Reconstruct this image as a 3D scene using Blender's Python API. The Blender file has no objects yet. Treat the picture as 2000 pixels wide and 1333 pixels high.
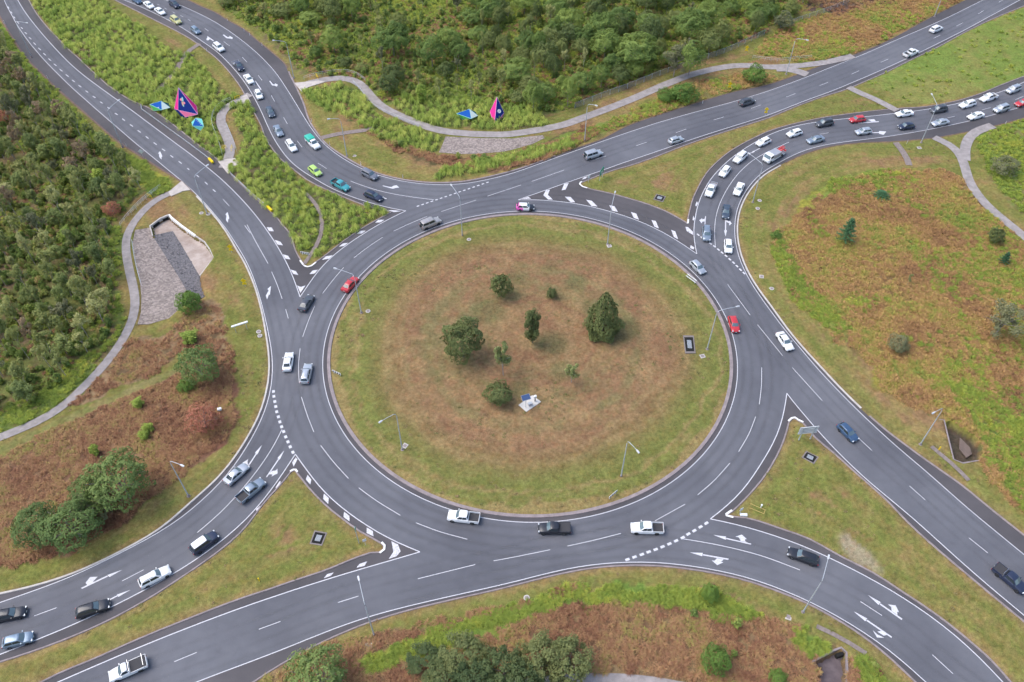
import bpy, math, random
import numpy as np
from mathutils import Vector, Matrix
from mathutils.geometry import delaunay_2d_cdt

# ---------------------------------------------------------------- camera, sky, sun, exposure
S = bpy.context.scene
COL = S.collection
cam = bpy.data.cameras.new('camera'); cam_o = bpy.data.objects.new('camera', cam); COL.objects.link(cam_o)
cam.sensor_width = 36.0; cam.lens = 28.8; cam.clip_start = 1.0; cam.clip_end = 6000.0
cam_o.location = (-3.47, -108.66, 119.5); cam_o.rotation_euler = (math.radians(90 - 47.75), 0, 0)
S.camera = cam_o
W = bpy.data.worlds.new('World'); S.world = W; W.use_nodes = True
wn = W.node_tree.nodes; wl = W.node_tree.links
sky = wn.new('ShaderNodeTexSky'); sky.sky_type = 'NISHITA'; sky.sun_disc = False
SUN_EL, SUN_AZ = math.radians(58), math.radians(-85)
sky.sun_elevation = SUN_EL; sky.sun_rotation = SUN_AZ; sky.air_density = 1.0; sky.dust_density = 2.2; sky.ozone_density = 1.0
bg = wn['Background']; bg.inputs['Strength'].default_value = 0.15; wl.new(sky.outputs[0], bg.inputs['Color'])
sl = bpy.data.lights.new('sun', 'SUN'); sl.energy = 1.35; sl.angle = math.radians(48); sl.color = (1.0, 0.97, 0.93)
so = bpy.data.objects.new('sun', sl); COL.objects.link(so)
so.rotation_euler = (math.radians(90) - SUN_EL, 0, math.radians(180) - SUN_AZ)
so.location = (0, 0, 200)
S.view_settings.view_transform = 'Standard'; S.view_settings.look = 'None'
S.view_settings.exposure = 0.85; S.view_settings.gamma = 1.0; S.view_settings.use_curve_mapping = False
S.render.engine = 'CYCLES'; S.cycles.use_denoising = True; S.cycles.max_bounces = 4; S.cycles.diffuse_bounces = 3; S.cycles.glossy_bounces = 2; S.cycles.use_adaptive_sampling = True; S.cycles.adaptive_threshold = 0.03; S.cycles.transparent_max_bounces = 8

rnd = random.Random(7); RNG = np.random.default_rng(11)
PI = math.pi

# ---------------------------------------------------------------- survey of the place, in metres (origin: centre of the central island)
OUT = {'O_left':[[-199.45,187.97],[-164.22,139.4],[-163.03,137.79],[-161.85,136.18],[-160.67,134.56],[-159.49,132.94],[-158.34,131.3],[-157.21,129.65],[-156.08,128],[-154.94,126.35],[-153.78,124.72],[-152.61,123.1],
[-151.44,121.48],[-150.27,119.85],[-149.1,118.23],[-147.92,116.61],[-146.73,115],[-145.53,113.4],[-144.31,111.81],[-143.07,110.24],[-141.79,108.7],[-140.49,107.18],[-139.15,105.69],[-137.78,104.23],[-136.4,102.78],
[-135.04,101.31],[-133.7,99.83],[-132.37,98.33],[-131.04,96.83],[-129.69,95.35],[-128.32,93.9],[-126.92,92.46],[-125.52,91.03],[-124.11,89.61],[-122.71,88.18],[-121.31,86.75],[-119.9,85.33],[-118.5,83.9],[-117.09,82.47],
[-115.69,81.05],[-114.29,79.62],[-112.88,78.19],[-111.48,76.76],[-110.07,75.34],[-108.67,73.91],[-107.27,72.48],[-105.86,71.06],[-104.45,69.64],[-103.01,68.25],[-101.52,66.92],[-99.97,65.64],[-98.41,64.38],[-96.86,
63.13],[-95.3,61.87],[-93.73,60.63],[-92.17,59.37],[-90.62,58.1],[-89.06,56.85],[-87.47,55.63],[-85.87,54.44],[-84.28,53.21],[-82.76,51.91],[-81.34,50.5],[-79.99,49.02],[-78.69,47.5],[-77.4,45.97],[-76.11,44.44],[-74.84,
42.89],[-73.57,41.34],[-72.31,39.79],[-71.08,38.21],[-69.88,36.61],[-68.72,34.98],[-67.59,33.32],[-66.5,31.65],[-65.44,29.95],[-64.41,28.23],[-63.36,26.53],[-62.27,24.85],[-61.23,23.14],[-60.25,21.39],[-59.31,19.62],
[-58.41,17.84],[-57.55,16.03],[-56.72,14.21],[-55.94,12.37],[-55.19,10.51],[-54.48,8.64],[-53.8,6.75],[-53.14,4.86],[-52.52,2.96],[-51.9,1.06],[-51.3,-0.85],[-50.74,-2.78],[-50.24,-4.71],[-49.81,-6.67],[-49.48,-8.64],
[-49.26,-10.63],[-49.15,-12.63],[-49.12,-14.63],[-49.19,-16.63],[-49.4,-18.62],[-49.74,-20.59],[-50.19,-22.55],[-50.7,-24.48],[-51.29,-26.39],[-51.97,-28.28],[-52.77,-30.11],[-53.69,-31.89],[-54.76,-33.58],[-55.93,
-35.2],[-57.11,-36.82],[-58.28,-38.45],[-59.46,-40.06],[-60.78,-41.57],[-62.24,-42.93],[-63.81,-44.18],[-65.43,-45.35],[-67.08,-46.48],[-68.77,-47.56],[-70.49,-48.58],[-72.26,-49.51],[-74.09,-50.33],[-75.96,-51.04],
[-77.86,-51.67],[-79.78,-52.22],[-81.72,-52.72],[-83.67,-53.2],[-141.14,-70.42]],
'O_top':[[-153.44,183.5],[-106.57,146.04],[-105.04,144.75],[-103.5,143.46],[-101.95,142.18],[-100.38,140.94],[-98.74,139.78],[-97.1,138.63],[-95.54,137.37],[-94.09,135.99],[-92.69,134.54],[-91.3,133.1],[-89.86,131.71],
[-88.36,130.37],[-86.86,129.04],[-85.42,127.65],[-84,126.23],[-82.66,124.74],[-81.44,123.15],[-80.24,121.53],[-79.02,119.94],[-77.75,118.39],[-76.44,116.87],[-75.15,115.33],[-73.91,113.76],[-72.68,112.18],[-71.43,
110.61],[-70.18,109.04],[-68.97,107.44],[-67.9,105.74],[-67.07,103.92],[-66.37,102.04],[-65.63,100.17],[-64.83,98.34],[-64.01,96.5],[-63.21,94.67],[-62.4,92.83],[-61.61,90.99],[-60.82,89.14],[-60.07,87.28],[-59.35,
85.41],[-58.69,83.52],[-58.06,81.61],[-57.41,79.71],[-56.69,77.84],[-55.86,76.01],[-54.95,74.23],[-53.99,72.47],[-52.99,70.73],[-51.95,69.02],[-50.81,67.36],[-49.55,65.8],[-48.19,64.33],[-46.76,62.92],[-45.3,61.55],
[-43.81,60.2],[-42.3,58.88],[-40.75,57.61],[-39.14,56.41],[-37.47,55.3],[-35.72,54.32],[-33.9,53.48],[-32.03,52.75],[-30.13,52.11],[-28.19,51.61],[-26.23,51.2],[-24.24,50.9],[-22.24,50.75],[-20.24,50.74],[-18.23,50.83],
[-16.24,51.05],[-14.27,51.43],[-12.34,51.96],[-10.43,52.59],[-8.56,53.29],[-6.69,54.04],[-4.84,54.8],[-3,55.61],[-1.21,56.52],[0.53,57.51],[2.25,58.54],[3.96,59.59],[5.65,60.68],[7.33,61.77],[9.02,62.86],[10.72,63.92],
[12.44,64.94],[14.18,65.94],[15.93,66.92],[17.69,67.89],[19.38,68.96],[20.95,70.21],[22.44,71.56],[23.93,72.89],[25.48,74.17],[27.09,75.37],[28.77,76.46],[30.5,77.48],[32.25,78.46],[34.01,79.42],[35.77,80.38],[37.53,
81.34],[39.29,82.3],[41.06,83.25],[42.82,84.21],[44.59,85.16],[46.36,86.1],[48.13,87.03],[49.92,87.95],[51.71,88.86],[53.5,89.77],[55.29,90.66],[57.12,91.49],[58.99,92.2],[60.89,92.86],[62.79,93.5],[64.69,94.15],[66.55,
94.88],[68.36,95.76],[70.11,96.73],[71.85,97.73],[73.59,98.73],[75.32,99.75],[77.02,100.81],[78.7,101.9],[80.4,102.97],[82.12,104],[83.86,105.01],[85.59,106.01],[87.33,107.01],[89.08,107.99],[90.84,108.95],[92.61,
109.91],[94.35,110.9],[96.08,111.93],[97.78,112.98],[99.49,114.04],[101.19,115.1],[102.88,116.18],[104.54,117.3],[106.15,118.5],[107.74,119.72],[109.33,120.94],[110.91,122.18],[112.47,123.44],[114.01,124.73],[115.54,
126.02],[117.07,127.32],[118.61,128.61],[120.15,129.89],[121.7,131.16],[123.26,132.43],[124.82,133.69],[126.38,134.95],[127.94,136.21],[129.52,137.45],[131.11,138.68],[132.69,139.9],[134.28,141.13],[135.87,142.36],
[137.45,143.58],[139.04,144.81],[140.63,146.04],[188.09,182.74]],
'O_right':[[186.37,101.5],[130.71,79.09],[128.86,78.29],[127,77.51],[125.13,76.75],[123.25,76.02],[121.36,75.32],[119.46,74.64],[117.55,73.99],[115.64,73.34],[113.72,72.72],[111.8,72.11],[109.87,71.53],[107.94,70.95],
[106,70.4],[104.04,69.91],[102.06,69.52],[100.07,69.19],[98.08,68.88],[96.08,68.6],[94.08,68.35],[92.07,68.18],[90.06,68.1],[88.04,68.01],[86.03,67.85],[84.03,67.62],[82.03,67.32],[80.05,66.94],[78.09,66.47],[76.15,
65.91],[74.25,65.25],[72.4,64.46],[70.58,63.58],[68.8,62.63],[67.08,61.58],[65.41,60.45],[63.77,59.28],[62.16,58.07],[60.56,56.83],[58.96,55.6],[57.45,54.27],[56.09,52.78],[54.83,51.21],[53.65,49.58],[52.54,47.89],
[51.51,46.16],[50.56,44.38],[49.7,42.55],[48.93,40.69],[48.26,38.79],[47.71,36.85],[47.25,34.89],[46.88,32.9],[46.6,30.91],[46.41,28.9],[46.31,26.88],[46.31,24.87],[46.42,22.85],[46.63,20.85],[46.93,18.85],[47.33,16.88],
[47.81,14.92],[48.37,12.98],[48.99,11.06],[49.59,9.14],[50.16,7.2],[50.73,5.27],[51.33,3.34],[51.98,1.43],[52.69,-0.45],[53.47,-2.31],[54.28,-4.16],[55.11,-6],[55.94,-7.84],[56.77,-9.67],[57.62,-11.5],[58.51,-13.31],
[59.44,-15.1],[60.42,-16.87],[61.42,-18.61],[62.47,-20.34],[63.59,-22.02],[64.79,-23.63],[66.04,-25.22],[67.3,-26.8],[68.58,-28.35],[69.89,-29.88],[71.22,-31.4],[72.51,-32.95],[73.7,-34.58],[74.81,-36.26],[75.95,-37.93],
[77.11,-39.58],[78.28,-41.22],[79.47,-42.84],[113.85,-92.02]],
'O_bot':[[93.76,-111.33],[54.42,-66.03],[53.23,-64.37],[52,-62.75],[50.68,-61.19],[49.27,-59.72],[47.76,-58.36],[46.17,-57.09],[44.51,-55.89],[42.81,-54.77],[41.04,-53.76],[39.22,-52.85],[37.36,-52.02],[35.47,-51.24],
[33.56,-50.54],[31.61,-49.94],[29.64,-49.43],[27.64,-49],[25.64,-48.63],[23.63,-48.32],[21.6,-48.06],[19.57,-47.89],[17.54,-47.81],[15.5,-47.8],[13.46,-47.88],[11.43,-48.02],[9.4,-48.25],[7.39,-48.56],[5.39,-48.96],[3.4,
-49.41],[1.42,-49.91],[-0.54,-50.44],[-2.51,-50.98],[-4.48,-51.51],[-6.45,-52.01],[-8.43,-52.49],[-10.42,-52.96],[-12.4,-53.43],[-14.38,-53.92],[-16.36,-54.42],[-18.33,-54.94],[-20.29,-55.5],[-22.23,-56.11],[-24.16,
-56.77],[-26.06,-57.51],[-27.93,-58.32],[-29.78,-59.18],[-31.59,-60.11],[-33.38,-61.09],[-35.13,-62.13],[-36.85,-63.23],[-38.52,-64.39],[-40.16,-65.61],[-90.66,-98.01]],
'W_left':[[-196.95,196.51],[-164.5,146.04],[-163.44,144.34],[-162.38,142.64],[-161.3,140.95],[-160.2,139.28],[-159.09,137.61],[-157.97,135.95],[-156.86,134.28],[-155.76,132.61],[-154.65,130.94],[-153.52,129.29],[-152.36,
127.65],[-151.19,126.03],[-150,124.42],[-148.8,122.81],[-147.6,121.21],[-146.38,119.62],[-145.15,118.04],[-143.9,116.47],[-142.63,114.92],[-141.36,113.37],[-140.09,111.82],[-138.81,110.28],[-137.52,108.75],[-136.22,
107.23],[-134.91,105.72],[-133.58,104.21],[-132.25,102.72],[-130.91,101.23],[-129.57,99.73],[-128.24,98.24],[-126.89,96.76],[-125.54,95.28],[-124.18,93.81],[-122.8,92.35],[-121.42,90.9],[-120.03,89.46],[-118.64,88.02],
[-117.25,86.58],[-115.86,85.13],[-114.47,83.69],[-113.08,82.25],[-111.68,80.82],[-110.28,79.38],[-108.88,77.95],[-107.48,76.52],[-106.08,75.08],[-104.68,73.65],[-103.28,72.21],[-101.88,70.78],[-100.48,69.36],[-99.07,
67.93],[-97.65,66.52],[-96.22,65.11],[-94.79,63.71],[-93.36,62.31],[-91.92,60.91],[-90.5,59.51],[-89.08,58.09],[-87.66,56.68],[-86.23,55.27],[-84.8,53.87],[-83.37,52.47],[-81.96,51.05],[-80.57,49.6],[-79.21,48.13],
[-77.87,46.64],[-76.55,45.13],[-75.25,43.61],[-73.98,42.06],[-72.73,40.5],[-71.49,38.92],[-70.27,37.34],[-69.07,35.73],[-67.91,34.1],[-66.78,32.45],[-65.68,30.77],[-64.58,29.09],[-63.5,27.41],[-62.44,25.71],[-61.41,
23.99],[-60.43,22.25],[-59.49,20.47],[-58.6,18.68],[-57.75,16.87],[-56.93,15.04],[-56.14,13.2],[-55.39,11.34],[-54.65,9.48],[-53.93,7.61],[-53.23,5.73],[-52.54,3.85],[-51.88,1.96],[-51.23,0.06],[-50.63,-1.85],[-50.08,
-3.77],[-49.6,-5.72],[-49.21,-7.68],[-48.9,-9.66],[-48.7,-11.65],[-48.6,-13.65],[-48.62,-15.66],[-48.75,-17.65],[-49.01,-19.64],[-49.37,-21.61],[-49.82,-23.56],[-50.35,-25.5],[-50.94,-27.41],[-51.62,-29.29],[-52.42,
-31.13],[-53.35,-32.9],[-54.39,-34.62],[-55.51,-36.27],[-56.72,-37.87],[-58.02,-39.4],[-59.44,-40.81],[-60.94,-42.13],[-62.52,-43.37],[-64.14,-44.55],[-65.78,-45.69],[-67.45,-46.81],[-69.13,-47.9],[-70.84,-48.94],
[-72.58,-49.92],[-74.37,-50.83],[-76.18,-51.69],[-78.01,-52.5],[-79.85,-53.3],[-81.69,-54.08],[-136.28,-78.98]],
'W_top':[[-163.21,179.5],[-113.41,146.04],[-111.71,144.96],[-110.02,143.88],[-108.34,142.77],[-106.69,141.63],[-105.07,140.44],[-103.48,139.21],[-101.9,137.96],[-100.33,136.71],[-98.77,135.44],[-97.23,134.16],[-95.71,
132.84],[-94.23,131.49],[-92.78,130.1],[-91.35,128.69],[-89.94,127.25],[-88.55,125.8],[-87.19,124.32],[-85.84,122.83],[-84.51,121.32],[-83.2,119.81],[-81.89,118.28],[-80.61,116.73],[-79.35,115.17],[-78.11,113.59],
[-76.89,111.99],[-75.69,110.38],[-74.52,108.75],[-73.37,107.1],[-72.25,105.43],[-71.15,103.75],[-70.08,102.05],[-69.05,100.32],[-68.05,98.58],[-67.09,96.82],[-66.14,95.04],[-65.21,93.27],[-64.27,91.49],[-63.34,89.71],
[-62.42,87.92],[-61.5,86.14],[-60.59,84.35],[-59.69,82.55],[-58.78,80.75],[-57.87,78.96],[-56.94,77.18],[-55.99,75.41],[-55.01,73.66],[-54.01,71.91],[-52.98,70.19],[-51.88,68.51],[-50.7,66.88],[-49.45,65.31],[-48.13,
63.8],[-46.74,62.34],[-45.31,60.94],[-43.82,59.59],[-42.28,58.29],[-40.69,57.07],[-39.04,55.93],[-37.33,54.87],[-35.56,53.92],[-33.73,53.08],[-31.87,52.34],[-29.96,51.71],[-28.02,51.18],[-26.06,50.77],[-24.07,50.47],
[-22.07,50.3],[-20.06,50.23],[-18.05,50.29],[-16.05,50.49],[-14.07,50.84],[-12.13,51.34],[-10.21,51.95],[-8.33,52.63],[-6.46,53.38],[-4.62,54.19],[-2.82,55.08],[-1.06,56.04],[0.67,57.06],[2.39,58.1],[4.11,59.15],[5.83,
60.19],[7.55,61.22],[9.28,62.25],[11.01,63.26],[12.74,64.28],[14.48,65.3],[16.21,66.31],[17.94,67.33],[19.68,68.34],[21.42,69.35],[23.16,70.36],[24.9,71.35],[26.65,72.34],[28.41,73.31],[30.17,74.29],[31.93,75.24],[33.71,
76.18],[35.5,77.09],[37.31,77.97],[39.12,78.84],[40.93,79.71],[42.75,80.57],[44.57,81.42],[46.39,82.26],[48.22,83.09],[50.05,83.92],[51.88,84.75],[53.71,85.58],[55.53,86.43],[57.34,87.31],[59.13,88.21],[60.92,89.12],
[62.71,90.04],[64.49,90.97],[66.26,91.93],[68.01,92.91],[69.75,93.91],[71.48,94.93],[73.21,95.95],[74.94,96.98],[76.65,98.03],[78.36,99.09],[80.05,100.17],[81.74,101.26],[83.43,102.35],[85.12,103.44],[86.81,104.52],
[88.5,105.61],[90.19,106.7],[91.88,107.79],[93.56,108.88],[95.25,109.97],[96.93,111.07],[98.61,112.18],[100.28,113.3],[101.93,114.44],[103.58,115.58],[105.23,116.73],[106.88,117.88],[108.53,119.02],[110.19,120.16],
[111.84,121.3],[113.5,122.43],[115.16,123.56],[116.82,124.69],[118.49,125.82],[120.14,126.96],[121.8,128.1],[123.44,129.25],[125.08,130.41],[126.72,131.57],[128.36,132.73],[130,133.9],[131.62,135.09],[133.23,136.29],
[134.84,137.5],[136.43,138.71],[138.03,139.93],[139.63,141.15],[141.22,142.38],[142.82,143.6],[144.41,144.82],[146.01,146.04],[193.67,182.49]],
'W_right':[[188.26,107.63],[132.94,84.4],[131.08,83.61],[129.22,82.83],[127.36,82.04],[125.5,81.26],[123.63,80.49],[121.76,79.72],[119.89,78.96],[118.01,78.23],[116.11,77.52],[114.21,76.84],[112.3,76.18],[110.39,75.53],
[108.47,74.9],[106.54,74.29],[104.61,73.69],[102.68,73.1],[100.74,72.54],[98.79,71.99],[96.84,71.46],[94.89,70.96],[92.92,70.48],[90.95,70.03],[88.98,69.6],[87,69.19],[85.02,68.8],[83.03,68.42],[81.06,68.01],[79.08,
67.56],[77.13,67.07],[75.19,66.51],[73.28,65.84],[71.42,65.06],[69.6,64.17],[67.85,63.16],[66.15,62.07],[64.5,60.9],[62.89,59.68],[61.3,58.44],[59.71,57.19],[58.16,55.89],[56.72,54.48],[55.39,52.96],[54.15,51.36],[53,
49.7],[51.93,47.99],[50.93,46.23],[50.02,44.43],[49.19,42.59],[48.44,40.71],[47.81,38.79],[47.27,36.84],[46.82,34.87],[46.45,32.89],[46.17,30.89],[45.98,28.88],[45.88,26.86],[45.87,24.84],[45.98,22.82],[46.18,20.81],
[46.48,18.81],[46.85,16.83],[47.31,14.86],[47.83,12.9],[48.4,10.97],[48.99,9.04],[49.6,7.11],[50.22,5.19],[50.88,3.28],[51.58,1.38],[52.29,-0.51],[53.02,-2.4],[53.76,-4.28],[54.51,-6.15],[55.3,-8.01],[56.13,-9.86],
[56.99,-11.68],[57.88,-13.5],[58.79,-15.3],[59.73,-17.09],[60.68,-18.87],[61.67,-20.63],[62.68,-22.39],[63.71,-24.12],[64.79,-25.83],[65.89,-27.52],[67.01,-29.21],[68.1,-30.9],[69.17,-32.62],[70.23,-34.34],[71.29,
-36.06],[72.38,-37.76],[73.5,-39.44],[74.65,-41.11],[75.8,-42.77],[76.95,-44.43],[78.11,-46.08],[112.17,-95.48]],
'W_bot':[[96.8,-109.77],[55.72,-66.03],[54.48,-64.44],[53.18,-62.89],[51.81,-61.4],[50.35,-60],[48.82,-58.68],[47.24,-57.43],[45.6,-56.24],[43.92,-55.12],[42.19,-54.07],[40.42,-53.1],[38.61,-52.2],[36.77,-51.36],[34.9,
-50.61],[32.99,-49.94],[31.05,-49.37],[29.09,-48.89],[27.11,-48.47],[25.12,-48.12],[23.12,-47.83],[21.11,-47.6],[19.09,-47.45],[17.07,-47.39],[15.05,-47.4],[13.03,-47.49],[11.02,-47.65],[9.01,-47.89],[7.02,-48.2],[5.03,
-48.59],[3.06,-49.05],[1.11,-49.55],[-0.85,-50.08],[-2.8,-50.61],[-4.75,-51.11],[-6.72,-51.6],[-8.68,-52.07],[-10.65,-52.54],[-12.61,-53.01],[-14.58,-53.48],[-16.54,-53.97],[-18.5,-54.46],[-20.45,-54.98],[-22.4,-55.52],
[-24.34,-56.11],[-26.25,-56.75],[-28.15,-57.45],[-30.03,-58.19],[-31.89,-58.98],[-33.75,-59.78],[-35.59,-60.6],[-37.45,-61.41],[-39.31,-62.19],[-41.18,-62.96],[-43.05,-63.72],[-44.93,-64.48],[-46.79,-65.25],[-48.66,
-66.03],[-104.17,-88.8]],
'I_TL':[[-189.91,196.13],[-156.88,146.04],[-155.79,144.36],[-154.7,142.67],[-153.6,141],[-152.49,139.33],[-151.37,137.67],[-150.21,136.03],[-149.01,134.42],[-147.82,132.81],[-146.6,131.22],[-145.37,129.64],[-144.13,
128.06],[-142.87,126.5],[-141.57,124.98],[-140.26,123.46],[-138.96,121.93],[-137.68,120.39],[-136.41,118.84],[-135.12,117.3],[-133.81,115.79],[-132.5,114.27],[-131.15,112.79],[-129.76,111.34],[-128.38,109.88],[-127.04,
108.39],[-125.73,106.88],[-124.42,105.36],[-123.07,103.88],[-121.7,102.42],[-120.32,100.96],[-118.97,99.48],[-117.64,97.97],[-116.32,96.47],[-114.95,95],[-113.46,93.66],[-111.95,92.34],[-110.48,90.98],[-109.01,89.61],
[-107.48,88.32],[-105.88,87.12],[-104.21,86.01],[-102.5,84.97],[-100.78,83.93],[-99.18,82.72],[-97.67,81.41],[-96.16,80.09],[-94.68,78.73],[-93.23,77.35],[-91.79,75.95],[-90.38,74.52],[-88.98,73.09],[-87.57,71.66],
[-86.17,70.23],[-84.78,68.79],[-83.4,67.34],[-81.99,65.91],[-80.49,64.57],[-79,63.24],[-77.6,61.8],[-76.28,60.3],[-75,58.75],[-73.77,57.17],[-72.55,55.58],[-71.34,53.98],[-70.08,52.42],[-68.78,50.89],[-67.45,49.39],
[-66.14,47.88],[-64.85,46.34],[-63.5,44.86],[-62.13,43.39],[-60.79,41.9],[-59.46,40.4],[-58.13,38.9],[-56.88,37.34],[-55.78,35.66],[-54.55,34.08],[-53.35,32.48],[-52.48,30.68],[-51.84,28.77],[-51.18,26.89],[-50.27,25.1],
[-49.25,23.37],[-48.28,21.81],[-47.35,21.3],[-46.56,21.61],[-45.76,22.75],[-44.69,24],[-43.46,25.69],[-42.27,27.39],[-41.09,29.11],[-39.85,30.78],[-38.54,32.4],[-37.17,33.96],[-35.72,35.45],[-34.22,36.89],[-32.7,38.31],
[-31.17,39.73],[-31.99,40.39],[-33.93,40.93],[-35.81,41.65],[-37.61,42.53],[-39.37,43.51],[-41.1,44.53],[-42.83,45.57],[-44.53,46.64],[-46.21,47.75],[-47.91,48.83],[-49.59,49.94],[-51.2,51.15],[-52.72,52.46],[-54.15,
53.88],[-55.55,55.33],[-56.94,56.79],[-58.32,58.25],[-59.67,59.74],[-60.9,61.33],[-62.03,63],[-63.11,64.7],[-64.15,66.42],[-65.14,68.17],[-66.05,69.96],[-66.86,71.81],[-67.61,73.68],[-68.38,75.54],[-69.24,77.35],[-70.17,
79.14],[-71.09,80.93],[-72,82.73],[-72.9,84.52],[-73.81,86.32],[-74.71,88.12],[-75.62,89.92],[-76.52,91.71],[-77.45,93.5],[-78.44,95.25],[-79.48,96.98],[-80.55,98.68],[-81.63,100.38],[-82.73,102.07],[-83.85,103.74],[-85,
105.39],[-86.17,107.03],[-87.38,108.64],[-88.65,110.2],[-89.96,111.72],[-91.31,113.22],[-92.64,114.72],[-93.99,116.22],[-95.39,117.67],[-96.8,119.1],[-98.23,120.52],[-99.69,121.9],[-101.2,123.23],[-102.73,124.54],
[-104.26,125.85],[-105.81,127.13],[-107.37,128.4],[-108.94,129.66],[-110.51,130.92],[-112.08,132.18],[-113.65,133.44],[-115.22,134.7],[-116.79,135.96],[-118.36,137.22],[-119.93,138.48],[-121.5,139.74],[-123.07,141],
[-124.64,142.26],[-126.21,143.52],[-127.78,144.78],[-129.35,146.04],[-176.14,183.59]],
'I_TR':[[207.68,174.41],[157.16,142.03],[155.48,140.94],[153.8,139.85],[152.11,138.78],[150.42,137.71],[148.74,136.63],[147.06,135.53],[145.4,134.42],[143.74,133.31],[142.07,132.19],[140.42,131.06],[138.8,129.89],
[137.19,128.7],[135.58,127.51],[133.98,126.31],[132.38,125.11],[130.8,123.88],[129.23,122.64],[127.66,121.39],[126.09,120.15],[124.53,118.9],[122.96,117.65],[121.38,116.42],[119.78,115.23],[118.15,114.06],[116.52,112.9],
[114.9,111.73],[113.27,110.57],[111.64,109.4],[110.03,108.22],[108.42,107.03],[106.81,105.84],[105.2,104.64],[103.6,103.45],[101.98,102.27],[100.34,101.12],[98.68,100.01],[97.01,98.91],[95.34,97.8],[93.67,96.7],[92,
95.59],[90.34,94.48],[88.65,93.4],[86.91,92.41],[85.13,91.51],[83.33,90.63],[81.53,89.75],[79.75,88.83],[78.01,87.85],[76.28,86.83],[74.56,85.82],[72.84,84.79],[71.14,83.74],[69.45,82.65],[67.78,81.56],[66.11,80.46],
[64.42,79.38],[62.69,78.38],[60.91,77.46],[59.12,76.57],[57.33,75.68],[55.54,74.78],[53.75,73.87],[51.97,72.96],[50.19,72.05],[48.41,71.13],[46.64,70.21],[44.88,69.25],[43.13,68.28],[41.38,67.31],[39.64,66.32],[37.92,
65.28],[36.23,64.22],[34.53,63.16],[32.83,62.11],[31.11,61.09],[29.36,60.11],[27.61,59.14],[25.84,58.21],[24.02,57.38],[22.18,56.58],[20.39,55.68],[18.65,54.69],[16.95,53.65],[15.26,52.57],[13.57,51.49],[12.92,51.06],
[12.65,50.34],[13.29,49.38],[14.35,48.82],[15.09,48.32],[17.04,47.66],[18.98,46.95],[20.89,46.17],[22.75,45.3],[24.6,44.39],[26.46,43.49],[28.26,42.48],[30,41.38],[31.67,40.18],[33.23,38.83],[34.7,37.38],[36.12,35.89],
[36.38,35.84],[36.85,37.79],[37.41,39.72],[37.99,41.64],[38.58,43.56],[39.26,45.45],[40.06,47.29],[40.9,49.12],[41.75,50.93],[42.65,52.73],[43.63,54.48],[44.71,56.18],[45.89,57.8],[47.14,59.37],[48.44,60.9],[49.77,62.4],
[51.19,63.82],[52.68,65.17],[54.21,66.47],[55.78,67.72],[57.39,68.92],[59.01,70.11],[60.64,71.28],[62.32,72.38],[64.09,73.33],[65.9,74.2],[67.73,75.03],[69.59,75.78],[71.46,76.5],[73.35,77.19],[75.25,77.84],[77.16,
78.46],[79.08,79.04],[81.03,79.53],[82.98,79.98],[84.95,80.41],[86.91,80.83],[88.87,81.25],[90.84,81.66],[92.81,82.04],[94.79,82.39],[96.77,82.72],[98.75,83.03],[100.75,83.27],[102.74,83.45],[104.74,83.65],[106.73,
83.96],[108.68,84.43],[110.61,84.97],[112.53,85.57],[114.42,86.24],[116.3,86.94],[118.16,87.7],[119.98,88.55],[121.78,89.44],[123.57,90.35],[125.33,91.32],[127.05,92.35],[128.76,93.4],[130.47,94.45],[132.2,95.47],
[133.96,96.45],[135.71,97.42],[137.47,98.39],[139.23,99.36],[191.56,128.71]],
'I_BR':[[101.33,-115.7],[67.68,-66.03],[66.81,-64.17],[65.78,-62.4],[64.56,-60.76],[63.29,-59.15],[61.96,-57.59],[60.56,-56.1],[59.09,-54.67],[57.57,-53.3],[56.04,-51.94],[54.53,-50.55],[52.94,-49.26],[51.24,-48.12],
[49.5,-47.04],[47.82,-45.87],[46.18,-44.64],[44.49,-43.48],[42.66,-42.58],[40.76,-41.82],[38.87,-41.01],[36.98,-40.22],[35.02,-39.65],[32.98,-39.43],[31.86,-39.07],[31.88,-38.85],[33.01,-38.09],[34.56,-36.69],[36.07,
-35.24],[37.52,-33.74],[38.94,-32.2],[40.26,-30.59],[41.5,-28.91],[42.67,-27.18],[43.77,-25.4],[44.78,-23.57],[45.68,-21.69],[46.5,-19.77],[47.25,-19.08],[47.88,-18.93],[48.45,-19.52],[49.17,-19.99],[49.79,-21.3],[50.59,
-23.17],[51.75,-24.86],[52.99,-26.48],[54.14,-28.17],[55.25,-29.88],[56.39,-31.58],[57.55,-33.26],[58.7,-34.95],[59.76,-36.7],[60.69,-38.52],[61.66,-40.32],[62.71,-42.07],[63.85,-43.77],[65.02,-45.44],[66.22,-47.1],
[67.42,-48.75],[68.63,-50.4],[69.85,-52.04],[71.07,-53.67],[72.31,-55.3],[73.56,-56.92],[109.62,-104.88]],
'I_BL':[[-123.73,-93.73],[-70.51,-66.03],[-68.76,-64.98],[-66.94,-64.06],[-65.09,-63.2],[-63.27,-62.29],[-61.47,-61.33],[-59.66,-60.38],[-57.84,-59.47],[-56.01,-58.57],[-54.16,-57.71],[-52.31,-56.86],[-50.46,-56],
[-48.61,-55.15],[-46.74,-54.34],[-44.85,-53.56],[-42.95,-52.83],[-41.04,-52.13],[-39.14,-51.37],[-37.24,-50.62],[-35.33,-49.92],[-33.42,-49.2],[-31.55,-48.4],[-29.72,-47.49],[-27.87,-46.64],[-25.97,-45.92],[-24.58,
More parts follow.
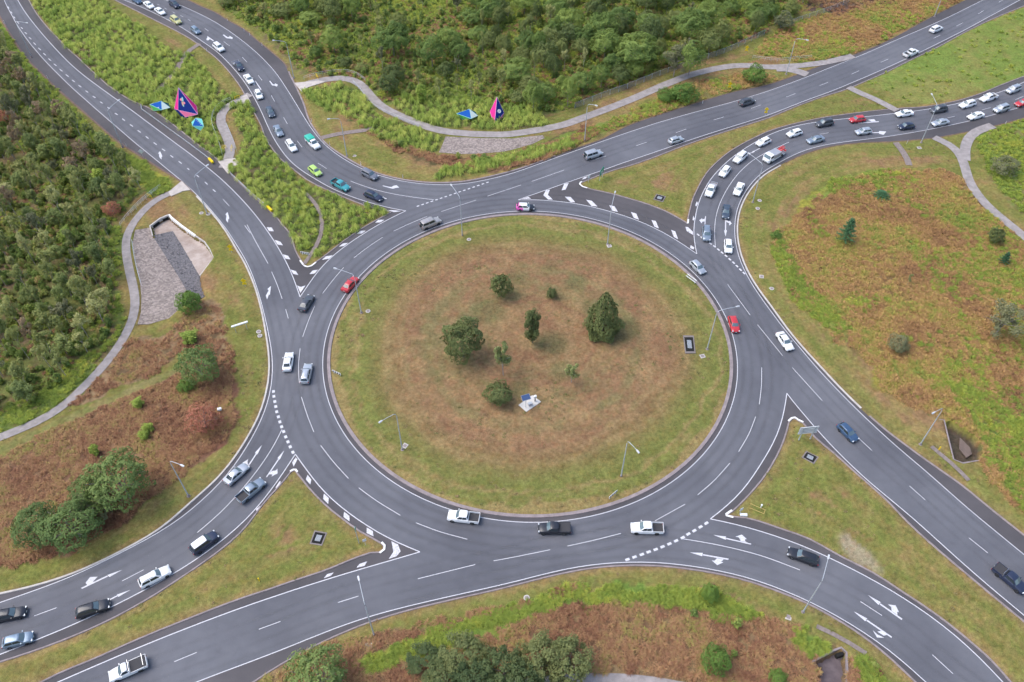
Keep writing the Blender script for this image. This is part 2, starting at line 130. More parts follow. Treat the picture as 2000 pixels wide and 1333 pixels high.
-45.85],[-23.91,-45.22],[-23.9,-44.53],[-24.47,-43.95],[-26.05,-43.01],[-27.96,-41.95],[-29.75,-40.69],[-31.49,-39.36],[-33.21,-38.02],[-34.86,-36.58],[-36.42,-35.05],[-37.92,-33.46],[-39.33,-31.78],[-40.77,-30.13],
[-41.16,-30.13],[-41.66,-30.46],[-42.23,-31.65],[-43.19,-33.46],[-44.26,-35.21],[-45.23,-37],[-46.07,-38.87],[-46.92,-40.73],[-47.97,-42.48],[-49.24,-44.08],[-50.63,-45.59],[-52.08,-47.03],[-53.58,-48.42],[-55.11,
-49.79],[-56.64,-51.14],[-58.19,-52.47],[-59.8,-53.74],[-61.45,-54.94],[-63.15,-56.09],[-64.89,-57.16],[-66.68,-58.16],[-68.5,-59.09],[-70.34,-59.97],[-72.22,-60.8],[-74.11,-61.57],[-76.02,-62.3],[-77.95,-62.99],[-133.4,
-85.9]],
'G_TL':[[-194.15,195.5],[-160.2,146.04],[-159.09,144.37],[-157.97,142.71],[-156.84,141.05],[-155.7,139.41],[-154.53,137.79],[-153.35,136.17],[-152.16,134.56],[-150.95,132.97],[-149.73,131.38],[-148.51,129.79],[-147.28,
128.22],[-146.04,126.65],[-144.79,125.08],[-143.54,123.51],[-142.29,121.95],[-141.03,120.4],[-139.76,118.85],[-138.48,117.31],[-137.19,115.78],[-135.91,114.24],[-134.62,112.71],[-133.32,111.19],[-132.02,109.67],[-130.69,
108.17],[-129.36,106.68],[-128,105.2],[-126.63,103.74],[-125.24,102.3],[-123.84,100.88],[-122.42,99.47],[-120.98,98.07],[-119.53,96.7],[-118.07,95.33],[-116.6,93.96],[-115.14,92.59],[-113.68,91.23],[-112.21,89.86],
[-110.74,88.5],[-109.27,87.15],[-107.8,85.79],[-106.34,84.42],[-104.87,83.06],[-103.42,81.69],[-101.96,80.31],[-100.51,78.93],[-99.06,77.55],[-97.62,76.16],[-96.17,74.78],[-94.72,73.4],[-93.27,72.02],[-91.83,70.63],
[-90.38,69.25],[-88.93,67.87],[-87.48,66.49],[-86.02,65.12],[-84.57,63.74],[-83.12,62.36],[-81.69,60.96],[-80.26,59.55],[-78.85,58.14],[-77.44,56.72],[-76.03,55.3],[-74.64,53.86],[-73.27,52.4],[-71.93,50.91],[-70.62,
49.4],[-69.31,47.88],[-68.03,46.34],[-66.77,44.79],[-65.52,43.22],[-64.3,41.64],[-63.09,40.04],[-61.91,38.42],[-60.76,36.79],[-59.63,35.14],[-58.52,33.47],[-57.43,31.79],[-56.36,30.1],[-55.33,28.38],[-54.32,26.65],
[-53.33,24.91],[-52.37,23.16],[-51.45,21.38],[-50.57,19.58],[-49.73,17.76],[-48.93,15.93],[-48.15,14.09],[-47.39,12.24],[-46.79,14.2],[-46.19,16.17],[-45.56,18.13],[-44.85,20.06],[-44.03,21.95],[-43.09,23.77],[-42.02,
25.53],[-40.86,27.23],[-39.61,28.86],[-38.31,30.45],[-36.95,32],[-35.56,33.51],[-34.12,34.99],[-32.64,36.41],[-31.11,37.78],[-29.53,39.1],[-27.93,40.39],[-29.86,40.92],[-31.78,41.52],[-33.66,42.2],[-35.52,42.96],[-37.35,
43.78],[-39.16,44.65],[-40.94,45.56],[-42.7,46.54],[-44.4,47.59],[-46.06,48.73],[-47.66,49.94],[-49.22,51.2],[-50.75,52.49],[-52.27,53.8],[-53.76,55.14],[-55.2,56.54],[-56.58,58],[-57.86,59.54],[-59.06,61.15],[-60.18,
62.81],[-61.23,64.52],[-62.24,66.25],[-63.22,68.01],[-64.16,69.78],[-65.05,71.57],[-65.91,73.39],[-66.75,75.21],[-67.58,77.04],[-68.4,78.87],[-69.22,80.7],[-70.06,82.52],[-70.92,84.33],[-71.8,86.13],[-72.7,87.93],
[-73.62,89.71],[-74.56,91.48],[-75.52,93.24],[-76.5,94.99],[-77.51,96.73],[-78.55,98.44],[-79.62,100.14],[-80.71,101.82],[-81.83,103.49],[-82.97,105.14],[-84.12,106.78],[-85.3,108.4],[-86.5,110.01],[-87.73,111.59],[-89,
113.15],[-90.33,114.65],[-91.7,116.12],[-93.1,117.56],[-94.5,118.99],[-95.9,120.43],[-97.29,121.87],[-98.68,123.32],[-100.08,124.76],[-101.5,126.18],[-102.94,127.57],[-104.41,128.93],[-105.91,130.26],[-107.43,131.57],
[-108.97,132.86],[-110.52,134.14],[-112.08,135.4],[-113.65,136.65],[-115.23,137.88],[-116.82,139.1],[-118.42,140.31],[-120.04,141.5],[-121.68,142.66],[-123.33,143.8],[-124.99,144.92],[-126.66,146.04],[-175.91,180.3]],
'G_TR':[[204.49,183.48],[157.6,146.04],[156.03,144.77],[154.46,143.5],[152.89,142.24],[151.31,140.99],[149.72,139.74],[148.13,138.5],[146.54,137.25],[144.96,136.01],[143.37,134.76],[141.79,133.51],[140.21,132.25],
[138.63,130.99],[137.06,129.73],[135.48,128.48],[133.89,127.23],[132.3,125.99],[130.7,124.76],[129.08,123.55],[127.47,122.34],[125.85,121.13],[124.23,119.93],[122.61,118.72],[120.99,117.52],[119.37,116.32],[117.74,
115.13],[116.11,113.94],[114.48,112.76],[112.84,111.58],[111.2,110.4],[109.57,109.22],[107.92,108.05],[106.27,106.89],[104.61,105.74],[102.94,104.61],[101.27,103.47],[99.6,102.35],[97.93,101.22],[96.25,100.09],[94.57,
98.98],[92.88,97.87],[91.19,96.77],[89.5,95.67],[87.81,94.57],[86.11,93.48],[84.4,92.41],[82.67,91.37],[80.93,90.35],[79.18,89.34],[77.43,88.34],[75.69,87.32],[73.95,86.3],[72.22,85.25],[70.51,84.19],[68.79,83.13],
[67.08,82.07],[65.35,81.03],[63.6,80.02],[61.82,79.06],[60.03,78.14],[58.22,77.24],[56.42,76.33],[54.61,75.43],[52.81,74.52],[51.01,73.61],[49.21,72.7],[47.42,71.78],[45.62,70.86],[43.83,69.92],[42.05,68.97],[40.28,68],
[38.52,67.02],[36.76,66.04],[34.99,65.06],[33.23,64.08],[31.46,63.12],[29.68,62.16],[27.9,61.2],[26.13,60.25],[24.35,59.28],[22.59,58.3],[20.84,57.29],[19.09,56.29],[17.33,55.3],[15.57,54.32],[13.8,53.35],[12.03,52.37],
[10.27,51.39],[8.51,50.41],[6.75,49.41],[5,48.42],[3.24,47.43],[1.48,46.45],[-0.28,45.45],[-2.02,44.43],[0.02,44.48],[2.07,44.44],[4.11,44.28],[6.14,44.04],[8.16,43.73],[10.16,43.32],[12.14,42.8],[14.09,42.18],[16,
41.47],[17.89,40.68],[19.75,39.83],[21.58,38.91],[23.36,37.92],[25.1,36.85],[26.79,35.69],[28.41,34.44],[29.95,33.1],[31.44,31.69],[32.86,30.23],[34.23,28.71],[35.55,27.15],[36.85,25.57],[36.88,27.59],[36.97,29.6],
[37.14,31.61],[37.41,33.61],[37.79,35.6],[38.26,37.56],[38.73,39.18],[38.21,37.24],[38.69,39.2],[39.25,41.14],[39.89,43.06],[40.6,44.94],[41.39,46.81],[42.24,48.64],[43.16,50.43],[44.15,52.19],[45.23,53.9],[46.39,55.55],
[47.6,57.17],[48.85,58.75],[50.15,60.29],[51.52,61.78],[52.93,63.22],[54.39,64.61],[55.89,65.97],[57.42,67.28],[58.98,68.57],[60.56,69.82],[62.2,71],[63.89,72.1],[65.65,73.1],[67.45,74.01],[69.3,74.81],[71.19,75.52],
[73.11,76.15],[75.06,76.68],[77.03,77.13],[79,77.55],[80.98,77.94],[82.97,78.32],[84.95,78.67],[86.94,79.02],[88.93,79.35],[90.92,79.69],[92.91,80.05],[94.89,80.45],[96.87,80.86],[98.84,81.26],[100.83,81.64],[102.81,
82.03],[104.78,82.47],[106.74,82.96],[108.68,83.5],[110.62,84.07],[112.54,84.68],[114.46,85.31],[116.37,85.97],[118.27,86.65],[120.16,87.37],[122.03,88.12],[123.88,88.92],[125.72,89.76],[127.55,90.62],[129.36,91.51],
[131.15,92.44],[132.91,93.43],[134.65,94.46],[136.36,95.52],[138.07,96.6],[189.87,126.88]],
'G_BR':[[100.7,-115.5],[66.74,-66.03],[65.73,-64.24],[64.67,-62.48],[63.52,-60.78],[62.28,-59.14],[60.94,-57.58],[59.53,-56.09],[58.04,-54.67],[56.49,-53.32],[54.9,-52.02],[53.25,-50.79],[51.58,-49.6],[49.87,-48.46],
[48.13,-47.36],[46.37,-46.3],[44.58,-45.29],[42.75,-44.35],[40.88,-43.5],[38.98,-42.71],[37.06,-41.98],[35.12,-41.3],[33.16,-40.7],[31.17,-40.16],[29.18,-39.67],[30.8,-38.42],[32.38,-37.12],[33.91,-35.75],[35.36,-34.3],
[36.72,-32.77],[38,-31.17],[39.24,-29.54],[40.45,-27.88],[41.63,-26.21],[42.76,-24.49],[43.8,-22.73],[44.74,-20.91],[45.59,-19.05],[46.36,-17.14],[47.06,-15.22],[47.73,-13.28],[48.48,-15.26],[49.26,-17.11],[50.07,
-18.96],[50.89,-20.79],[51.75,-22.61],[52.64,-24.41],[53.58,-26.19],[54.56,-27.94],[55.59,-29.67],[56.66,-31.37],[57.79,-33.03],[58.97,-34.66],[60.17,-36.28],[61.36,-37.89],[62.53,-39.53],[63.65,-41.2],[64.75,-42.88],
[65.84,-44.57],[66.94,-46.26],[68.05,-47.93],[69.18,-49.59],[70.34,-51.24],[71.52,-52.87],[72.71,-54.49],[73.9,-56.11],[108.83,-104.89]],
'G_BL':[[-122.13,-92.85],[-68.45,-66.03],[-66.66,-65.12],[-64.86,-64.21],[-63.06,-63.31],[-61.26,-62.41],[-59.45,-61.53],[-57.63,-60.67],[-55.81,-59.81],[-53.98,-58.97],[-52.15,-58.15],[-50.31,-57.33],[-48.46,-56.53],
[-46.61,-55.75],[-44.75,-54.98],[-42.88,-54.23],[-41,-53.5],[-39.12,-52.79],[-37.24,-52.08],[-35.35,-51.39],[-33.45,-50.71],[-31.55,-50.04],[-29.65,-49.39],[-27.74,-48.75],[-25.83,-48.12],[-23.92,-47.5],[-22,-46.88],
[-20.09,-46.25],[-18.18,-45.62],[-19.99,-44.82],[-21.82,-43.97],[-23.62,-43.04],[-25.37,-42.04],[-27.08,-40.96],[-28.75,-39.83],[-30.38,-38.63],[-31.96,-37.37],[-33.5,-36.05],[-34.96,-34.66],[-36.35,-33.19],[-37.66,
-31.66],[-38.92,-30.08],[-40.17,-28.49],[-41.4,-26.89],[-42.1,-28.8],[-42.82,-30.7],[-43.58,-32.58],[-44.39,-34.45],[-45.27,-36.28],[-46.24,-38.07],[-47.31,-39.79],[-48.5,-41.44],[-49.79,-43.02],[-51.15,-44.52],[-52.59,
-45.96],[-54.09,-47.33],[-55.64,-48.64],[-57.25,-49.89],[-58.88,-51.1],[-60.55,-52.27],[-62.24,-53.4],[-63.95,-54.48],[-65.7,-55.53],[-67.46,-56.55],[-69.24,-57.52],[-71.04,-58.47],[-72.86,-59.38],[-74.68,-60.27],
[-76.51,-61.16],[-78.35,-62.04],[-132.09,-88.71]]}
LANES = [[[-42.12,51.63],[-40.78,50.85],[-39.42,50.09],[-38.05,49.36],[-36.65,48.67],[-35.23,48.05],[-33.78,47.48],[-32.31,46.97],[-30.83,46.51],[-29.33,46.1],[-27.82,45.72],[-26.3,45.38],[-24.78,45.07],[-23.25,44.77],
[-21.72,44.49]],[[24.15,-43.31],[25.67,-43.58],[27.19,-43.87],[28.7,-44.18],[30.21,-44.53],[31.7,-44.91],[33.19,-45.32],[34.67,-45.77],[36.13,-46.26],[37.57,-46.83],[38.98,-47.45],[40.39,-48.09],[41.79,-48.73]],[[-44.75,
-21.54],[-45.07,-23.05],[-45.43,-24.55],[-45.85,-26.04],[-46.33,-27.5],[-46.87,-28.95],[-47.45,-30.38],[-48.07,-31.79],[-48.74,-33.18],[-49.44,-34.55],[-50.19,-35.9],[-50.97,-37.23],[-51.81,-38.52],[-52.71,-39.77],
[-53.66,-40.99],[-54.63,-42.18]],[[41.27,27.72],[41.44,29.21],[41.63,30.71],[41.84,32.2],[42.09,33.69],[42.38,35.17],[42.71,36.64],[43.08,38.1],[43.13,38.17],[43,37.74],[43.43,39.19],[43.91,40.62],[44.44,42.03],[45.01,
43.42],[45.63,44.8],[46.28,46.16],[46.96,47.5],[47.67,48.83],[48.42,50.14],[49.19,51.44],[50,52.71],[50.84,53.96],[51.72,55.19],[52.64,56.38],[53.6,57.55],[54.6,58.68],[55.64,59.76],[56.74,60.79],[57.89,61.77],[59.07,
62.71],[60.28,63.6],[61.52,64.47],[62.77,65.31],[64.03,66.14],[65.28,66.98],[66.54,67.81]]]
DASH = [[[-63.42,35.43],[-62.62,33.97],[-61.83,32.51],[-61.03,31.06],[-60.22,29.61],[-59.39,28.17],[-58.56,26.74],[-57.73,25.3],[-56.89,23.87],[-56.06,22.43]],[[-54.78,19.86],[-54.11,18.51],[-53.45,17.16],[-52.8,15.8],
[-52.19,14.42],[-51.59,13.04],[-51,11.66]],[[-49.69,8.64],[-48.69,6.05]],[[-71.02,44.65],[-69.03,42.18]],[[-63.89,35.19],[-62.08,32.54]],[[-44.92,0.97],[-44.77,2.71],[-44.61,4.44],[-44.41,6.17],[-44.17,7.9],[-43.91,
9.62]],[[-42.87,13.25],[-42.26,14.87],[-41.64,16.48],[-40.98,18.09],[-40.28,19.67],[-39.57,21.25]],[[-37.78,24.25],[-36.75,25.68],[-35.71,27.09],[-34.6,28.46],[-33.44,29.78],[-32.26,31.09]],[[-30,33.23],[-28.61,34.32],
[-27.22,35.39],[-25.8,36.42],[-24.34,37.4],[-22.88,38.38]],[[-19.76,40.12],[-11.86,44.36]],[[-9.24,45.83],[-1.35,50.09]],[[1.28,51.52],[9.23,56.06]],[[17.16,60.44],[19.85,61.92]],[[27.74,66.22],[30.64,67.81]],[[38.53,
71.99],[41.45,73.65]],[[49.21,77.86],[52.08,79.27]],[[60,83.32],[62.95,85.04]],[[70.62,88.91],[73.51,90.68]],[[81.1,94.76],[83.87,96.46]],[[91.49,100.76],[94.23,102.66]],[[101.63,107.19],[104.35,109.02]],[[121.6,121.2],
[124.23,123.18]],[[131.11,128.68],[133.84,130.82]],[[140.73,136.56],[143.29,138.8]],[[150.21,144.42],[152.22,146.04]],[[75.17,71.29],[77.69,71.99]],[[110.62,78.9],[112.73,79.52]],[[121.13,82.63],[123.82,83.77]],[[132.01,
87.61],[134.8,89.24]],[[-44.88,-2.05],[-44.74,-3.81],[-44.56,-5.58],[-44.28,-7.33],[-43.92,-9.06],[-43.52,-10.78]],[[-42.53,-14.17],[-41.86,-15.78],[-41.18,-17.39],[-40.47,-18.98],[-39.71,-20.55],[-38.94,-22.11]],
[[-37.27,-25.03],[-36.15,-26.45],[-35.04,-27.85],[-33.87,-29.22],[-32.65,-30.55],[-31.43,-31.87]],[[-29.43,-33.74],[-28.22,-34.68],[-27.01,-35.61],[-25.77,-36.51],[-24.5,-37.36],[-23.21,-38.18],[-21.92,-39.01]],[[-19.21,
-40.39],[-17.83,-40.98],[-16.43,-41.56],[-15.02,-42.09],[-13.58,-42.54],[-12.13,-42.96],[-10.69,-43.38]],[[-18.14,-50.2],[-9.29,-47.81]],[[-6.37,-47.17],[-4.86,-46.87],[-3.36,-46.57],[-1.86,-46.24],[-0.36,-45.91],[1.14,
-45.57],[2.63,-45.24]],[[5.44,-44.59],[6.91,-44.24],[8.38,-43.89],[9.84,-43.53],[11.3,-43.14],[12.75,-42.73],[14.2,-42.33]],[[20.03,-40.03],[25.41,-36.91]],[[27.8,-35.09],[28.96,-34.11],[30.12,-33.12],[31.24,-32.08],
[32.29,-30.98],[33.32,-29.86],[34.35,-28.74]],[[36.31,-26.34],[37.32,-24.87],[38.32,-23.4],[39.22,-21.88],[40.03,-20.3],[40.82,-18.71]],[[42.06,-15.86],[42.51,-14.39],[42.95,-12.92],[43.36,-11.45],[43.7,-9.95],[44.02,
-8.45],[44.34,-6.96]],[[41.85,15.99],[44.85,7.01]],[[45.81,4.28],[49.01,-3.96]],[[50.17,-6.96],[53.87,-15]],[[58.29,-23.62],[59.77,-26.09]],[[64.01,-33.35],[65.75,-36.08]],[[70.47,-43.15],[72.44,-45.78]],[[-30.05,
-54.08],[-27.05,-53.05]],[[-41.27,-58.27],[-38.28,-57.06]],[[-52.56,-63.09],[-49.67,-61.75]],[[49.81,-53.93],[52.43,-56.15]],[[57.98,-62.08],[60.02,-64.83]],[[-64.16,-50.57],[-61.37,-48.7]],[[-75.63,-56.21],[-72.74,
-54.91]],[[-96.11,127.21],[-94.51,125.5]],[[-88.52,119.24],[-86.24,116.65]],[[-80.99,110.05],[-79.02,107.3]],[[-74.36,100.13],[-72.74,97.46]],[[-115.03,143.09],[-114.1,142.29]],[[-112.17,140.54],[-111.01,139.49]],
[[-108.87,137.93],[-107.8,136.99]],[[-105.78,135.53],[-104.58,134.51]],[[-102.69,132.99],[-101.61,131.91]],[[-68.68,89.75],[-67.18,86.76]],[[-63.33,79.04],[-61.79,76.06]],[[-57.85,68.32],[-56.13,65.56]],[[-51.09,58.88],
[-48.66,56.66]]]
DOTS = [[[-111.14,83.94],[-110.19,83.15]],[[-108.2,81.05],[-107.18,80.28]],[[-105.42,78.43],[-104.41,77.51]],[[-102.55,75.76],[-101.47,74.8]],[[-99.72,73.07],[-98.64,72.1]],[[-96.81,70.34],[-95.83,69.41]],[[-94.01,
67.63],[-92.99,66.69]],[[-91.12,64.91],[-90.11,64.07]],[[-88.27,62.16],[-87.29,61.25]],[[-85.47,59.61],[-84.49,58.67]],[[-82.62,56.79],[-81.97,56.13]],[[-79.66,54.03],[-78.87,53.22]],[[-76.95,51.29],[-76.09,50.34]],
[[-74.3,48.37],[-73.47,47.5]],[[-161.41,141.37],[-160.42,140.06]],[[-159.17,138.1],[-158.21,136.9]],[[-156.89,134.77],[-155.96,133.63]],[[-154.42,131.41],[-153.37,130.28]],[[-151.9,128.02],[-150.9,127]],[[-149.47,124.9],
[-148.39,123.78]],[[-146.96,121.79],[-145.82,120.61]],[[-144.43,118.66],[-143.21,117.3]],[[-141.75,115.46],[-140.55,114.24]],[[-139.11,112.43],[-137.98,111.24]],[[-136.52,109.38],[-135.32,108.21]],[[-133.78,106.35],
[-132.65,105.3]],[[-131.02,103.41],[-129.85,102.34]],[[-128.29,100.58],[-127.08,99.43]],[[-125.49,97.7],[-124.36,96.67]],[[-122.69,94.9],[-121.6,93.95]],[[-119.78,92.08],[-118.79,91.28]],[[-116.89,89.37],[-115.88,
88.58]],[[-113.96,86.58],[-112.97,85.8]]]
GIVE = [[-47.98,-12.83,-1.32,0.62,0.5],[-47.68,-13.99,-1.28,0.62,0.5],[-47.27,-15.22,-1.24,0.62,0.5],[-46.87,-16.38,-1.24,0.62,0.5],[-46.46,-17.58,-1.19,0.62,0.5],[-45.94,-18.74,-1.16,0.62,0.5],[-45.45,-19.87,-1.14,0.62,
0.5],[-44.92,-20.96,-1.11,0.62,0.5],[-44.37,-22.02,-1.1,0.62,0.5],[-43.78,-23.19,-1.08,0.62,0.5],[-43.18,-24.25,-1.06,0.62,0.5],[-42.58,-25.33,-1.05,0.62,0.5],[-41.9,-26.48,-1.04,0.62,0.5],[28.39,-40.47,-2.58,0.72,0.42],
[27.33,-41.14,-2.58,0.72,0.42],[26.22,-41.83,-2.6,0.72,0.42],[25.15,-42.44,-2.6,0.72,0.42],[24.15,-43.08,-2.63,0.72,0.42],[23,-43.66,-2.69,0.72,0.42],[21.85,-44.2,-2.72,0.72,0.42],[20.68,-44.71,-2.74,0.72,0.42],[19.53,
-45.19,-2.77,0.72,0.42],[18.35,-45.62,-2.78,0.72,0.42],[17.22,-46.06,-2.78,0.72,0.42],[16.01,-46.51,-2.79,0.72,0.42],[14.85,-46.94,-2.79,0.72,0.42],[38.11,31.96,-0.97,0.75,0.36],[38.76,31,-0.94,0.75,0.36],[39.55,30.01,
-0.89,0.75,0.36],[40.4,28.98,-0.9,0.75,0.36],[41.11,28.04,-0.97,0.75,0.36],[41.79,26.96,-1,0.75,0.36],[42.44,25.95,-1,0.75,0.36],[43.11,24.89,-1.03,0.75,0.36],[43.73,23.81,-1.06,0.75,0.36],[44.34,22.72,-1.09,0.75,0.36],
[44.88,21.62,-1.12,0.75,0.36],[45.41,20.49,-1.11,0.75,0.36],[45.97,19.43,-1.09,0.75,0.36],[-25.26,42.13,0.51,0.62,0.3],[-24.23,42.71,0.51,0.62,0.3],[-23.2,43.3,0.51,0.62,0.3],[-22.16,43.89,0.51,0.62,0.3],[-21.11,44.48,
0.51,0.62,0.3],[-20.06,45.07,0.51,0.62,0.3],[-19.01,45.66,0.51,0.62,0.3],[-17.95,46.26,0.51,0.62,0.3],[-16.89,46.86,0.51,0.62,0.3],[-15.82,47.47,0.51,0.62,0.3],[-14.75,48.07,0.51,0.62,0.3],[-13.67,48.68,0.51,0.62,0.3],
[-12.59,49.29,0.51,0.62,0.3],[-11.51,49.9,0.51,0.62,0.3],[-10.42,50.52,0.51,0.62,0.3],[-9.33,51.14,0.51,0.62,0.3]]
HATCH = [[[-58.79,34.57],[-57.66,34.46],[-56.89,33.14],[-58.01,33.21]],[[-56.17,30.2],[-54.84,29.65],[-54.02,28.41],[-55.23,28.67]],[[-55.97,29.92],[-54.63,29.38],[-53.97,28.33],[-55.25,28.83]],[[-53.42,25.42],[-52.23,
24.96],[-51.47,23.75],[-52.7,24.05]],[[-50.88,20.53],[-49.65,20.06],[-48.91,18.84],[-50.06,19.21]],[[-48.59,15.61],[-47.7,15.21],[-46.84,15.65],[-47.52,13.39]],[[-46.61,19.11],[-46.06,20.27],[-44.98,20.51],[-45.49,
19.35]],[[-44.63,23.65],[-43.96,24.79],[-42.51,25.1],[-43.13,24]],[[-41.57,27.96],[-40.85,29],[-39.72,29.2],[-40.45,28.17]],[[-38.18,32.32],[-37.5,33.33],[-36.33,33.33],[-37.02,32.36]],[[-34.52,36.18],[-33.89,37.15],
[-32.55,37.15],[-33.34,36.23]],[[-32.08,40.58],[-30.66,40.63],[-28.97,40.27],[-30.59,39.92]],[[8.27,48.07],[9,50.55],[10.07,50.85],[9.21,48.32]],[[4.57,48.15],[5.5,48.27],[4.95,46.33],[6.07,44.55],[5,44.55],[3.9,46.2]],
[[0.36,45.54],[0.96,44.9],[-1.18,44.8]],[[13.3,52.27],[13.82,53.09],[14.71,53.48],[14.27,52.65]],[[8.94,45.63],[10.24,45.54],[11.25,43.56],[10.22,43.51]],[[13.85,44.48],[15.12,44.12],[16.32,41.99],[14.99,42.11]],[[19.07,
42.42],[20.28,42.06],[20.89,39.98],[19.69,40.39]],[[23.86,39.98],[25.01,39.44],[25.45,37.22],[24.33,37.84]],[[28.28,37.08],[29.19,36.75],[29.61,34.09],[28.66,34.78]],[[32.29,33.64],[33.16,33.1],[33.43,30.38],[32.61,
31.18]],[[35.66,34.71],[36.23,34.6],[37.1,33.01],[36.93,31.89],[35.74,33.24]],[[35.92,28.43],[36.62,27.72],[36.37,27],[35.66,27.5]],[[39.03,42.43],[39.63,43.88],[39.79,43.15],[39.21,41.95]],[[37.62,37.04],[38.01,38.63],
[38.18,37.69],[37.89,36.95]],[[-41.67,-28.59],[-41.22,-27.57],[-40.85,-27.91],[-41.23,-29.46]],[[-38.7,-32.04],[-38.54,-31.13],[-37.76,-32.11],[-37.74,-33.11]],[[-43.5,-33.47],[-43.02,-32.33],[-42.89,-32.7],[-43.37,
-33.86]],[[-43.56,-33.61],[-43.1,-32.39],[-42.86,-32.84],[-43.37,-34]],[[-46,-37.82],[-45.24,-37.08],[-45.19,-37.53],[-45.79,-38.27]],[[-35.16,-35.65],[-35.17,-34.89],[-34.26,-35.65],[-34.18,-36.78]],[[-35.13,-35.91],
[-35.12,-34.89],[-34.22,-35.78],[-34.15,-36.85]],[[-31.26,-39.31],[-31.29,-38.31],[-30.31,-39.13],[-30.15,-40.13]],[[-27.09,-42.25],[-27.19,-41.26],[-26.14,-41.89],[-25.9,-42.87]],[[-22.91,-43.74],[-21.81,-44.3],[-21.28,
-45.5],[-21.82,-46.36],[-23.02,-46.83],[-22.41,-45.62]],[[-27.96,-48.35],[-27.57,-47.71],[-26.44,-47.26],[-26.71,-48.02]],[[-32.85,-50.13],[-32.41,-49.43],[-31.43,-49.15],[-31.8,-49.72]]]
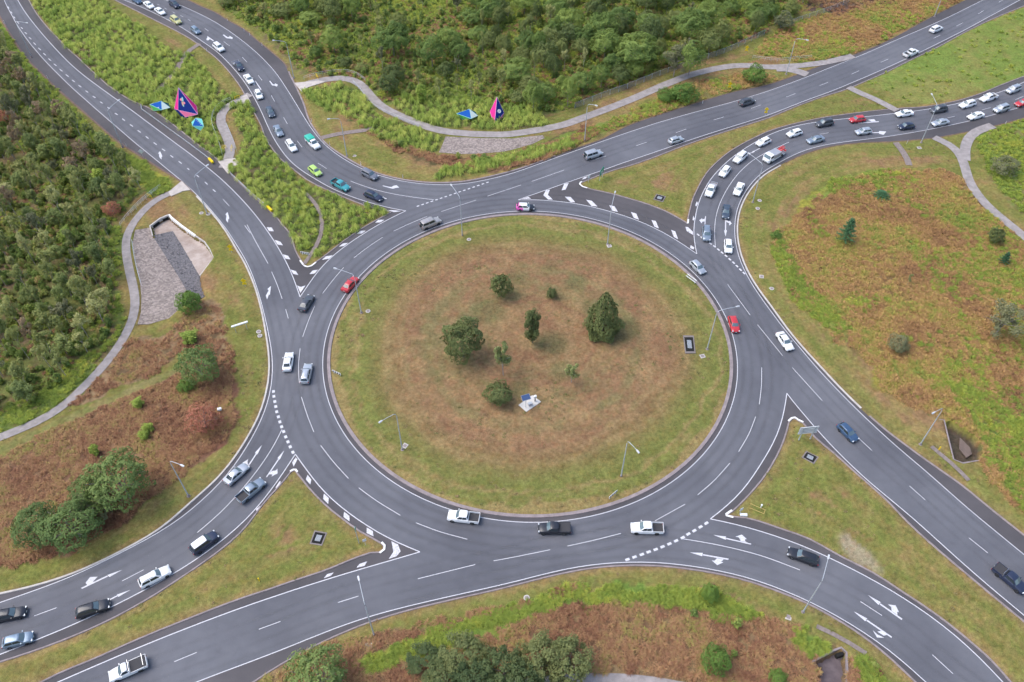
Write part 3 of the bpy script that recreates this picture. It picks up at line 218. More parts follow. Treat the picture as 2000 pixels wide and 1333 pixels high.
ARROW = [[[[-54.07,11.47],[-54.54,12.62],[-54.27,14.17],[-54.62,14.56],[-54.05,15.51],[-53.87,13.88],[-53.77,12.81],[-53.98,12.91]]],[[[-67.93,36.18],[-68.59,37.1],[-68.8,38.62],[-69.16,39.09],[-68.89,39.98],[-68.32,
38.62],[-67.9,37.49],[-68.12,37.45]]],[[[-89.92,60.29],[-90.84,61.52],[-91.23,62.76],[-91.53,62.9],[-91.33,63.88],[-90.59,62.63],[-90.08,61.58],[-90.27,61.52]]],[[[-89.74,123.18],[-89.52,123.5],[-88.1,121.99],[-87.5,
121.91],[-87.56,122.58],[-86.4,121.59],[-86.35,120.73],[-86.9,121],[-88.11,121.2]]],[[[-94.1,120.61],[-93.9,121.51],[-94.17,122.58],[-93.24,121.59],[-91.55,119.82],[-91.65,119.43],[-92.99,120.8],[-93.29,119.82]]],
[[[-70.66,97.11],[-70.48,97.29],[-69.29,95.41],[-68.83,95.31],[-68.85,95.92],[-67.95,95.24],[-67.99,94.22],[-68.71,94.73],[-69.45,94.83]]],[[[-74.71,97.22],[-74.49,97.29],[-71.92,92.71],[-72.12,92.54]],[[-74.33,96.19],
[-74.31,94.9],[-75.11,95.24],[-74.62,96.33]]],[[[-34.26,49.71],[-34.2,49.92],[-32.75,49.41],[-32.12,49.33],[-31.63,49.84],[-30.94,49.97],[-30.23,49.08],[-30.7,49.08],[-31.74,48.65],[-32.55,48.96]]],[[[-34.35,45.52],
[-34.29,45.71],[-32.76,44.98],[-32.96,44.73]]],[[[40.69,38.41],[40.9,38.41],[40.27,35.51],[40.1,35.51]],[[40.48,37.59],[40.32,36.6],[39.77,36.5],[39.52,35.86],[39.13,36.97],[39.88,37.71],[39.89,37.29]]],[[[45.18,37.94],
[45.44,37.94],[44.62,33.47],[44.39,33.47]],[[44.16,33.42],[44.83,33.51],[44.13,31.34]],[[45.31,37.13],[45.72,36.6],[46.05,36.78],[46.33,35.86],[45.63,35.12],[45.76,35.97],[45.19,36.43]]],[[[-47.65,-24.95],[-48.02,
-26.96],[-48.55,-26.61]],[[-48.17,-26.87],[-49.03,-29.4],[-49.2,-29.26],[-48.36,-26.76]],[[-50.22,-28.66],[-49.41,-27.91],[-49.47,-28.46],[-49.1,-29.2],[-49.27,-29.6],[-49.74,-28.99]]],[[[-43.48,-26.06],[-43.92,-28.05],
[-44.39,-27.71]],[[-44.05,-27.99],[-45.42,-31.65],[-45.58,-31.52],[-44.21,-27.86]],[[-45.21,-31.02],[-44.83,-30.36],[-44.18,-30.27],[-43.97,-29.87],[-43.75,-30.86],[-44.28,-31.19],[-44.66,-31.52],[-44.58,-31.06]]],
[[[-64.75,-48.7],[-66.34,-49.93],[-66.78,-49.58]],[[-66.61,-49.85],[-69.94,-51.88],[-70.12,-51.71],[-66.79,-49.67]],[[-69.74,-50.89],[-69.37,-49.91],[-68.2,-49.87],[-68.58,-50.52],[-68.62,-50.89],[-69.3,-51.28]]],
[[[-62.38,-52.03],[-63.92,-53.2],[-64.24,-52.82]],[[-64.07,-53.09],[-65.53,-54.08],[-65.66,-53.91],[-64.19,-52.92]]],[[[29.18,-42.6],[31.19,-42.9],[31.04,-43.48]],[[31.17,-43.13],[35.04,-44.18],[34.93,-44.34],[31.12,
-43.32]],[[33.8,-42.54],[34.49,-43.37],[34.17,-43.37],[34.14,-43.77],[34.57,-44.02],[33.42,-43.69],[33.27,-43.07],[32.72,-42.92]]],[[[24.91,-45.7],[26.98,-45.79],[26.79,-46.38]],[[26.97,-46.01],[30.92,-46.79],[30.82,
-47.01],[26.9,-46.22]],[[30.13,-46.9],[29.64,-47.32],[29.98,-47.43],[28.92,-47.91],[28.18,-47.09],[28.63,-47.15],[29.07,-46.72]]],[[[51.25,-52.87],[52.86,-54.03],[52.42,-54.48]],[[52.78,-54.23],[55.36,-56.66],[55.17,
-56.84],[52.59,-54.39]],[[54.1,-55.41],[54.24,-54.81],[53.89,-54.39],[54.99,-54.55],[55.16,-55.63],[54.92,-55.55],[54.78,-56.07]]],[[[48.31,-55.48],[50.06,-56.61],[49.64,-57.04]],[[50.01,-56.8],[52.93,-59.41],[52.78,
-59.58],[49.81,-56.96]],[[50.98,-58.62],[51.79,-58.47],[52.44,-59.08],[51.76,-59.26]],[[50.36,-58.42],[50.85,-59.06],[51.72,-59.56],[50.67,-59.51]]],[[[86.43,76.22],[86.53,76.58],[92.1,77.25],[91.99,76.89]],[[89.48,
77.98],[91.16,78.23],[91.35,77.25],[90.14,77.07]]],[[[88.52,71.81],[88.62,72.17],[90.94,72.28],[90.83,71.93]],[[90.81,72.76],[92.58,72.52],[91.46,71.05],[90.44,71.52]]],[[[55.75,62.89],[55.89,63.17],[58.81,65.41],[58.68,
65.07]],[[56.27,63.06],[56.66,63.95],[57.31,64.17],[56.98,63.61]]]]
PATH = [{'p':[[-80.76,49.33],[-82.4,48.16],[-84.01,46.93],[-85.46,45.53],[-86.7,43.94],[-87.64,42.16],[-88.34,40.26],[-88.85,38.31],[-89.21,36.32],[-89.37,34.31],[-89.33,32.29],[-89.06,30.29],[-88.53,28.34],[-87.89,
26.43],[-87.15,24.55],[-86.35,22.69],[-85.53,20.85],[-84.68,19.02],[-83.81,17.19],[-82.95,15.37],[-82.14,13.52],[-81.39,11.64],[-80.79,9.72],[-80.37,7.74],[-80.1,5.74],[-80.04,3.72],[-80.13,1.7],[-80.34,-0.3],[-80.68,
-2.29],[-81.13,-4.26],[-81.68,-6.21],[-82.31,-8.13],[-83.02,-10.02],[-83.79,-11.88],[-84.6,-13.73],[-85.52,-15.53],[-86.68,-17.18],[-88.04,-18.67],[-89.55,-20.01],[-91.19,-21.18],[-92.89,-22.28],[-94.61,-23.34],[-126.19,
-47.89]],
'w':1.8},{'p':[[-73.83,56.78],[-73.63,58.78],[-73.53,60.8],[-73.68,62.81],[-74.02,64.79],[-74.61,66.72],[-75.35,68.6],[-76.2,70.43],[-77.1,72.23],[-78.02,74.03],[-78.85,75.87],[-79.46,77.79],[-79.8,79.77],[-79.75,81.79],
[-79.26,83.73],[-78.22,85.46],[-77.04,87.09],[-75.77,88.66],[-74.49,90.22]],
'w':2.4},{'p':[[-62.21,93.89],[-60.58,95.08],[-58.89,96.17],[-57.08,97.05],[-55.2,97.77],[-53.25,98.3],[-51.25,98.5],[-49.27,98.16],[-47.46,97.31],[-45.93,96],[-44.62,94.47],[-43.55,92.76],[-42.62,90.98],[-41.65,89.2],
[-40.58,87.5],[-39.44,85.84],[-38.19,84.25],[-36.78,82.82],[-35.26,81.5],[-33.68,80.25],[-32.06,79.04],[-30.43,77.86],[-28.77,76.72],[-27.09,75.6],[-25.37,74.55],[-23.57,73.64],[-21.71,72.87],[-19.78,72.29],[-17.8,
71.92],[-15.81,71.61],[-13.81,71.35],[-11.8,71.21],[-9.78,71.12],[-7.77,71.04],[-5.76,71.05],[-3.76,71.3],[-1.79,71.74],[0.16,72.24],[2.11,72.77],[4.04,73.35],[5.95,74],[7.85,74.67],[9.71,75.43],[11.49,76.39],[13.19,
77.46],[14.88,78.56],[16.58,79.64],[18.28,80.73],[19.98,81.81],[21.67,82.9],[23.36,84.01],[25.02,85.15],[26.68,86.29],[28.34,87.44],[29.98,88.6],[31.6,89.81],[33.2,91.03],[34.8,92.26],[36.4,93.48],[38.02,94.68],[39.67,
95.84],[41.33,96.99],[42.99,98.13],[44.66,99.26],[46.4,100.27],[48.22,101.15],[50.05,101.97],[51.9,102.79],[53.77,103.55],[55.67,104.19],[57.6,104.77],[59.57,105.21],[61.58,105.36],[63.6,105.34],[65.6,105.13],[67.57,
104.72],[69.57,104.48],[71.58,104.56],[73.59,104.76],[75.59,104.99],[77.59,105.27],[79.57,105.64],[81.54,106.05],[83.51,106.49],[85.45,107.05],[87.35,107.7],[89.25,108.39],[91.11,109.15],[92.94,110],[94.76,110.87]],
'w':2.6},{'p':[[70.98,103.59],[73.22,103.54],[75.38,102.96],[77.29,101.8],[79.06,100.41]],
'w':3},{'p':[[103.89,69.83],[105.23,68.31],[106.45,66.69],[107.24,64.83],[107.59,62.84],[107.57,60.82],[107.32,58.81],[106.96,56.81],[106.55,54.83],[106.18,52.83],[105.97,50.82],[105.91,48.79],[105.99,46.77],[106.21,
44.75],[106.55,42.76],[107.09,40.8],[107.73,38.88],[108.45,36.98],[109.19,35.1],[109.91,33.2],[110.63,31.31],[124.64,-6.16]],
'w':2.3},{'p':[[120.94,75.14],[119.07,74.24],[117.22,73.33],[115.49,72.21],[113.95,70.82],[112.57,69.29],[111.43,67.57],[110.4,65.77],[109.54,63.9],[108.83,61.95],[108.15,60]],
'w':2.5},{'p':[[88.72,93.75],[90.05,92.05],[91.47,90.42],[93.01,88.91],[94.46,87.3],[95.79,85.6],[97.06,83.85],[98.28,82.06]],
'w':2.2},{'p':[[-43.31,-70.38],[-3.47,-66.79],[-1.46,-66.55],[0.55,-66.33],[2.56,-66.13],[4.57,-65.99],[6.59,-65.89],[8.61,-65.85],[10.64,-65.88],[12.66,-65.97],[14.67,-66.14],[16.68,-66.37],[18.67,-66.69],[20.66,
-67.07],[60.38,-71.77]],
'w':2.2}]
SWALE = [{'p':[[-95.21,117.84],[-96.19,115.97],[-97.13,114.08],[-97.61,112.03],[-97.79,109.93],[-97.9,107.82],[-97.93,105.71],[-97.95,103.6],[-98.06,101.49],[-98.47,99.42],[-98.97,97.37],[-99.47,95.32],[-99.97,93.27],
[-100.47,91.21]],
'w':1.5},{'p':[[-48.21,22.28],[-47.62,24.22],[-47.07,26.16],[-46.61,28.13],[-46.3,30.13],[-46.21,32.15],[-46.31,34.17],[-46.58,36.18],[-47.05,38.14],[-47.7,40.06],[-48.58,41.87],[-49.66,43.59],[-50.85,45.23],[-52.09,
46.82]],
'w':0.9},{'p':[[-52.27,69.42],[-50.16,70.38],[-48,71.23],[-45.79,71.91],[-43.54,72.45],[-41.29,73.02],[-39.17,73.94]],
'w':1.6},{'p':[[70.48,-25.31],[71.54,-27.03],[72.64,-28.71],[73.6,-30.48],[74.42,-32.32]],
'w':0.8},{'p':[[42.09,-57.83],[44.27,-59.04],[46.35,-60.42],[48.32,-61.95]],
'w':0.7},{'p':[[93.36,67.53],[93.72,65.12],[93.96,62.7],[93.95,60.26],[93.67,57.85]],
'w':1.6},{'p':[[-98.16,113.11],[-96.27,111.46],[-95.13,110.43],[-97.11,111.98]],
'w':0.8}]
VEH = [['sedan','blue',-121.77,144.44,-0.8],['sedan','white',-116.85,141.14,-0.82],['sedan','white',-112.21,136.98,-0.82],['suv','navy',-109.03,141.48,-0.8],['suv','yellow',-105.66,131.07,-0.82],['hatch','steel',-98.1,
124.91,-0.86],['suv','white',-88.66,114.54,-0.86],['ute_silver','navy',-80.58,104.04,-1],['sedan','white',-76.14,97.03,-1.03],['hatch','white',-71.82,89.17,-1.14],['sedan','slate',-66.99,80.71,-1.16],['sedan','greyblue',
-63.21,71.94,-1.11],['wagon','white',-58.67,65.3,-1.04],['canopy','white',-53.46,66.43,-0.91],['hatch','lime',-51.04,54.89,-0.84],['ute','teal',-44.1,49.23,-0.67],['suv','grey',-37.69,53.33,-0.65],['wagon','navy',-35.81,
45.11,-0.54],['fourwd','champagne',-21.86,35.15,0.58],['promo','white',-0.41,40.99,-0.05],['fourwd','silver',16.6,61.5,0.48],['hatch','silver',37.84,67.84,0.5],['suv','charcoal',59.18,85.41,0.49],['ute','white',111.39,
111.35,0.58],['suv','white',123.61,125.57,0.61],['suv','silver',132.8,91.63,-2.64],['ute','white',124.41,87.48,-2.68],['wagon','white',117.58,84.33,-2.73],['suv','charcoal',109.06,81.81,-2.86],['sedan','white',99.4,
79.93,-2.91],['hatch','red',86.28,77.16,-2.94],['suv','charcoal',77.28,75.36,-2.85],['hatch','white',68.47,70.86,-2.7],['hatch','white',59.75,66.99,-2.55],['suv','white',52.67,60.26,-2.29],['hatch','white',47.91,54.64,
-2.15],['ute_silver','white',43.35,47.48,-1.97],['suv','greyblue',39.81,31.54,-1.71],['sedan','red',132.61,85.08,-2.72],['suv','silver',125.68,82.13,-2.7],['sedan','white',117.68,78.82,-2.74],['sedan','silver',107.31,
75.67,-2.83],['hatch','navy',97.98,73.98,-2.94],['hatch','silver',86.32,71.61,-2.92],['sedan','greyblue',73.12,67.97,-2.77],['tow','white',61.07,60.86,-2.46],['sedan','white',50,47.71,-2.02],['sedan','slate',45.54,39.33,
-1.81],['hatch','white',43.92,27.37,-1.72],['hatch','silver',36.2,20.64,-1.09],['hatch','red',40.86,3.86,-1.54],['sedan','white',50.04,-0.73,-1.3],['hatch','blue',56.33,-22.6,-1.08],['ute_bar','navy',73.78,-50.5,-0.94],
['wagon','black',42.6,-46.7,2.74],['ute','white',18.46,-41.73,3.11],['ute_cover','black',3.41,-41.78,3.14],['ute','white',-11.39,-39.69,3.01],['wagon','silver',-42.38,-8.96,1.57],['sedan','white',-46.38,-6.02,1.63],
['sedan','charcoal',-45.55,9.82,1.28],['sedan','red',-37.34,15.41,1.12],['sedan','silver',-50.57,-31.36,0.94],['ute','greyblue',-47.34,-34.67,0.88],['suv_white','navy',-52.77,-44.35,0.78],['wagon','white',-59,-50.13,
0.59],['wagon','black',-66.85,-55.31,0.37],['wagon','black',-79.13,-56.23,0.22],['hatch','steel',-76.21,-60.12,0.28],['ute_single','white',-58.62,-64.4,-2.68]]
LAMP = [[34.62,-2.34,0.22,4.18],[-22.73,-26,-2.42,3.31],[15.21,-31.53,-1.05,2.98],[40.54,-55.69,1.12,4.05],[68.66,-24.87,-2.61,2.86],[-57.81,-35.4,-0.44,2.98],[-34.08,7.55,2.79,4.23],[-14.55,31.53,2.06,4.6],[17.57,28.66,
1.33,4.6],[-23.94,-59.22,1.9,4.08],[-64.14,98.68,3.1,3.49],[-44.36,61.76,-2.87,2.92],[14.88,68.1,-0.55,2.6],[73.19,100.58,-0.57,3.24],[126.52,134.74,1.35,2.96],[99.86,67.54,1.56,4.6],[-101.15,65.53,1.12,4.24],[-73.31,
39.08,1.02,4.35],[-141.59,110.19,-0.37,4.55],[52.55,43.39,2.17,4.59]]
ZONE = {'verge_a':[[-178.73,153.22],[-155.82,125.97],[-138.03,102.25],[-115.72,77.79],[-101.29,64.06],[-92.65,56.59],[-83.15,49.27],[-83.93,45.56],[-87.53,45.56],[-94.12,52.07],[-112.04,69.18],[-129.34,87.14],[-145.28,
105.89],[-160.61,122.83]],
'yellow':[[-100.3,62.97],[-92.96,57.63],[-83.98,50.07],[-84.2,46.52],[-87.82,46.52],[-94.49,52.48],[-99.56,58.68]],
'forest_l':[[-175.63,139.11],[-158.89,125.97],[-145.42,107.32],[-129.42,88.41],[-112.04,70.32],[-99.76,59.32],[-94.43,53.09],[-90.52,47.5],[-92.63,42.69],[-92.86,35.32],[-89.09,21.67],[-84.73,9.31],[-83.42,2.16],[-85.12,
-3.27],[-88.24,-10.98],[-93.51,-17.03],[-100.83,-21.64],[-112.27,-17.03],[-158.91,62.97]],
'open_t':[[-70.86,160.68],[-52.16,146.04],[-44.18,132.42],[-34.38,127.56],[-19.34,137.42],[-1.87,140.82],[3.27,160.68]],
'verge_p':[[-93.55,35.32],[-91.47,35.32],[-87.55,21.67],[-81.02,3.55],[-80.64,-3.27],[-84.26,-14.05],[-90.26,-20.51],[-99.59,-24.43],[-101.34,-20.51],[-93.99,-15.85],[-88.7,-9.73],[-84.12,-3.27],[-82.92,2.16],[-86.81,
15.34]],
'bracken_l':[[-98.26,-31.36],[-92.87,-27.47],[-85.43,-21.08],[-74.94,-13.44],[-67.57,-9.1],[-65.36,-4.6],[-60.42,-6.55],[-56.84,-7.19],[-53.6,-20.51],[-55.67,-26.07],[-60.68,-32.38],[-64.85,-37.37],[-73.25,-44.86],
[-83.89,-48.84],[-89.74,-50.13]],
'straw_l':[[-80.07,-1.94],[-78.2,0.09],[-71.25,0.5],[-69.01,9.31],[-66.23,10.79],[-62.89,7.84],[-59.68,0.78],[-56.78,-7.45],[-62.23,-7.19],[-67.05,-1.94],[-68.39,-6.16],[-73.28,-9.48],[-80.46,-14.05],[-87.22,-18.78],
[-89.69,-19.59],[-83.74,-12.83],[-81.04,-6.55]],
'lom_a':[[-170.04,168.43],[-151.72,139.11],[-136.58,119.74],[-116.32,95.45],[-105.33,85.13],[-97.01,77.79],[-75.81,56.59],[-72.45,55.55],[-78.34,69.63],[-79.93,78.99],[-76.21,86.38],[-75.97,88.41],[-81.23,90.21],[-90.67,
104.48],[-96.94,112.83],[-101.31,112.53],[-116.59,128.53],[-131.58,143.24],[-139.93,160.68]],
'lom_b':[[-72.69,56.59],[-71,62.97],[-71.18,69.63],[-76.58,78.99],[-75.93,85.13],[-73.74,87.65],[-69.54,74.24],[-61.66,60.81],[-52.16,49.47],[-41.51,42.69],[-31.78,40.44],[-37.98,33.53],[-43.84,26.62],[-46.79,24.12],
[-49.16,24.95],[-51.74,30.03],[-55,35.32],[-66.77,49.47]],
'lom_c':[[-59.93,91.51],[-51.43,95.45],[-45.13,90.21],[-39.15,80.2],[-31.22,74.24],[-21.47,70.09],[-22.61,63.4],[-30.46,65.6],[-38.83,71.46],[-44.99,78.51],[-52.31,82.64],[-57.89,87.65]],
'lom_d':[[-21.33,52.88],[-9.69,55.96],[2.86,61.24],[11.31,65.6],[11.05,68.28],[1.64,63.84],[-12.26,58.68],[-20.62,55.55]],
'lom_e':[[-34.92,85.13],[-31.13,88.92],[-17.19,86.38],[-3.47,85.13],[4.61,80.2],[5.81,75.41],[-4.79,73.77],[-16.68,74.24],[-27.43,76.6]],
'chan_t':[[-52.38,87.65],[-46.89,82.64],[-42.45,74.24],[-34.43,66.71],[-22.24,57.63],[-8.43,55.14],[4.11,60.38],[17.39,70.09],[16.35,74.24],[6.91,68.5],[-3.47,62.97],[-16.12,60.81],[-22.58,62.97],[-33.2,67.38],[-43.47,
77.07],[-49.45,86.38]],
'forest_t':[[-103.07,168.43],[-92.74,139.11],[-76.7,122.83],[-64.16,103.64],[-54.95,100.05],[-45.89,96.26],[-39.02,85.13],[-31.03,87.65],[-17.19,86.38],[-3.47,85.13],[4.61,80.2],[11.49,83.38],[24.59,93.6],[41.43,104.48],
[56.02,113.71],[69.76,122.83],[85.4,137.42],[106.43,168.43]],
'brown_t1':[[-35.73,125.34],[-16.11,135.74],[-14.53,110.78],[-22.61,110.19],[-30.81,102.25],[-40.89,102.25],[-43.23,110.19]],
'brown_t2':[[57.36,135.74],[67,132.42],[68.69,121.28],[58.03,116.7]],
'brown_t3':[[-65.02,125.97],[-59.92,122.83],[-53.62,110.78],[-56.13,107.89],[-61.97,116.7]],
'field_t':[[66.88,112.24],[72.81,122.83],[84.22,132.42],[99.68,137.42],[122.19,153.22],[143.39,156.92],[139.37,146.04],[119.7,130.79],[101.34,116.1],[90.54,109.33],[78.11,106.46],[76.39,108.46]],
'dark_t':[[83.42,135.74],[92.6,140.82],[97.64,135.74],[119.89,146.04],[125.03,156.92],[89.99,156.92]],
'mix_t':[[1.63,62.97],[14.96,73.08],[30.45,82.64],[45.9,95.45],[59.75,101.7],[72.07,98.95],[63.97,94.13],[42.94,84.63],[27.11,76.12],[16.03,69.18],[4.11,60.38]],
'lush':[[94.25,96.79],[125.65,121.28],[170.17,149.6],[147.86,99.5],[130.54,95.45],[113.64,87.65],[103.17,85.13],[99.58,88.92]],
'field_r':[[54.25,31.77],[65.95,43.64],[73.67,52.07],[87.26,55.55],[99.84,55.96],[104.17,50.87],[106.21,40.44],[110.65,28.66],[115.74,15.34],[88.87,-45.76],[81.17,-38.82],[77.99,-32.89],[77.78,-28.22],[75.32,-27.15],
[75.56,-20.51],[75.16,-18.78],[71.76,-16.44],[65.04,-12.22],[65.95,-5.9],[61.16,0.09],[55.6,10.79],[53.41,20.06]],
'fringe_r':[[54.02,31.77],[58.08,33.53],[56.65,20.86],[60.01,11.53],[64.65,3.55],[62.41,-0.86],[55.32,9.6],[52.53,20.06]],
'fringe_r2':[[62.58,40.44],[72.79,52.48],[87.39,55.96],[87.25,53.49],[74.44,49.47],[66.21,40.81]],
'green_r':[[77.67,-10.36],[83,-11.6],[86.57,-17.03],[94.4,-20.51],[87.27,-42.12],[81.37,-38.34],[79.96,-33.4],[79.18,-28.75],[81.06,-22.77],[79.5,-15.85]],
'green_r2':[[114.15,70.77],[137.63,82.64],[117.69,31.77],[113.06,39.88],[111.72,54.52]],
'veg_b':[[-34.39,-60.78],[-27,-59.63],[-18.78,-58.07],[-8.89,-56.09],[-2.69,-55.29],[6.79,-52.41],[16.35,-51.57],[24.28,-51.57],[30.32,-53.24],[34.44,-56.09],[39.3,-58.46],[44.59,-61.54],[47.73,-63.62],[51.22,-68.99],
[45.61,-73.38],[-34.32,-73.38],[-38.65,-65.81]],
'fringe_b':[[-26.57,-62.88],[-19.39,-59.86],[-2.69,-55.12],[7.61,-51.83],[23.51,-51.41],[33.87,-55.12],[34.39,-56.33],[27.44,-56.33],[16.08,-54.15],[5.9,-54.47],[-3.47,-57.68],[-18.36,-63.03],[-24.06,-65.23]],
'fringe_b2':[[38.23,-58.15],[41.44,-59.09],[43.83,-61.01],[42.83,-62.51],[39.56,-62.14],[38.13,-60.24]],
'fringe_b3':[[46.41,-62.51],[48.48,-63.62],[50.43,-66.88],[46.06,-66.88]]}
CUL_STONE = [[-88.08,33.48,0.12],[-85.05,34.3,0.1],[-84.09,32.36,-0.55],[-81.43,28.62,-0.75],[-78.11,24.01,-0.8],[-74.84,19.39,-0.8],[-71.78,14.82,-0.7],[-72.32,13.47,-0.5],[-71.1,9.41,-0.1],[-72.76,6.01,0.1],[-76.43,
4.28,0.12],[-78.59,4.28,0.12],[-78.94,7.72,0.12],[-80.21,12.16,0.12],[-81.57,15.83,0.12],[-83.37,19.84,0.12],[-85.14,23.98,0.12],[-86.65,27.5,0.12],[-87.37,29.55,0.12]]
CUL_ROCK = [[-84.11,32.4,-0.58],[-80.2,34.35,-0.95],[-77.04,29.75,-0.95],[-73.85,24.87,-0.9],[-70.49,19.68,-0.85],[-68.87,15.9,-0.85],[-67.43,13.34,-0.6],[-67.89,12.38,-0.55],[-69.93,14.03,-0.6],[-71.79,14.84,-0.72],
[-74.85,19.41,-0.82],[-78.12,24.03,-0.82],[-81.45,28.65,-0.78]]
CUL_APRON = [[-84.39,32.89,-1],[-85.5,35.89,-1],[-84.03,37.93,-1],[-82.4,39.03,-1],[-78.65,35.62,-1],[-74.33,31.83,-0.95],[-71.36,29.2,-0.7],[-68.51,24.64,-0.25],[-70.08,19.14,-0.45],[-70.55,19.85,-0.9],[-73.88,24.92,
-0.95],[-77.07,29.81,-1],[-80.23,34.41,-1]]
CUL_RIM = [[-83.65,31.6,0.1],[-85.24,34.95,0.12],[-83.73,37.55,0.14],[-82.02,38.93,0.14],[-81.22,37.93,0.12],[-78.18,35.1,0.1],[-74.17,31.68,0.08],[-71.6,29.62,0.06],[-69.78,27.07,0.05],[-68.19,24.33,0.03],[-69.88,18.76,
-0.1]]
PIT_CUL = [[-83.63,31.72],[-85.27,35.04],[-83.78,37.67],[-82.1,39.05],[-81.25,38.03],[-78.23,35.17],[-74.2,31.72],[-71.62,29.63],[-69.79,27.08],[-68.24,24.37],[-69.66,18.66],[-68.25,15.02],[-66.97,12.51],[-67.54,11.6],
[-71.05,9.31],[-72.82,6.1],[-76.5,4.39],[-78.66,4.39],[-79.02,7.84],[-80.29,12.28],[-81.65,15.95],[-83.45,19.97],[-85.23,24.12],[-86.74,27.63],[-87.46,29.69],[-88.16,33.62],[-85.12,34.42]]
PIT_R = [[74.7,-19.59],[74.03,-23.77],[73.41,-27.92],[74.73,-28.79],[78.38,-28.14],[79.77,-25.73],[79.35,-23.2],[77.66,-21.48],[76.42,-19.74]]
PIT_R_WALL = [[73.71,-19.38],[74.78,-19.5],[74.08,-23.77],[73.43,-27.98],[74.73,-28.79],[78.51,-28.09]]
PIT_R_SLAB = [[76.94,-22.63],[77.9,-24.75],[77.77,-26.15],[76.51,-26.92],[75.94,-25.03]]
PIT_B = [[39.57,-63.37],[41.94,-62.23],[43.7,-61.37],[44.93,-61.04],[45.51,-61.75],[45.09,-63.56],[44.48,-66.03],[44.09,-67.61],[38.9,-67.61],[40.38,-65.42],[41.13,-63.94]]
PIT_B_WALL1 = [[39.57,-63.37],[41.93,-62.27],[43.78,-61.43]]
PIT_B_WALL2 = [[43.78,-61.43],[44.93,-61.04],[45.51,-61.75],[45.09,-63.56],[44.48,-66.03],[43.96,-68.14]]
STONE_T = [[-20.37,70.12],[-12.1,69.42],[-3.47,69.19],[0.52,70],[4.36,70.7],[4.83,69.42],[1.46,66.67],[-3.47,64.31],[-5.42,63.58],[-11.91,62.64],[-16.45,62.47],[-21.68,63.19],[-21.04,66.11]]
GRATE = [[[-35.98,-44.3],[-35.58,-41.89],[-33.45,-42.31],[-33.93,-44.64]],[[46.99,-27.68],[48.12,-26.31],[50.02,-27.61],[48.81,-29.08]],[[29.48,44.37],[30.49,46.46],[32.59,45.47],[31.65,43.4]],[[30.38,1.18],[32.5,1.18],
[32.19,-3.47],[30.15,-3.51]]]
PADS = [[-32.78,7.99,'r'],[-13.02,30.21,'r'],[17.94,27.98,'s'],[-22.35,-25.2,'s'],[13.59,-30.94,'r'],[33.4,-4.2,'s'],[-24.52,-60.85,'s'],[38.2,-56.41,'s'],[-1.22,-53.41,'r'],[-74.73,39.42,'r'],[-73,39.08,'r'],[-53.86,
2.3,'r'],[-53.4,1.19,'r'],[54.27,44.02,'r'],[53.23,41.11,'r'],[49.42,18.21,'s'],[50.81,14.57,'r'],[-42.47,61.67,'r'],[98.55,65.16,'s']]
POSTS = [[-90.33,131.95],[-83.8,125.38],[-81.57,122.98],[-76.61,116.61],[-91.94,113.3],[-55.63,77.06],[-49.29,66.41],[-40.44,58],[-67.32,72.18],[-64.67,66.69],[-61.43,61.39],[-40.43,57.93],[-29.7,52.79],[-48.5,48.08],
[-43.37,44.98],[-37.76,42.18],[47.47,85.68],[124.39,75.74],[96.14,67.24],[-157.89,130.08],[-157.46,129.99],[-100.29,65.84],[-132.4,98.32]]
RAILG = [[[-102.07,84.1],[-101.42,82.31],[-99.94,80.95],[-98.46,79.58],[-97,78.2],[-95.53,76.82],[-94.07,75.43],[-92.61,74.05],[-91.15,72.66],[-89.69,71.28],[-88.2,69.92],[-86.72,68.56],[-85.28,67.16],[-83.84,65.75],
[-82.39,64.35],[-80.93,62.97],[-79.48,61.57],[-78.05,60.16]],[[-72.25,55.4],[-71.03,53.74],[-69.64,52.21],[-68.3,50.65],[-66.97,49.08],[-65.61,47.53],[-64.22,46],[-62.81,44.5],[-61.41,42.99],[-60.03,41.46]]]
RAILEND = [[[-78.01,60.02],[-76.65,58.4]],[[-60.03,41.46],[-58.56,39.75]]]
HAND = [[[-86.67,48.82],[-87.85,47.01],[-88.87,45.1],[-89.69,43.1],[-90.34,41.03],[-90.87,38.93],[-91.33,36.81],[-91.73,34.69]],[[-87,47.82],[-88.21,45.72],[-89.17,43.5],[-89.91,41.19],[-90.53,38.85]],[[-78.88,86.96],
[-80.45,85.6],[-81.42,83.77],[-81.84,81.74],[-81.86,79.65],[-81.64,77.58],[-81.03,75.59],[-80.3,73.64],[-79.43,71.75],[-78.52,69.87],[-77.65,67.98],[-76.81,66.07],[-76.03,64.14],[-75.28,62.2]],[[-77.1,74.84],[-76.19,
72.94],[-75.29,71.03],[-74.39,69.13],[-73.5,67.22],[-72.7,65.28],[-71.96,63.3]],[[-61.06,97.63],[-59.27,98.94],[-57.29,99.92],[-55.2,100.65],[-53.07,101.24],[-50.86,101.39],[-48.68,101.1],[-46.82,99.93],[-45.28,98.34],
[-43.91,96.6]],[[-47.25,95.92],[-46.01,93.89],[-44.79,91.85],[-43.69,89.74],[-42.65,87.6],[-41.86,85.36]],[[-41.09,84.72],[-39.54,83.21],[-37.98,81.71],[-36.32,80.34],[-34.56,79.09],[-32.78,77.86],[-30.99,76.65],[-29.2,
75.45],[-27.4,74.24]],[[-87.2,29.1],[-86.4,27.11],[-85.59,25.12],[-84.74,23.14],[-83.86,21.19],[-82.96,19.23],[-82.01,17.31],[-81.02,15.4]],[[65.42,109.02],[67.51,108.47],[69.57,107.83],[71.68,107.39],[73.82,107.68],
[75.92,108.18],[78.04,108.6],[80.18,108.93],[82.32,109.24]]]
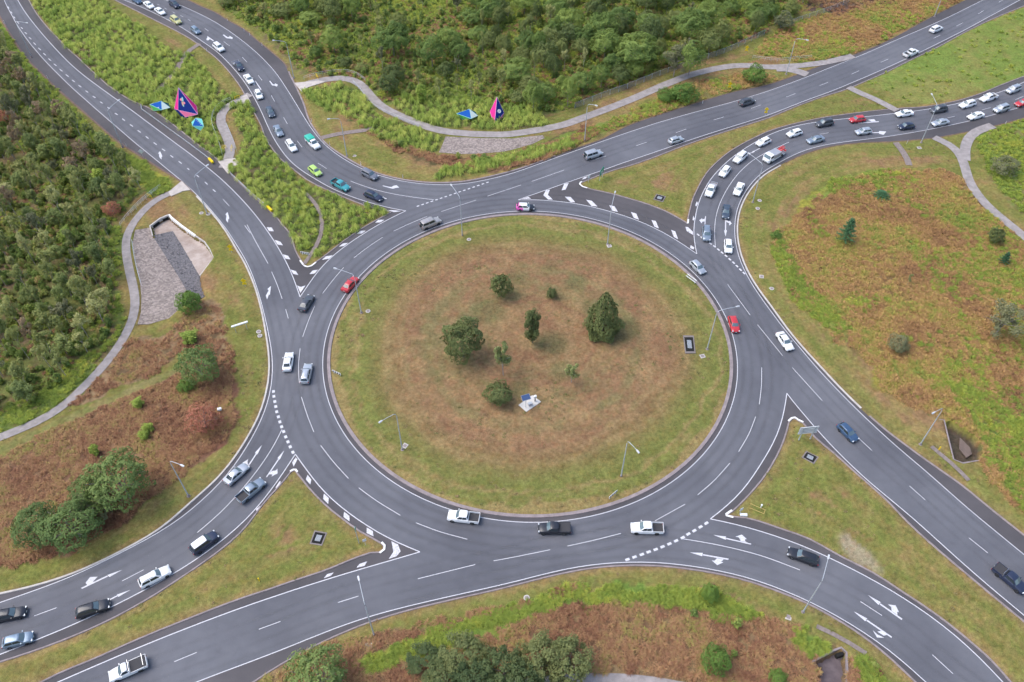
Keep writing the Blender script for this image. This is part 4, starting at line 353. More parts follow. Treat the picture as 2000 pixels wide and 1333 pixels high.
FENCE = [[[13.17,83.13],[14.86,84.25],[16.55,85.37],[18.22,86.51],[19.89,87.65],[21.58,88.77],[23.29,89.86],[25.01,90.93],[26.73,92],[28.43,93.1],[30.11,94.24],[31.76,95.4],[33.41,96.58],[35.06,97.75],[36.72,98.91],
[38.4,100.04],[40.1,101.14],[41.81,102.23],[43.52,103.32],[45.23,104.41],[46.94,105.49],[48.66,106.56],[50.38,107.63],[52.12,108.67],[53.86,109.71],[55.6,110.75],[57.33,111.8],[59.02,112.91],[60.66,114.11],[62.25,
115.36],[63.84,116.62],[65.41,117.89],[66.99,119.16],[68.55,120.45],[70.12,121.73],[71.68,123.02]],[[77.19,126.8],[78.89,127.9],[80.58,129],[82.28,130.1],[84,131.18],[85.73,132.23],[87.47,133.26],[89.22,134.29],[90.96,
135.32],[92.68,136.38],[94.39,137.46],[96.09,138.57],[97.74,139.74],[99.34,140.99],[100.89,142.28],[102.42,143.61],[103.9,144.99],[105.34,146.41],[106.77,147.85]]]
YEL = [['d',-64.63,25.86],['d',-59.33,15.2],['d',55.75,92.54],['d',63.06,80.01],['d',64.19,112.36],['g',-77.27,87.61],['g',-75.32,64.42],['g',-73.42,64.42],['g',-57.6,98.67],['g',-88.19,45.09],['p',-42.74,-50.63],['p',
71.49,-26.06],['b',-92.98,32.2],['b',-42.33,86.96]]
TREE = [['oak',-5.7,12.29,6.2,4.2],['oak',4.69,11.98,2.6,2.2],['cypress',14.44,1.88,11,8],['ragged',0.56,-0.73,8.5,4.6],['pineball',-12.99,-4.33,9.5,8.6],['sparse',-5.12,-8.98,8,4.6],['oak',-6.02,-15.25,4.6,4.8],
['sparse',7.72,-10.73,4.5,3.6],['norfolk',69.93,29.35,6.5,4.4],['oak',102.72,29.17,4.2,3.2],['norfolk',102.22,22.32,3.2,2.6],['grey',92.2,1.46,8,8.8],['darkb',71.52,-2.61,3.6,4.2],['darkb',115.1,54.93,4.2,6],['bush',
55.24,31.07,1.4,2.4],['sparse',79.22,15.34,3.4,1],['norfolk',83,45.56,1.6,4.2],['domen',-61.33,-9.98,8.5,8.2],['red',-58.18,-21.42,5,6],['bush',-68.78,8.43,4.6,4.8],['lime',-66.48,-0.32,2.6,5],['domen',-67.44,-35.9,11,
10.5],['domen',-72.68,-36.88,6.5,7],['domen',-73.07,-43.04,8.5,9.5],['domen',-79.46,-42.58,6.5,8],['darkb',-72.28,-39.3,5,6],['domen',-30.28,-66.88,9,9],['darkn',-10.52,-63.62,5.5,7.5],['darkn',-4.57,-65.81,8,6.5],
['darkn',-2.02,-67.24,8,6],['darkn',0.96,-64.36,7.5,8],['darkn',4.29,-64.36,7,7.5],['darkn',-8.56,-67.24,6.5,7],['bush',26.66,-53.49,4.2,2.6],['bush',25.84,-63.62,4.4,4],['darkn',-16.09,-63.62,3.5,5.5],['darkn',-13,
-65.81,4.5,6],['bush',63.09,96.79,4.6,6],['bush',42.72,87.9,4.2,7],['bush',37.83,87.39,3,5],['darkb',77.67,127.56,4.5,6.5],['lime',-68.64,-23.32,1.6,2.6],['lime',-68.43,-21.87,1.8,3],['lime',-76,-27.15,2.6,2.2],['lime',
-71.93,-16.44,2,3.2],['bush',-64.31,-12.22,2.2,3],['bush',34.53,-65.67,1.6,2.4],['dome',-37.39,110.78,9,10.5],['dome',-25.87,103.64,9,7.5],['dome',-21.17,110.78,8,7],['dome',12.55,122.83,7.5,8.5],['dome',9.78,130.79,7,
7.5],['dome',28.71,124.39,7.5,9],['dome',36.33,121.28,6.5,7],['dome',48.72,119.74,8.5,10],['dome',53.99,124.39,9,9],['dome',31.21,103.64,9,11.5],['grey',41.5,99.5,9,8.5],['dome',45.86,100.05,9,7.5],['dome',22.86,107.89,
8.5,8],['dome',22.14,118.21,8.5,9.5],['dome',-2.06,95.45,6.5,8.5],['dome',17.44,115.2,6.5,6.5],['dome',-54.57,112.24,7.5,6.5],['dome',0.97,112.24,6,6.5],['lime',-27.63,86.38,5,4]]
SOLAR = {'pad':[[-2.27,-16.16],[0.29,-13.87],[1.88,-15.4],[-0.85,-17.72]],
'pole':[-0.95,-16.7],
'box':[0.77,-15.25],
'cab':[-0.16,-16.22]}
SIGNS = {'big':[[47.28,-24.01],[49.55,-23.73]],
'green':[17.85,52.27],
'thin':[-28.06,-44.17],
'white':[[-58.49,1.89],[-56.03,3.1]],
'keep':[[14.77,51.11],[-26.98,-44.47],[34.09,-38.88]],
'haz':[[-48.4,25.02],[13.44,-35.4],[-36.66,-8.81]],
'frame':[[36.17,-37.47],[38.03,-38.45]],
'whitepost':[37.88,-37.59],
'block':[34.75,-39.01],
'diamond':[-94.6,61.11],
'bars':[[33.35,18.31],[35.3,15.82]],
'wbox':[-56.67,-17.66],
'double':[[53.4,-47.99],[61.15,-54.87]]}
SC = {'big':[[-89.33,81.46,7.2],[-91.54,79.79,2],[-90.21,78.92,2.3],[-84.8,77.32,2],[-88.37,77.73,0.9],[-89.13,78.01,0],[-85.78,80.35,2.6],[-90.09,83.77,0]],
'green':[[-98.89,82.65,1.6],[-95.6,82.68,2.6],[-93.24,81.42,1.4],[-95.03,80.2,1.5],[-98.08,81.74,0.3],[-96.72,81.83,0],[-94.54,82.8,0],[-94.44,83.79,1.2]],
'teal':[[-84.47,74.69,2.6],[-85.98,74.68,1.3],[-85.38,73.27,1.2],[-82.23,72.69,1.4],[-83.01,74.7,2.3],[-83.32,72.6,0.2],[-82.8,73.43,0.2],[-85.92,75.21,0]],
'green2':[[-17.85,78.32,1.6],[-14.5,78.66,2.7],[-12.32,77.62,1.4],[-13.98,76.11,1.5],[-16.44,77.7,0.3],[-14.69,77.74,0],[-12.73,79.04,0],[-13.12,79.89,1.2]],
'pink2':[[-7.36,80.28,5.2],[-9.2,79.42,1.5],[-5.55,78.84,1.5],[-8,75.07,0.3],[-5.95,78.09,0.6],[-6.71,81.7,0.8]]}
TRACK = [[-97.53,-29.06],[-95.79,-27.91],[-94.07,-26.74],[-92.4,-25.5],[-90.77,-24.19],[-89.13,-22.9],[-87.43,-21.7],[-85.7,-20.53],[-83.98,-19.36],[-82.27,-18.17],[-80.55,-16.99],[-78.83,-15.81],[-77.11,-14.64],[-75.39,
-13.47],[-73.67,-12.28],[-71.97,-11.08],[-70.27,-9.87],[-68.59,-8.64],[-66.91,-7.4],[-65.24,-6.16]]
APRON = [[[-75.75,59.46],[-74.18,60.28],[-71.89,60.82],[-70.43,58.92],[-71.65,54.93],[-72.16,54.4]],[[-77.93,87.41],[-75.34,90.03],[-73.17,85.68],[-76.04,85.23]],[[-63.47,95.92],[-57,97.15],[-55.08,96.46],[-59.32,93.75],
[-60.7,91.35]],[[-84.51,47.22],[-82.52,51.47],[-79.5,48.07],[-81.22,47.57],[-83.44,45.59]]]
NOSE = [[[-49.32,23.37],[-48.37,21.96]],[[-48.28,21.81],[-47.8,21.46],[-47.35,21.3],[-46.56,21.61],[-45.76,22.75]],[[13.25,51.29],[12.92,51.06],[12.65,50.34],[13.29,49.38],[14.35,48.82]],[[36.68,37.23],[36.38,35.84],
[36.12,35.89]],[[33.01,-38.09],[31.88,-38.85],[31.86,-39.07],[32.98,-39.43]],[[46.5,-19.77],[47.25,-19.08],[47.88,-18.93],[48.45,-19.52],[49.17,-19.99]],[[-24.58,-45.85],[-23.91,-45.22],[-23.9,-44.53],[-24.47,-43.95]],
[[-40.35,-30.6],[-40.77,-30.13],[-41.16,-30.13],[-41.66,-30.46]]]

# ---------------------------------------------------------------- helpers
def smat(name, color, rough=0.8, metal=0.0, spec=0.5, coat=0.0):
    m = bpy.data.materials.new(name); m.use_nodes = True
    b = m.node_tree.nodes['Principled BSDF']
    b.inputs['Base Color'].default_value = (*color, 1); b.inputs['Roughness'].default_value = rough
    b.inputs['Metallic'].default_value = metal; b.inputs['Specular IOR Level'].default_value = spec
    b.inputs['Coat Weight'].default_value = coat; b.inputs['Coat Roughness'].default_value = 0.08
    return m

def nodes(m):
    return m.node_tree.nodes, m.node_tree.links, m.node_tree.nodes['Principled BSDF']

def nz(n, l, scale, detail=4.0, rough=0.55, vec=None, dist=0.0):
    t = n.new('ShaderNodeTexNoise'); t.inputs['Scale'].default_value = scale; t.inputs['Detail'].default_value = detail
    t.inputs['Roughness'].default_value = rough; t.inputs['Distortion'].default_value = dist
    if vec is not None: l.new(vec, t.inputs['Vector'])
    return t.outputs['Fac']

def ramp(n, l, fac, stops):
    r = n.new('ShaderNodeValToRGB'); e = r.color_ramp.elements
    while len(e) > 1: e.remove(e[0])
    e[0].position = stops[0][0]; e[0].color = (*stops[0][1], 1)
    for p, c in stops[1:]:
        k = e.new(p); k.color = (*c, 1)
    l.new(fac, r.inputs['Fac']); return r.outputs['Color']

def mixc(n, l, fac, a, b, mode='MIX'):
    m = n.new('ShaderNodeMix'); m.data_type = 'RGBA'; m.blend_type = mode
    for sock, v in ((m.inputs[0], fac), (m.inputs[6], a), (m.inputs[7], b)):
        if isinstance(v, (int, float)): sock.default_value = v
        elif isinstance(v, tuple): sock.default_value = (*v, 1)
        else: l.new(v, sock)
    return m.outputs[2]

def mth(n, l, op, a, b=None):
    m = n.new('ShaderNodeMath'); m.operation = op
    for i, v in enumerate((a, b)):
        if v is None: continue
        if isinstance(v, (int, float)): m.inputs[i].default_value = v
        else: l.new(v, m.inputs[i])
    return m.outputs[0]

def mapr(n, l, v, a, b, c, d):
    m = n.new('ShaderNodeMapRange'); l.new(v, m.inputs[0])
    for i, x in enumerate((a, b, c, d)): m.inputs[i + 1].default_value = x
    return m.outputs[0]

def wpos(n):
    return n.new('ShaderNodeNewGeometry').outputs['Position']

def bump(n, l, b, h, strength=0.4, dist=0.05):
    k = n.new('ShaderNodeBump'); k.inputs['Strength'].default_value = strength; k.inputs['Distance'].default_value = dist
    l.new(h, k.inputs['Height']); l.new(k.outputs[0], b.inputs['Normal'])

class MB:
    """collects polygons for one mesh"""
    def __init__(s): s.v = []; s.f = []; s.mi = []
    def add(s, v, f, mi=0):
        o = len(s.v); s.v += [tuple(map(float, p)) for p in v]; s.f += [[o + i for i in q] for q in f]; s.mi += [mi] * len(f); return s
    def box(s, c, d, rz=0.0, mi=0, rx=0.0, ry=0.0):
        hx, hy, hz = d[0] / 2, d[1] / 2, d[2] / 2
        M = Matrix.Translation(c) @ Matrix.Rotation(rz, 4, 'Z') @ Matrix.Rotation(ry, 4, 'Y') @ Matrix.Rotation(rx, 4, 'X')
        v = [M @ Vector((x, y, z)) for x in (-hx, hx) for y in (-hy, hy) for z in (-hz, hz)]
        return s.add(v, [(0, 1, 3, 2), (4, 6, 7, 5), (0, 4, 5, 1), (2, 3, 7, 6), (0, 2, 6, 4), (1, 5, 7, 3)], mi)
    def tube(s, pts, rad, n=8, mi=0, cap=True):
        P = [Vector(p) for p in pts]; R = rad if isinstance(rad, (list, tuple)) else [rad] * len(P)
        rings = []
        for i, p in enumerate(P):
            d = (P[min(i + 1, len(P) - 1)] - P[max(i - 1, 0)]).normalized()
            u = d.cross(Vector((0, 0, 1)) if abs(d.z) < .95 else Vector((1, 0, 0))).normalized(); w = d.cross(u)
            rings.append([p + (u * math.cos(2 * PI * k / n) + w * math.sin(2 * PI * k / n)) * R[i] for k in range(n)])
        v = [q for r in rings for q in r]; f = []
        for i in range(len(P) - 1):
            for k in range(n):
                f.append((i * n + k, i * n + (k + 1) % n, (i + 1) * n + (k + 1) % n, (i + 1) * n + k))
        if cap: f.append(tuple(range(n))[::-1]); f.append(tuple((len(P) - 1) * n + k for k in range(n)))
        return s.add(v, f, mi)
    def lathe(s, prof, n=12, c=(0, 0, 0), mi=0, axis='Z'):
        v = []; f = []
        for r, h in prof:
            for k in range(n):
                a = 2 * PI * k / n
                p = (r * math.cos(a), r * math.sin(a), h) if axis == 'Z' else (r * math.cos(a), h, r * math.sin(a))
                v.append((p[0] + c[0], p[1] + c[1], p[2] + c[2]))
        for i in range(len(prof) - 1):
            for k in range(n):
                q = (i * n + k, i * n + (k + 1) % n, (i + 1) * n + (k + 1) % n, (i + 1) * n + k)
                f.append(q if axis == 'Z' else q[::-1])
        t = tuple((len(prof) - 1) * n + k for k in range(n)); b = tuple(range(n))
        if prof[-1][0] > 1e-6: f.append(t if axis == 'Z' else t[::-1])
        if prof[0][0] > 1e-6: f.append(b[::-1] if axis == 'Z' else b)
        return s.add(v, f, mi)
    def loft(s, rings, mi=0, cap=True):
        n = len(rings[0]); v = [p for r in rings for p in r]; f = []
        for i in range(len(rings) - 1):
            for k in range(n):
                f.append((i * n + k, i * n + (k + 1) % n, (i + 1) * n + (k + 1) % n, (i + 1) * n + k))
        if cap: f.append(tuple(range(n))[::-1]); f.append(tuple((len(rings) - 1) * n + k for k in range(n)))
        return s.add(v, f, mi)
    def mesh(s, name, mats, smooth=None):
        m = bpy.data.meshes.new(name); m.from_pydata(s.v, [], s.f)
        for k in (mats if isinstance(mats, (list, tuple)) else [mats]): m.materials.append(k)
        if len(set(s.mi)) > 1: m.polygons.foreach_set('material_index', s.mi)
        if smooth:
            m.polygons.foreach_set('use_smooth', [True] * len(s.f)); m.set_sharp_from_angle(angle=math.radians(smooth))
        m.update(); return m
    def obj(s, name, mats, parent=None, smooth=None):
        return link(name, s.mesh(name, mats, smooth), parent)

def link(name, mesh, parent=None, loc=None, rz=None):
    o = bpy.data.objects.new(name, mesh); COL.objects.link(o)
    if parent is not None: o.parent = parent
    if loc is not None: o.location = loc
    if rz is not None: o.rotation_euler = (0, 0, rz)
    return o

def tag(o, label, cat, group=None):
    o['label'] = label; o['category'] = cat
    if group: o['group'] = group
    return o

def thing(name, label, cat, loc=(0, 0, 0), rz=0.0, group=None):
    return tag(link(name, None, None, loc, rz), label, cat, group)

def structure(o): o['kind'] = 'structure'; return o
def stuff(o, label, cat): o['kind'] = 'stuff'; o['label'] = label; o['category'] = cat; return o

def pip(P, poly):
    """points in polygon, vectorised"""
    P = np.asarray(P); poly = np.asarray(poly, float); x, y = P[:, 0], P[:, 1]
    lo, hi = poly.min(0), poly.max(0)
    idx = np.nonzero((x >= lo[0]) & (x <= hi[0]) & (y >= lo[1]) & (y <= hi[1]))[0]
    out = np.zeros(len(P), bool)
    if len(idx) == 0: return out
    xs, ys = x[idx], y[idx]; ins = np.zeros(len(idx), bool)
    a = poly; b = np.roll(poly, -1, 0)
    for (x0, y0), (x1, y1) in zip(a, b):
        if y0 == y1: continue
        c = ((y0 > ys) != (y1 > ys)) & (xs < (x1 - x0) * (ys - y0) / (y1 - y0) + x0)
        ins ^= c
    out[idx] = ins; return out

def dist_line(P, line, maxd):
    """distance of points to a polyline, capped at maxd"""
    P = np.asarray(P); L = np.asarray(line, float); out = np.full(len(P), maxd)
    lo, hi = L.min(0) - maxd, L.max(0) + maxd
    idx = np.nonzero((P[:, 0] > lo[0]) & (P[:, 0] < hi[0]) & (P[:, 1] > lo[1]) & (P[:, 1] < hi[1]))[0]
    if len(idx) == 0: return out
    Q = P[idx]; d = np.full(len(Q), maxd)
    for a, b in zip(L[:-1], L[1:]):
        k = np.nonzero((Q[:, 0] > min(a[0], b[0]) - maxd) & (Q[:, 0] < max(a[0], b[0]) + maxd) & (Q[:, 1] > min(a[1], b[1]) - maxd) & (Q[:, 1] < max(a[1], b[1]) + maxd))[0]
        if len(k) == 0: continue
        v = b - a; t = np.clip(((Q[k] - a) @ v) / max(v @ v, 1e-9), 0, 1)
        e = np.hypot(*(Q[k] - a - t[:, None] * v).T); d[k] = np.minimum(d[k], e)
    out[idx] = d; return out

_H = RNG.random((256, 256))
def vnoise(x, y):
    xi = np.floor(x).astype(int); yi = np.floor(y).astype(int); fx = x - xi; fy = y - yi
    fx = fx * fx * (3 - 2 * fx); fy = fy * fy * (3 - 2 * fy)
    h = lambda i, j: _H[i & 255, j & 255]
    return (h(xi, yi) * (1 - fx) + h(xi + 1, yi) * fx) * (1 - fy) + (h(xi, yi + 1) * (1 - fx) + h(xi + 1, yi + 1) * fx) * fy
def fbm(x, y, s, o=4):
    v = 0; a = .5; t = 0
    for k in range(o):
        v = v + a * vnoise(x * s + 17.3 * k, y * s - 9.1 * k); t += a; a *= .55; s *= 2.03
    return v / t

A = {k: np.array(v) for k, v in OUT.items()}
def closed(k):
    p = A[k]; s = k.split('_')[1]
    far = {'left': [(-420, p[-1][1]), (-420, p[0][1])], 'top': [(p[-1][0], 420), (p[0][0], 420)], 'right': [(420, p[-1][1]), (420, p[0][1])], 'bot': [(p[-1][0], -400), (p[0][0], -400)]}
    return np.concatenate([p, far[s]]) if s in far else p
SOFT = [closed(k) for k in ('O_left', 'O_top', 'O_right', 'O_bot', 'I_TL', 'I_TR', 'I_BR', 'I_BL')]
LINE_IN = [closed(k) for k in ('W_left', 'W_top', 'W_right', 'W_bot', 'G_TL', 'G_TR', 'G_BR', 'G_BL')]
R_GRASS, R_KERB, R_LINE = 38.85, 39.5, 40.3

def on_soft(P):
    m = np.hypot(P[:, 0], P[:, 1]) < R_GRASS
    for q in SOFT: m |= pip(P, q)
    return m

def sgn(p): return 1 if sum(p[i][0] * p[(i + 1) % len(p)][1] - p[(i + 1) % len(p)][0] * p[i][1] for i in range(len(p))) > 0 else -1

# ---------------------------------------------------------------- the ground sheet
def axis(lo, hi, step, far):
    core = np.arange(lo, hi + step / 2, step); out = []; d = step; x = core[-1]
    while x < far: d *= 1.35; x += d; out.append(x)
    neg = []; d = step; x = core[0]
    while x > -far: d *= 1.35; x -= d; neg.append(x)
    return np.concatenate([neg[::-1], core, out])
STEP = 0.6
XS = axis(-174, 168, STEP, 2500); YS = axis(-74, 154, STEP, 2500)
GX, GY = np.meshgrid(XS, YS); NXg, NYg = len(XS), len(YS)
GP = np.stack([GX.ravel(), GY.ravel()], 1)
soft = on_soft(GP)
d_path = np.full(len(GP), 3.0)
for p in PATH: d_path = np.minimum(d_path, np.maximum(dist_line(GP, p['p'], 4.0) - p['w'] / 2, 0))
for p in SWALE: d_path = np.minimum(d_path, np.maximum(dist_line(GP, p['p'], 3.0) - p['w'] / 2, 0) + .3)
def dil(m, n):
    m = m.reshape(NYg, NXg).copy()
    for _ in range(n):
        k = m.copy(); k[1:] |= m[:-1]; k[:-1] |= m[1:]; k[:, 1:] |= m[:, :-1]; k[:, :-1] |= m[:, 1:]; m = k
    return m.ravel()
def edge_dist(m, n):
    d = np.where(m, 0, n).astype(float); c = m
    for k in range(1, n):
        c2 = dil(c, 1) if k % 2 else dil8(c); d[c2 & ~c] = k; c = c2
    return d * STEP
def dil8(m):
    m = m.reshape(NYg, NXg); k = m.copy()
    for a in (-1, 0, 1):
        for b_ in (-1, 0, 1): k |= np.roll(np.roll(m, a, 0), b_, 1)
    return k.ravel()
asph = ~soft; d_edge = edge_dist(asph, 26); near1 = dil(asph, 1); near2 = dil(asph, 3)
gx, gy = GP[:, 0], GP[:, 1]
GZ = np.where(asph, -0.06, np.where(near1, -0.02, 0.05))
und = (fbm(gx, gy, .06) - .5) * .5 + (fbm(gx + 50, gy, .3, 3) - .5) * .12
GZ = GZ + np.where(near2 | (d_path < 1.2), 0, und * .5 + .08)
GZ = np.where(d_path < .7, np.minimum(GZ, .02), GZ)
def in_core(P): return (np.abs(P[:, 0] + 3) < 170) & (P[:, 1] > -73) & (P[:, 1] < 153)

# base colour of the soil and turf at every vertex (what grows there, not how it is lit)
C_GRN = np.array([.150, .160, .042]); C_DRY = np.array([.245, .180, .072]); C_BRN = np.array([.220, .130, .072]); C_LUSH = np.array([.150, .225, .040])
C_YEL = np.array([.270, .270, .045]); C_RED = np.array([.150, .078, .050]); C_STRAW = np.array([.280, .190, .105]); C_DARK = np.array([.140, .155, .050]); C_SOIL = np.array([.17, .115, .085])
def mix(a, b, t): return a + (b - a) * np.clip(t, 0, 1)[:, None]
n1 = fbm(gx, gy, .045); n2 = fbm(gx + 91, gy + 13, .16); n3 = fbm(gx - 37, gy + 71, .5, 3)
sm = lambda v, a, b: np.clip((v - a) / (b - a), 0, 1) ** 2 * (3 - 2 * np.clip((v - a) / (b - a), 0, 1))
n4 = fbm(gx * .5 + 300, gy * .5, 1.1, 3); BC = lambda c: np.broadcast_to(np.array(c), (len(GP), 3))
stripe = vnoise(d_edge * .95 + n1 * 3.0, n1 * 2.0 + 7.5) * .55 + vnoise(d_edge * 2.3 + n2 * 1.5, np.zeros(len(GP)) + 3.2) * .45   # mowing runs along the kerbs
col = mix(BC(C_GRN), C_DRY, sm(n1 * .28 + n2 * .26 + stripe * .34 + n4 * .12, .40, .60) * .95)
col = mix(col, C_BRN, sm(n2 * .45 + stripe * .35 + n3 * .2, .52, .66) * .75)
col = mix(col, np.array([.140, .172, .040]), (d_edge < 4) * .5 * sm(n2 * .6 + n3 * .4, .40, .62))
# central island: mown green rim, dry red-brown middle, faint mowing rings
rr = np.hypot(gx, gy); rj = rr + (n1 - .5) * 7 + (n2 - .5) * 3
isl = rr < 39.5
rings = vnoise(rj * .62, np.zeros(len(GP)) + 1.5) * .55 + vnoise(rj * 1.7 + n2, np.zeros(len(GP)) + 8.5) * .45
brown = mix(BC([.212, .124, .068]), np.array([.242, .160, .080]), sm(n2 * .35 + rings * .45 + n4 * .2, .42, .60))
brown = mix(brown, np.array([.155, .140, .062]), sm(n1 * .40 + rings * .40 + n3 * .2, .50, .62) * .7)
rim = mix(BC([.150, .160, .045]), np.array([.236, .182, .075]), sm(rings * .55 + n2 * .3 + n4 * .15, .42, .60))
ic = brown * (1 - sm(rj, 24.0, 35.0)[:, None]) + rim * sm(rj, 24.0, 35.0)[:, None]
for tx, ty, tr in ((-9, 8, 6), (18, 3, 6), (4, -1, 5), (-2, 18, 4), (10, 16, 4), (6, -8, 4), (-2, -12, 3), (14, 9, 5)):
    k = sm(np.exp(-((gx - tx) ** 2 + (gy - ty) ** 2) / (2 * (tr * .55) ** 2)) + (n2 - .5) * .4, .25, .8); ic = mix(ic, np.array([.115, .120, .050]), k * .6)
col = np.where(isl[:, None], ic, col)
jx = gx + (n2 - .5) * 5 + (n3 - .5) * 2; jy = gy + (fbm(gx + 211, gy, .16) - .5) * 5 + (fbm(gx, gy + 133, .5, 2) - .5) * 2
JP = np.stack([jx, jy], 1)
def zone(name, a, b, t, amt=1.0):
    global col
    m = pip(JP, ZONE[name]) & soft & (rr > 41)
    col = np.where(m[:, None], col * (1 - amt) + mix(np.broadcast_to(np.array(a), (len(GP), 3)), np.array(b), t) * amt, col)
nn = n2 * .5 + n3 * .5
G_DK = [.075, .10, .03]
zone('verge_a', C_LUSH, [.11, .13, .035], sm(nn, .42, .62)); zone('yellow', C_YEL, C_LUSH, sm(nn, .42, .62))
zone('forest_l', C_DARK, [.185, .135, .075], sm(nn, .45, .62)); zone('verge_p', [.12, .16, .04], [.2, .14, .07], sm(nn, .46, .6))
zone('bracken_l', C_RED, [.215, .135, .075], sm(nn, .42, .64)); zone('straw_l', C_STRAW * .9, [.13, .09, .05], sm(nn, .42, .6))
for k in ('lom_a', 'lom_b', 'lom_c', 'lom_d', 'lom_e'): zone(k, [.085, .11, .032], [.135, .10, .06], sm(nn, .45, .66))
zone('chan_t', [.17, .105, .06], [.10, .085, .04], sm(nn, .4, .62))
zone('forest_t', [.135, .165, .045], [.165, .13, .065], sm(n1 * .5 + n3 * .5, .40, .64)); zone('open_t', [.135, .195, .042], [.15, .15, .05], sm(nn, .46, .62))
for k in ('brown_t1', 'brown_t2', 'brown_t3'): zone(k, [.215, .125, .075], [.13, .10, .05], sm(nn, .48, .66))
zone('field_t', [.245, .155, .065], [.19, .20, .045], sm(n1 * .5 + n2 * .5, .44, .58)); zone('dark_t', [.095, .065, .055], [.15, .10, .06], sm(nn, .5, .65))
zone('mix_t', [.165, .14, .055], [.14, .19, .04], sm(n1 * .5 + n2 * .5, .44, .6))
zone('lush', [.150, .205, .045], [.20, .20, .06], sm(n1 * .5 + n2 * .3 + n3 * .2, .42, .60))
zone('field_r', [.255, .155, .062], [.215, .205, .045], sm(n1 * .35 + n2 * .35 + n3 * .3, .42, .60)); k_ = sm(fbm(gx + 400, gy - 77, .13, 4), .50, .62); fm = pip(JP, ZONE['field_r']) & soft & (rr > 41); col = np.where(fm[:, None], mix(col, np.array([.140, .080, .050]), k_ * .7), col)
zone('fringe_r', C_LUSH, [.21, .19, .06], sm(nn, .44, .60), .75); zone('fringe_r2', C_LUSH, C_YEL, sm(nn, .4, .6), .75)
zone('green_r', [.10, .155, .045], [.15, .165, .05], sm(nn, .42, .6)); zone('green_r2', [.13, .185, .042], [.18, .15, .06], sm(nn, .48, .6))
zone('veg_b', [.165, .10, .058], [.215, .15, .075], sm(nn, .42, .62)); 
for k in ('fringe_b', 'fringe_b2', 'fringe_b3'): zone(k, [.125, .19, .038], [.19, .21, .045], sm(nn, .42, .6))
d_track = dist_line(GP, TRACK, 2.5); col = np.where(((d_track + (n3 - .5) * .9) < .95)[:, None], mix(np.broadcast_to(np.array([.215, .185, .075]), (len(GP), 3)), np.array([.165, .165, .055]), sm(nn, .42, .6)), col)
col = mix(col, C_SOIL, (dil(asph, 1) & ~isl) * .35)
# bare sandy patch on the lower right splitter island
k = sm(np.exp(-(((gx - 52) * .7 + (gy + 46) * .7) ** 2 / 4 + ((gx - 52) * .7 - (gy + 46) * .7) ** 2 / 30)) + (n3 - .5) * .9, .35, .75); col = mix(col, np.array([.38, .30, .24]), k * .55)

# open drains: pull the sheet down inside, snap its vertices to the rim
PITS = [(np.array(PIT_CUL), -1.7), (np.array(PIT_R), -1.5), (np.array(PIT_B), -1.5)]
GPX = GP.copy()
for poly, dep in PITS:
    lo, hi = poly.min(0) - 2, poly.max(0) + 2
    k = np.nonzero((GP[:, 0] > lo[0]) & (GP[:, 0] < hi[0]) & (GP[:, 1] > lo[1]) & (GP[:, 1] < hi[1]))[0]
    Q = GP[k]; ins = pip(Q, poly); best = np.full(len(Q), 9.0); near = Q.copy()
    for a, b in zip(poly, np.roll(poly, -1, 0)):
        v = b - a; t = np.clip(((Q - a) @ v) / max(v @ v, 1e-9), 0, 1); c = a + t[:, None] * v; e = np.hypot(*(Q - c).T)
        u = e < best; best[u] = e[u]; near[u] = c[u]
    snap = best < .38; GPX[k[snap]] = near[snap]
    GZ[k[snap]] = .03; GZ[k[ins & ~snap]] = dep; col[k[ins & ~snap]] = (.075, .06, .045)
m_ground = bpy.data.materials.new('turf and soil'); m_ground.use_nodes = True
n, l, b = nodes(m_ground); b.inputs['Roughness'].default_value = 1.0; b.inputs['Specular IOR Level'].default_value = .1
at_ = n.new('ShaderNodeVertexColor'); at_.layer_name = 'soil'; wp = wpos(n)
f1 = nz(n, l, 1.6, 5, .65, wp); f2 = nz(n, l, .35, 4, .6, wp); f3 = nz(n, l, 7.0, 3, .6, wp)
v = mth(n, l, 'MULTIPLY', mapr(n, l, f1, .28, .72, .66, 1.34), mapr(n, l, f2, .3, .7, .82, 1.18)); v = mth(n, l, 'MULTIPLY', v, mapr(n, l, f3, .25, .75, .68, 1.32))
cc = n.new('ShaderNodeCombineColor'); [l.new(v, cc.inputs[i]) for i in range(3)]
c = mixc(n, l, 1.0, at_.outputs['Color'], cc.outputs[0], 'MULTIPLY')
c = mixc(n, l, mapr(n, l, nz(n, l, .9, 4, .6, wp), .46, .66, 0, .45), c, mixc(n, l, 1.0, c, (1.18, .90, .82), 'MULTIPLY'))
c = mixc(n, l, mapr(n, l, nz(n, l, .6, 4, .65, wp), .50, .68, 0, .4), c, mixc(n, l, 1.0, c, (.80, .98, .70), 'MULTIPLY'))
l.new(c, b.inputs['Base Color']); bump(n, l, b, f3, .5, .08)
gm = bpy.data.meshes.new('ground')
ii = (np.arange(NYg - 1)[:, None] * NXg + np.arange(NXg - 1)[None, :]).ravel()
F = np.stack([ii, ii + 1, ii + 1 + NXg, ii + NXg], 1)
gm.vertices.add(len(GP)); gm.vertices.foreach_set('co', np.column_stack([GPX, GZ]).astype(np.float32).ravel())
gm.loops.add(F.size); gm.loops.foreach_set('vertex_index', F.ravel().astype(np.int32))
gm.polygons.add(len(F)); gm.polygons.foreach_set('loop_start', (np.arange(len(F)) * 4).astype(np.int32)); gm.polygons.foreach_set('loop_total', np.full(len(F), 4, np.int32))
gm.update(calc_edges=True); gm.validate()
ca = gm.color_attributes.new('soil', 'FLOAT_COLOR', 'POINT'); ca.data.foreach_set('color', np.column_stack([np.clip(col, .01, 1), np.ones(len(GP))]).astype(np.float32).ravel())
gm.materials.append(m_ground)
structure(link('ground', gm))

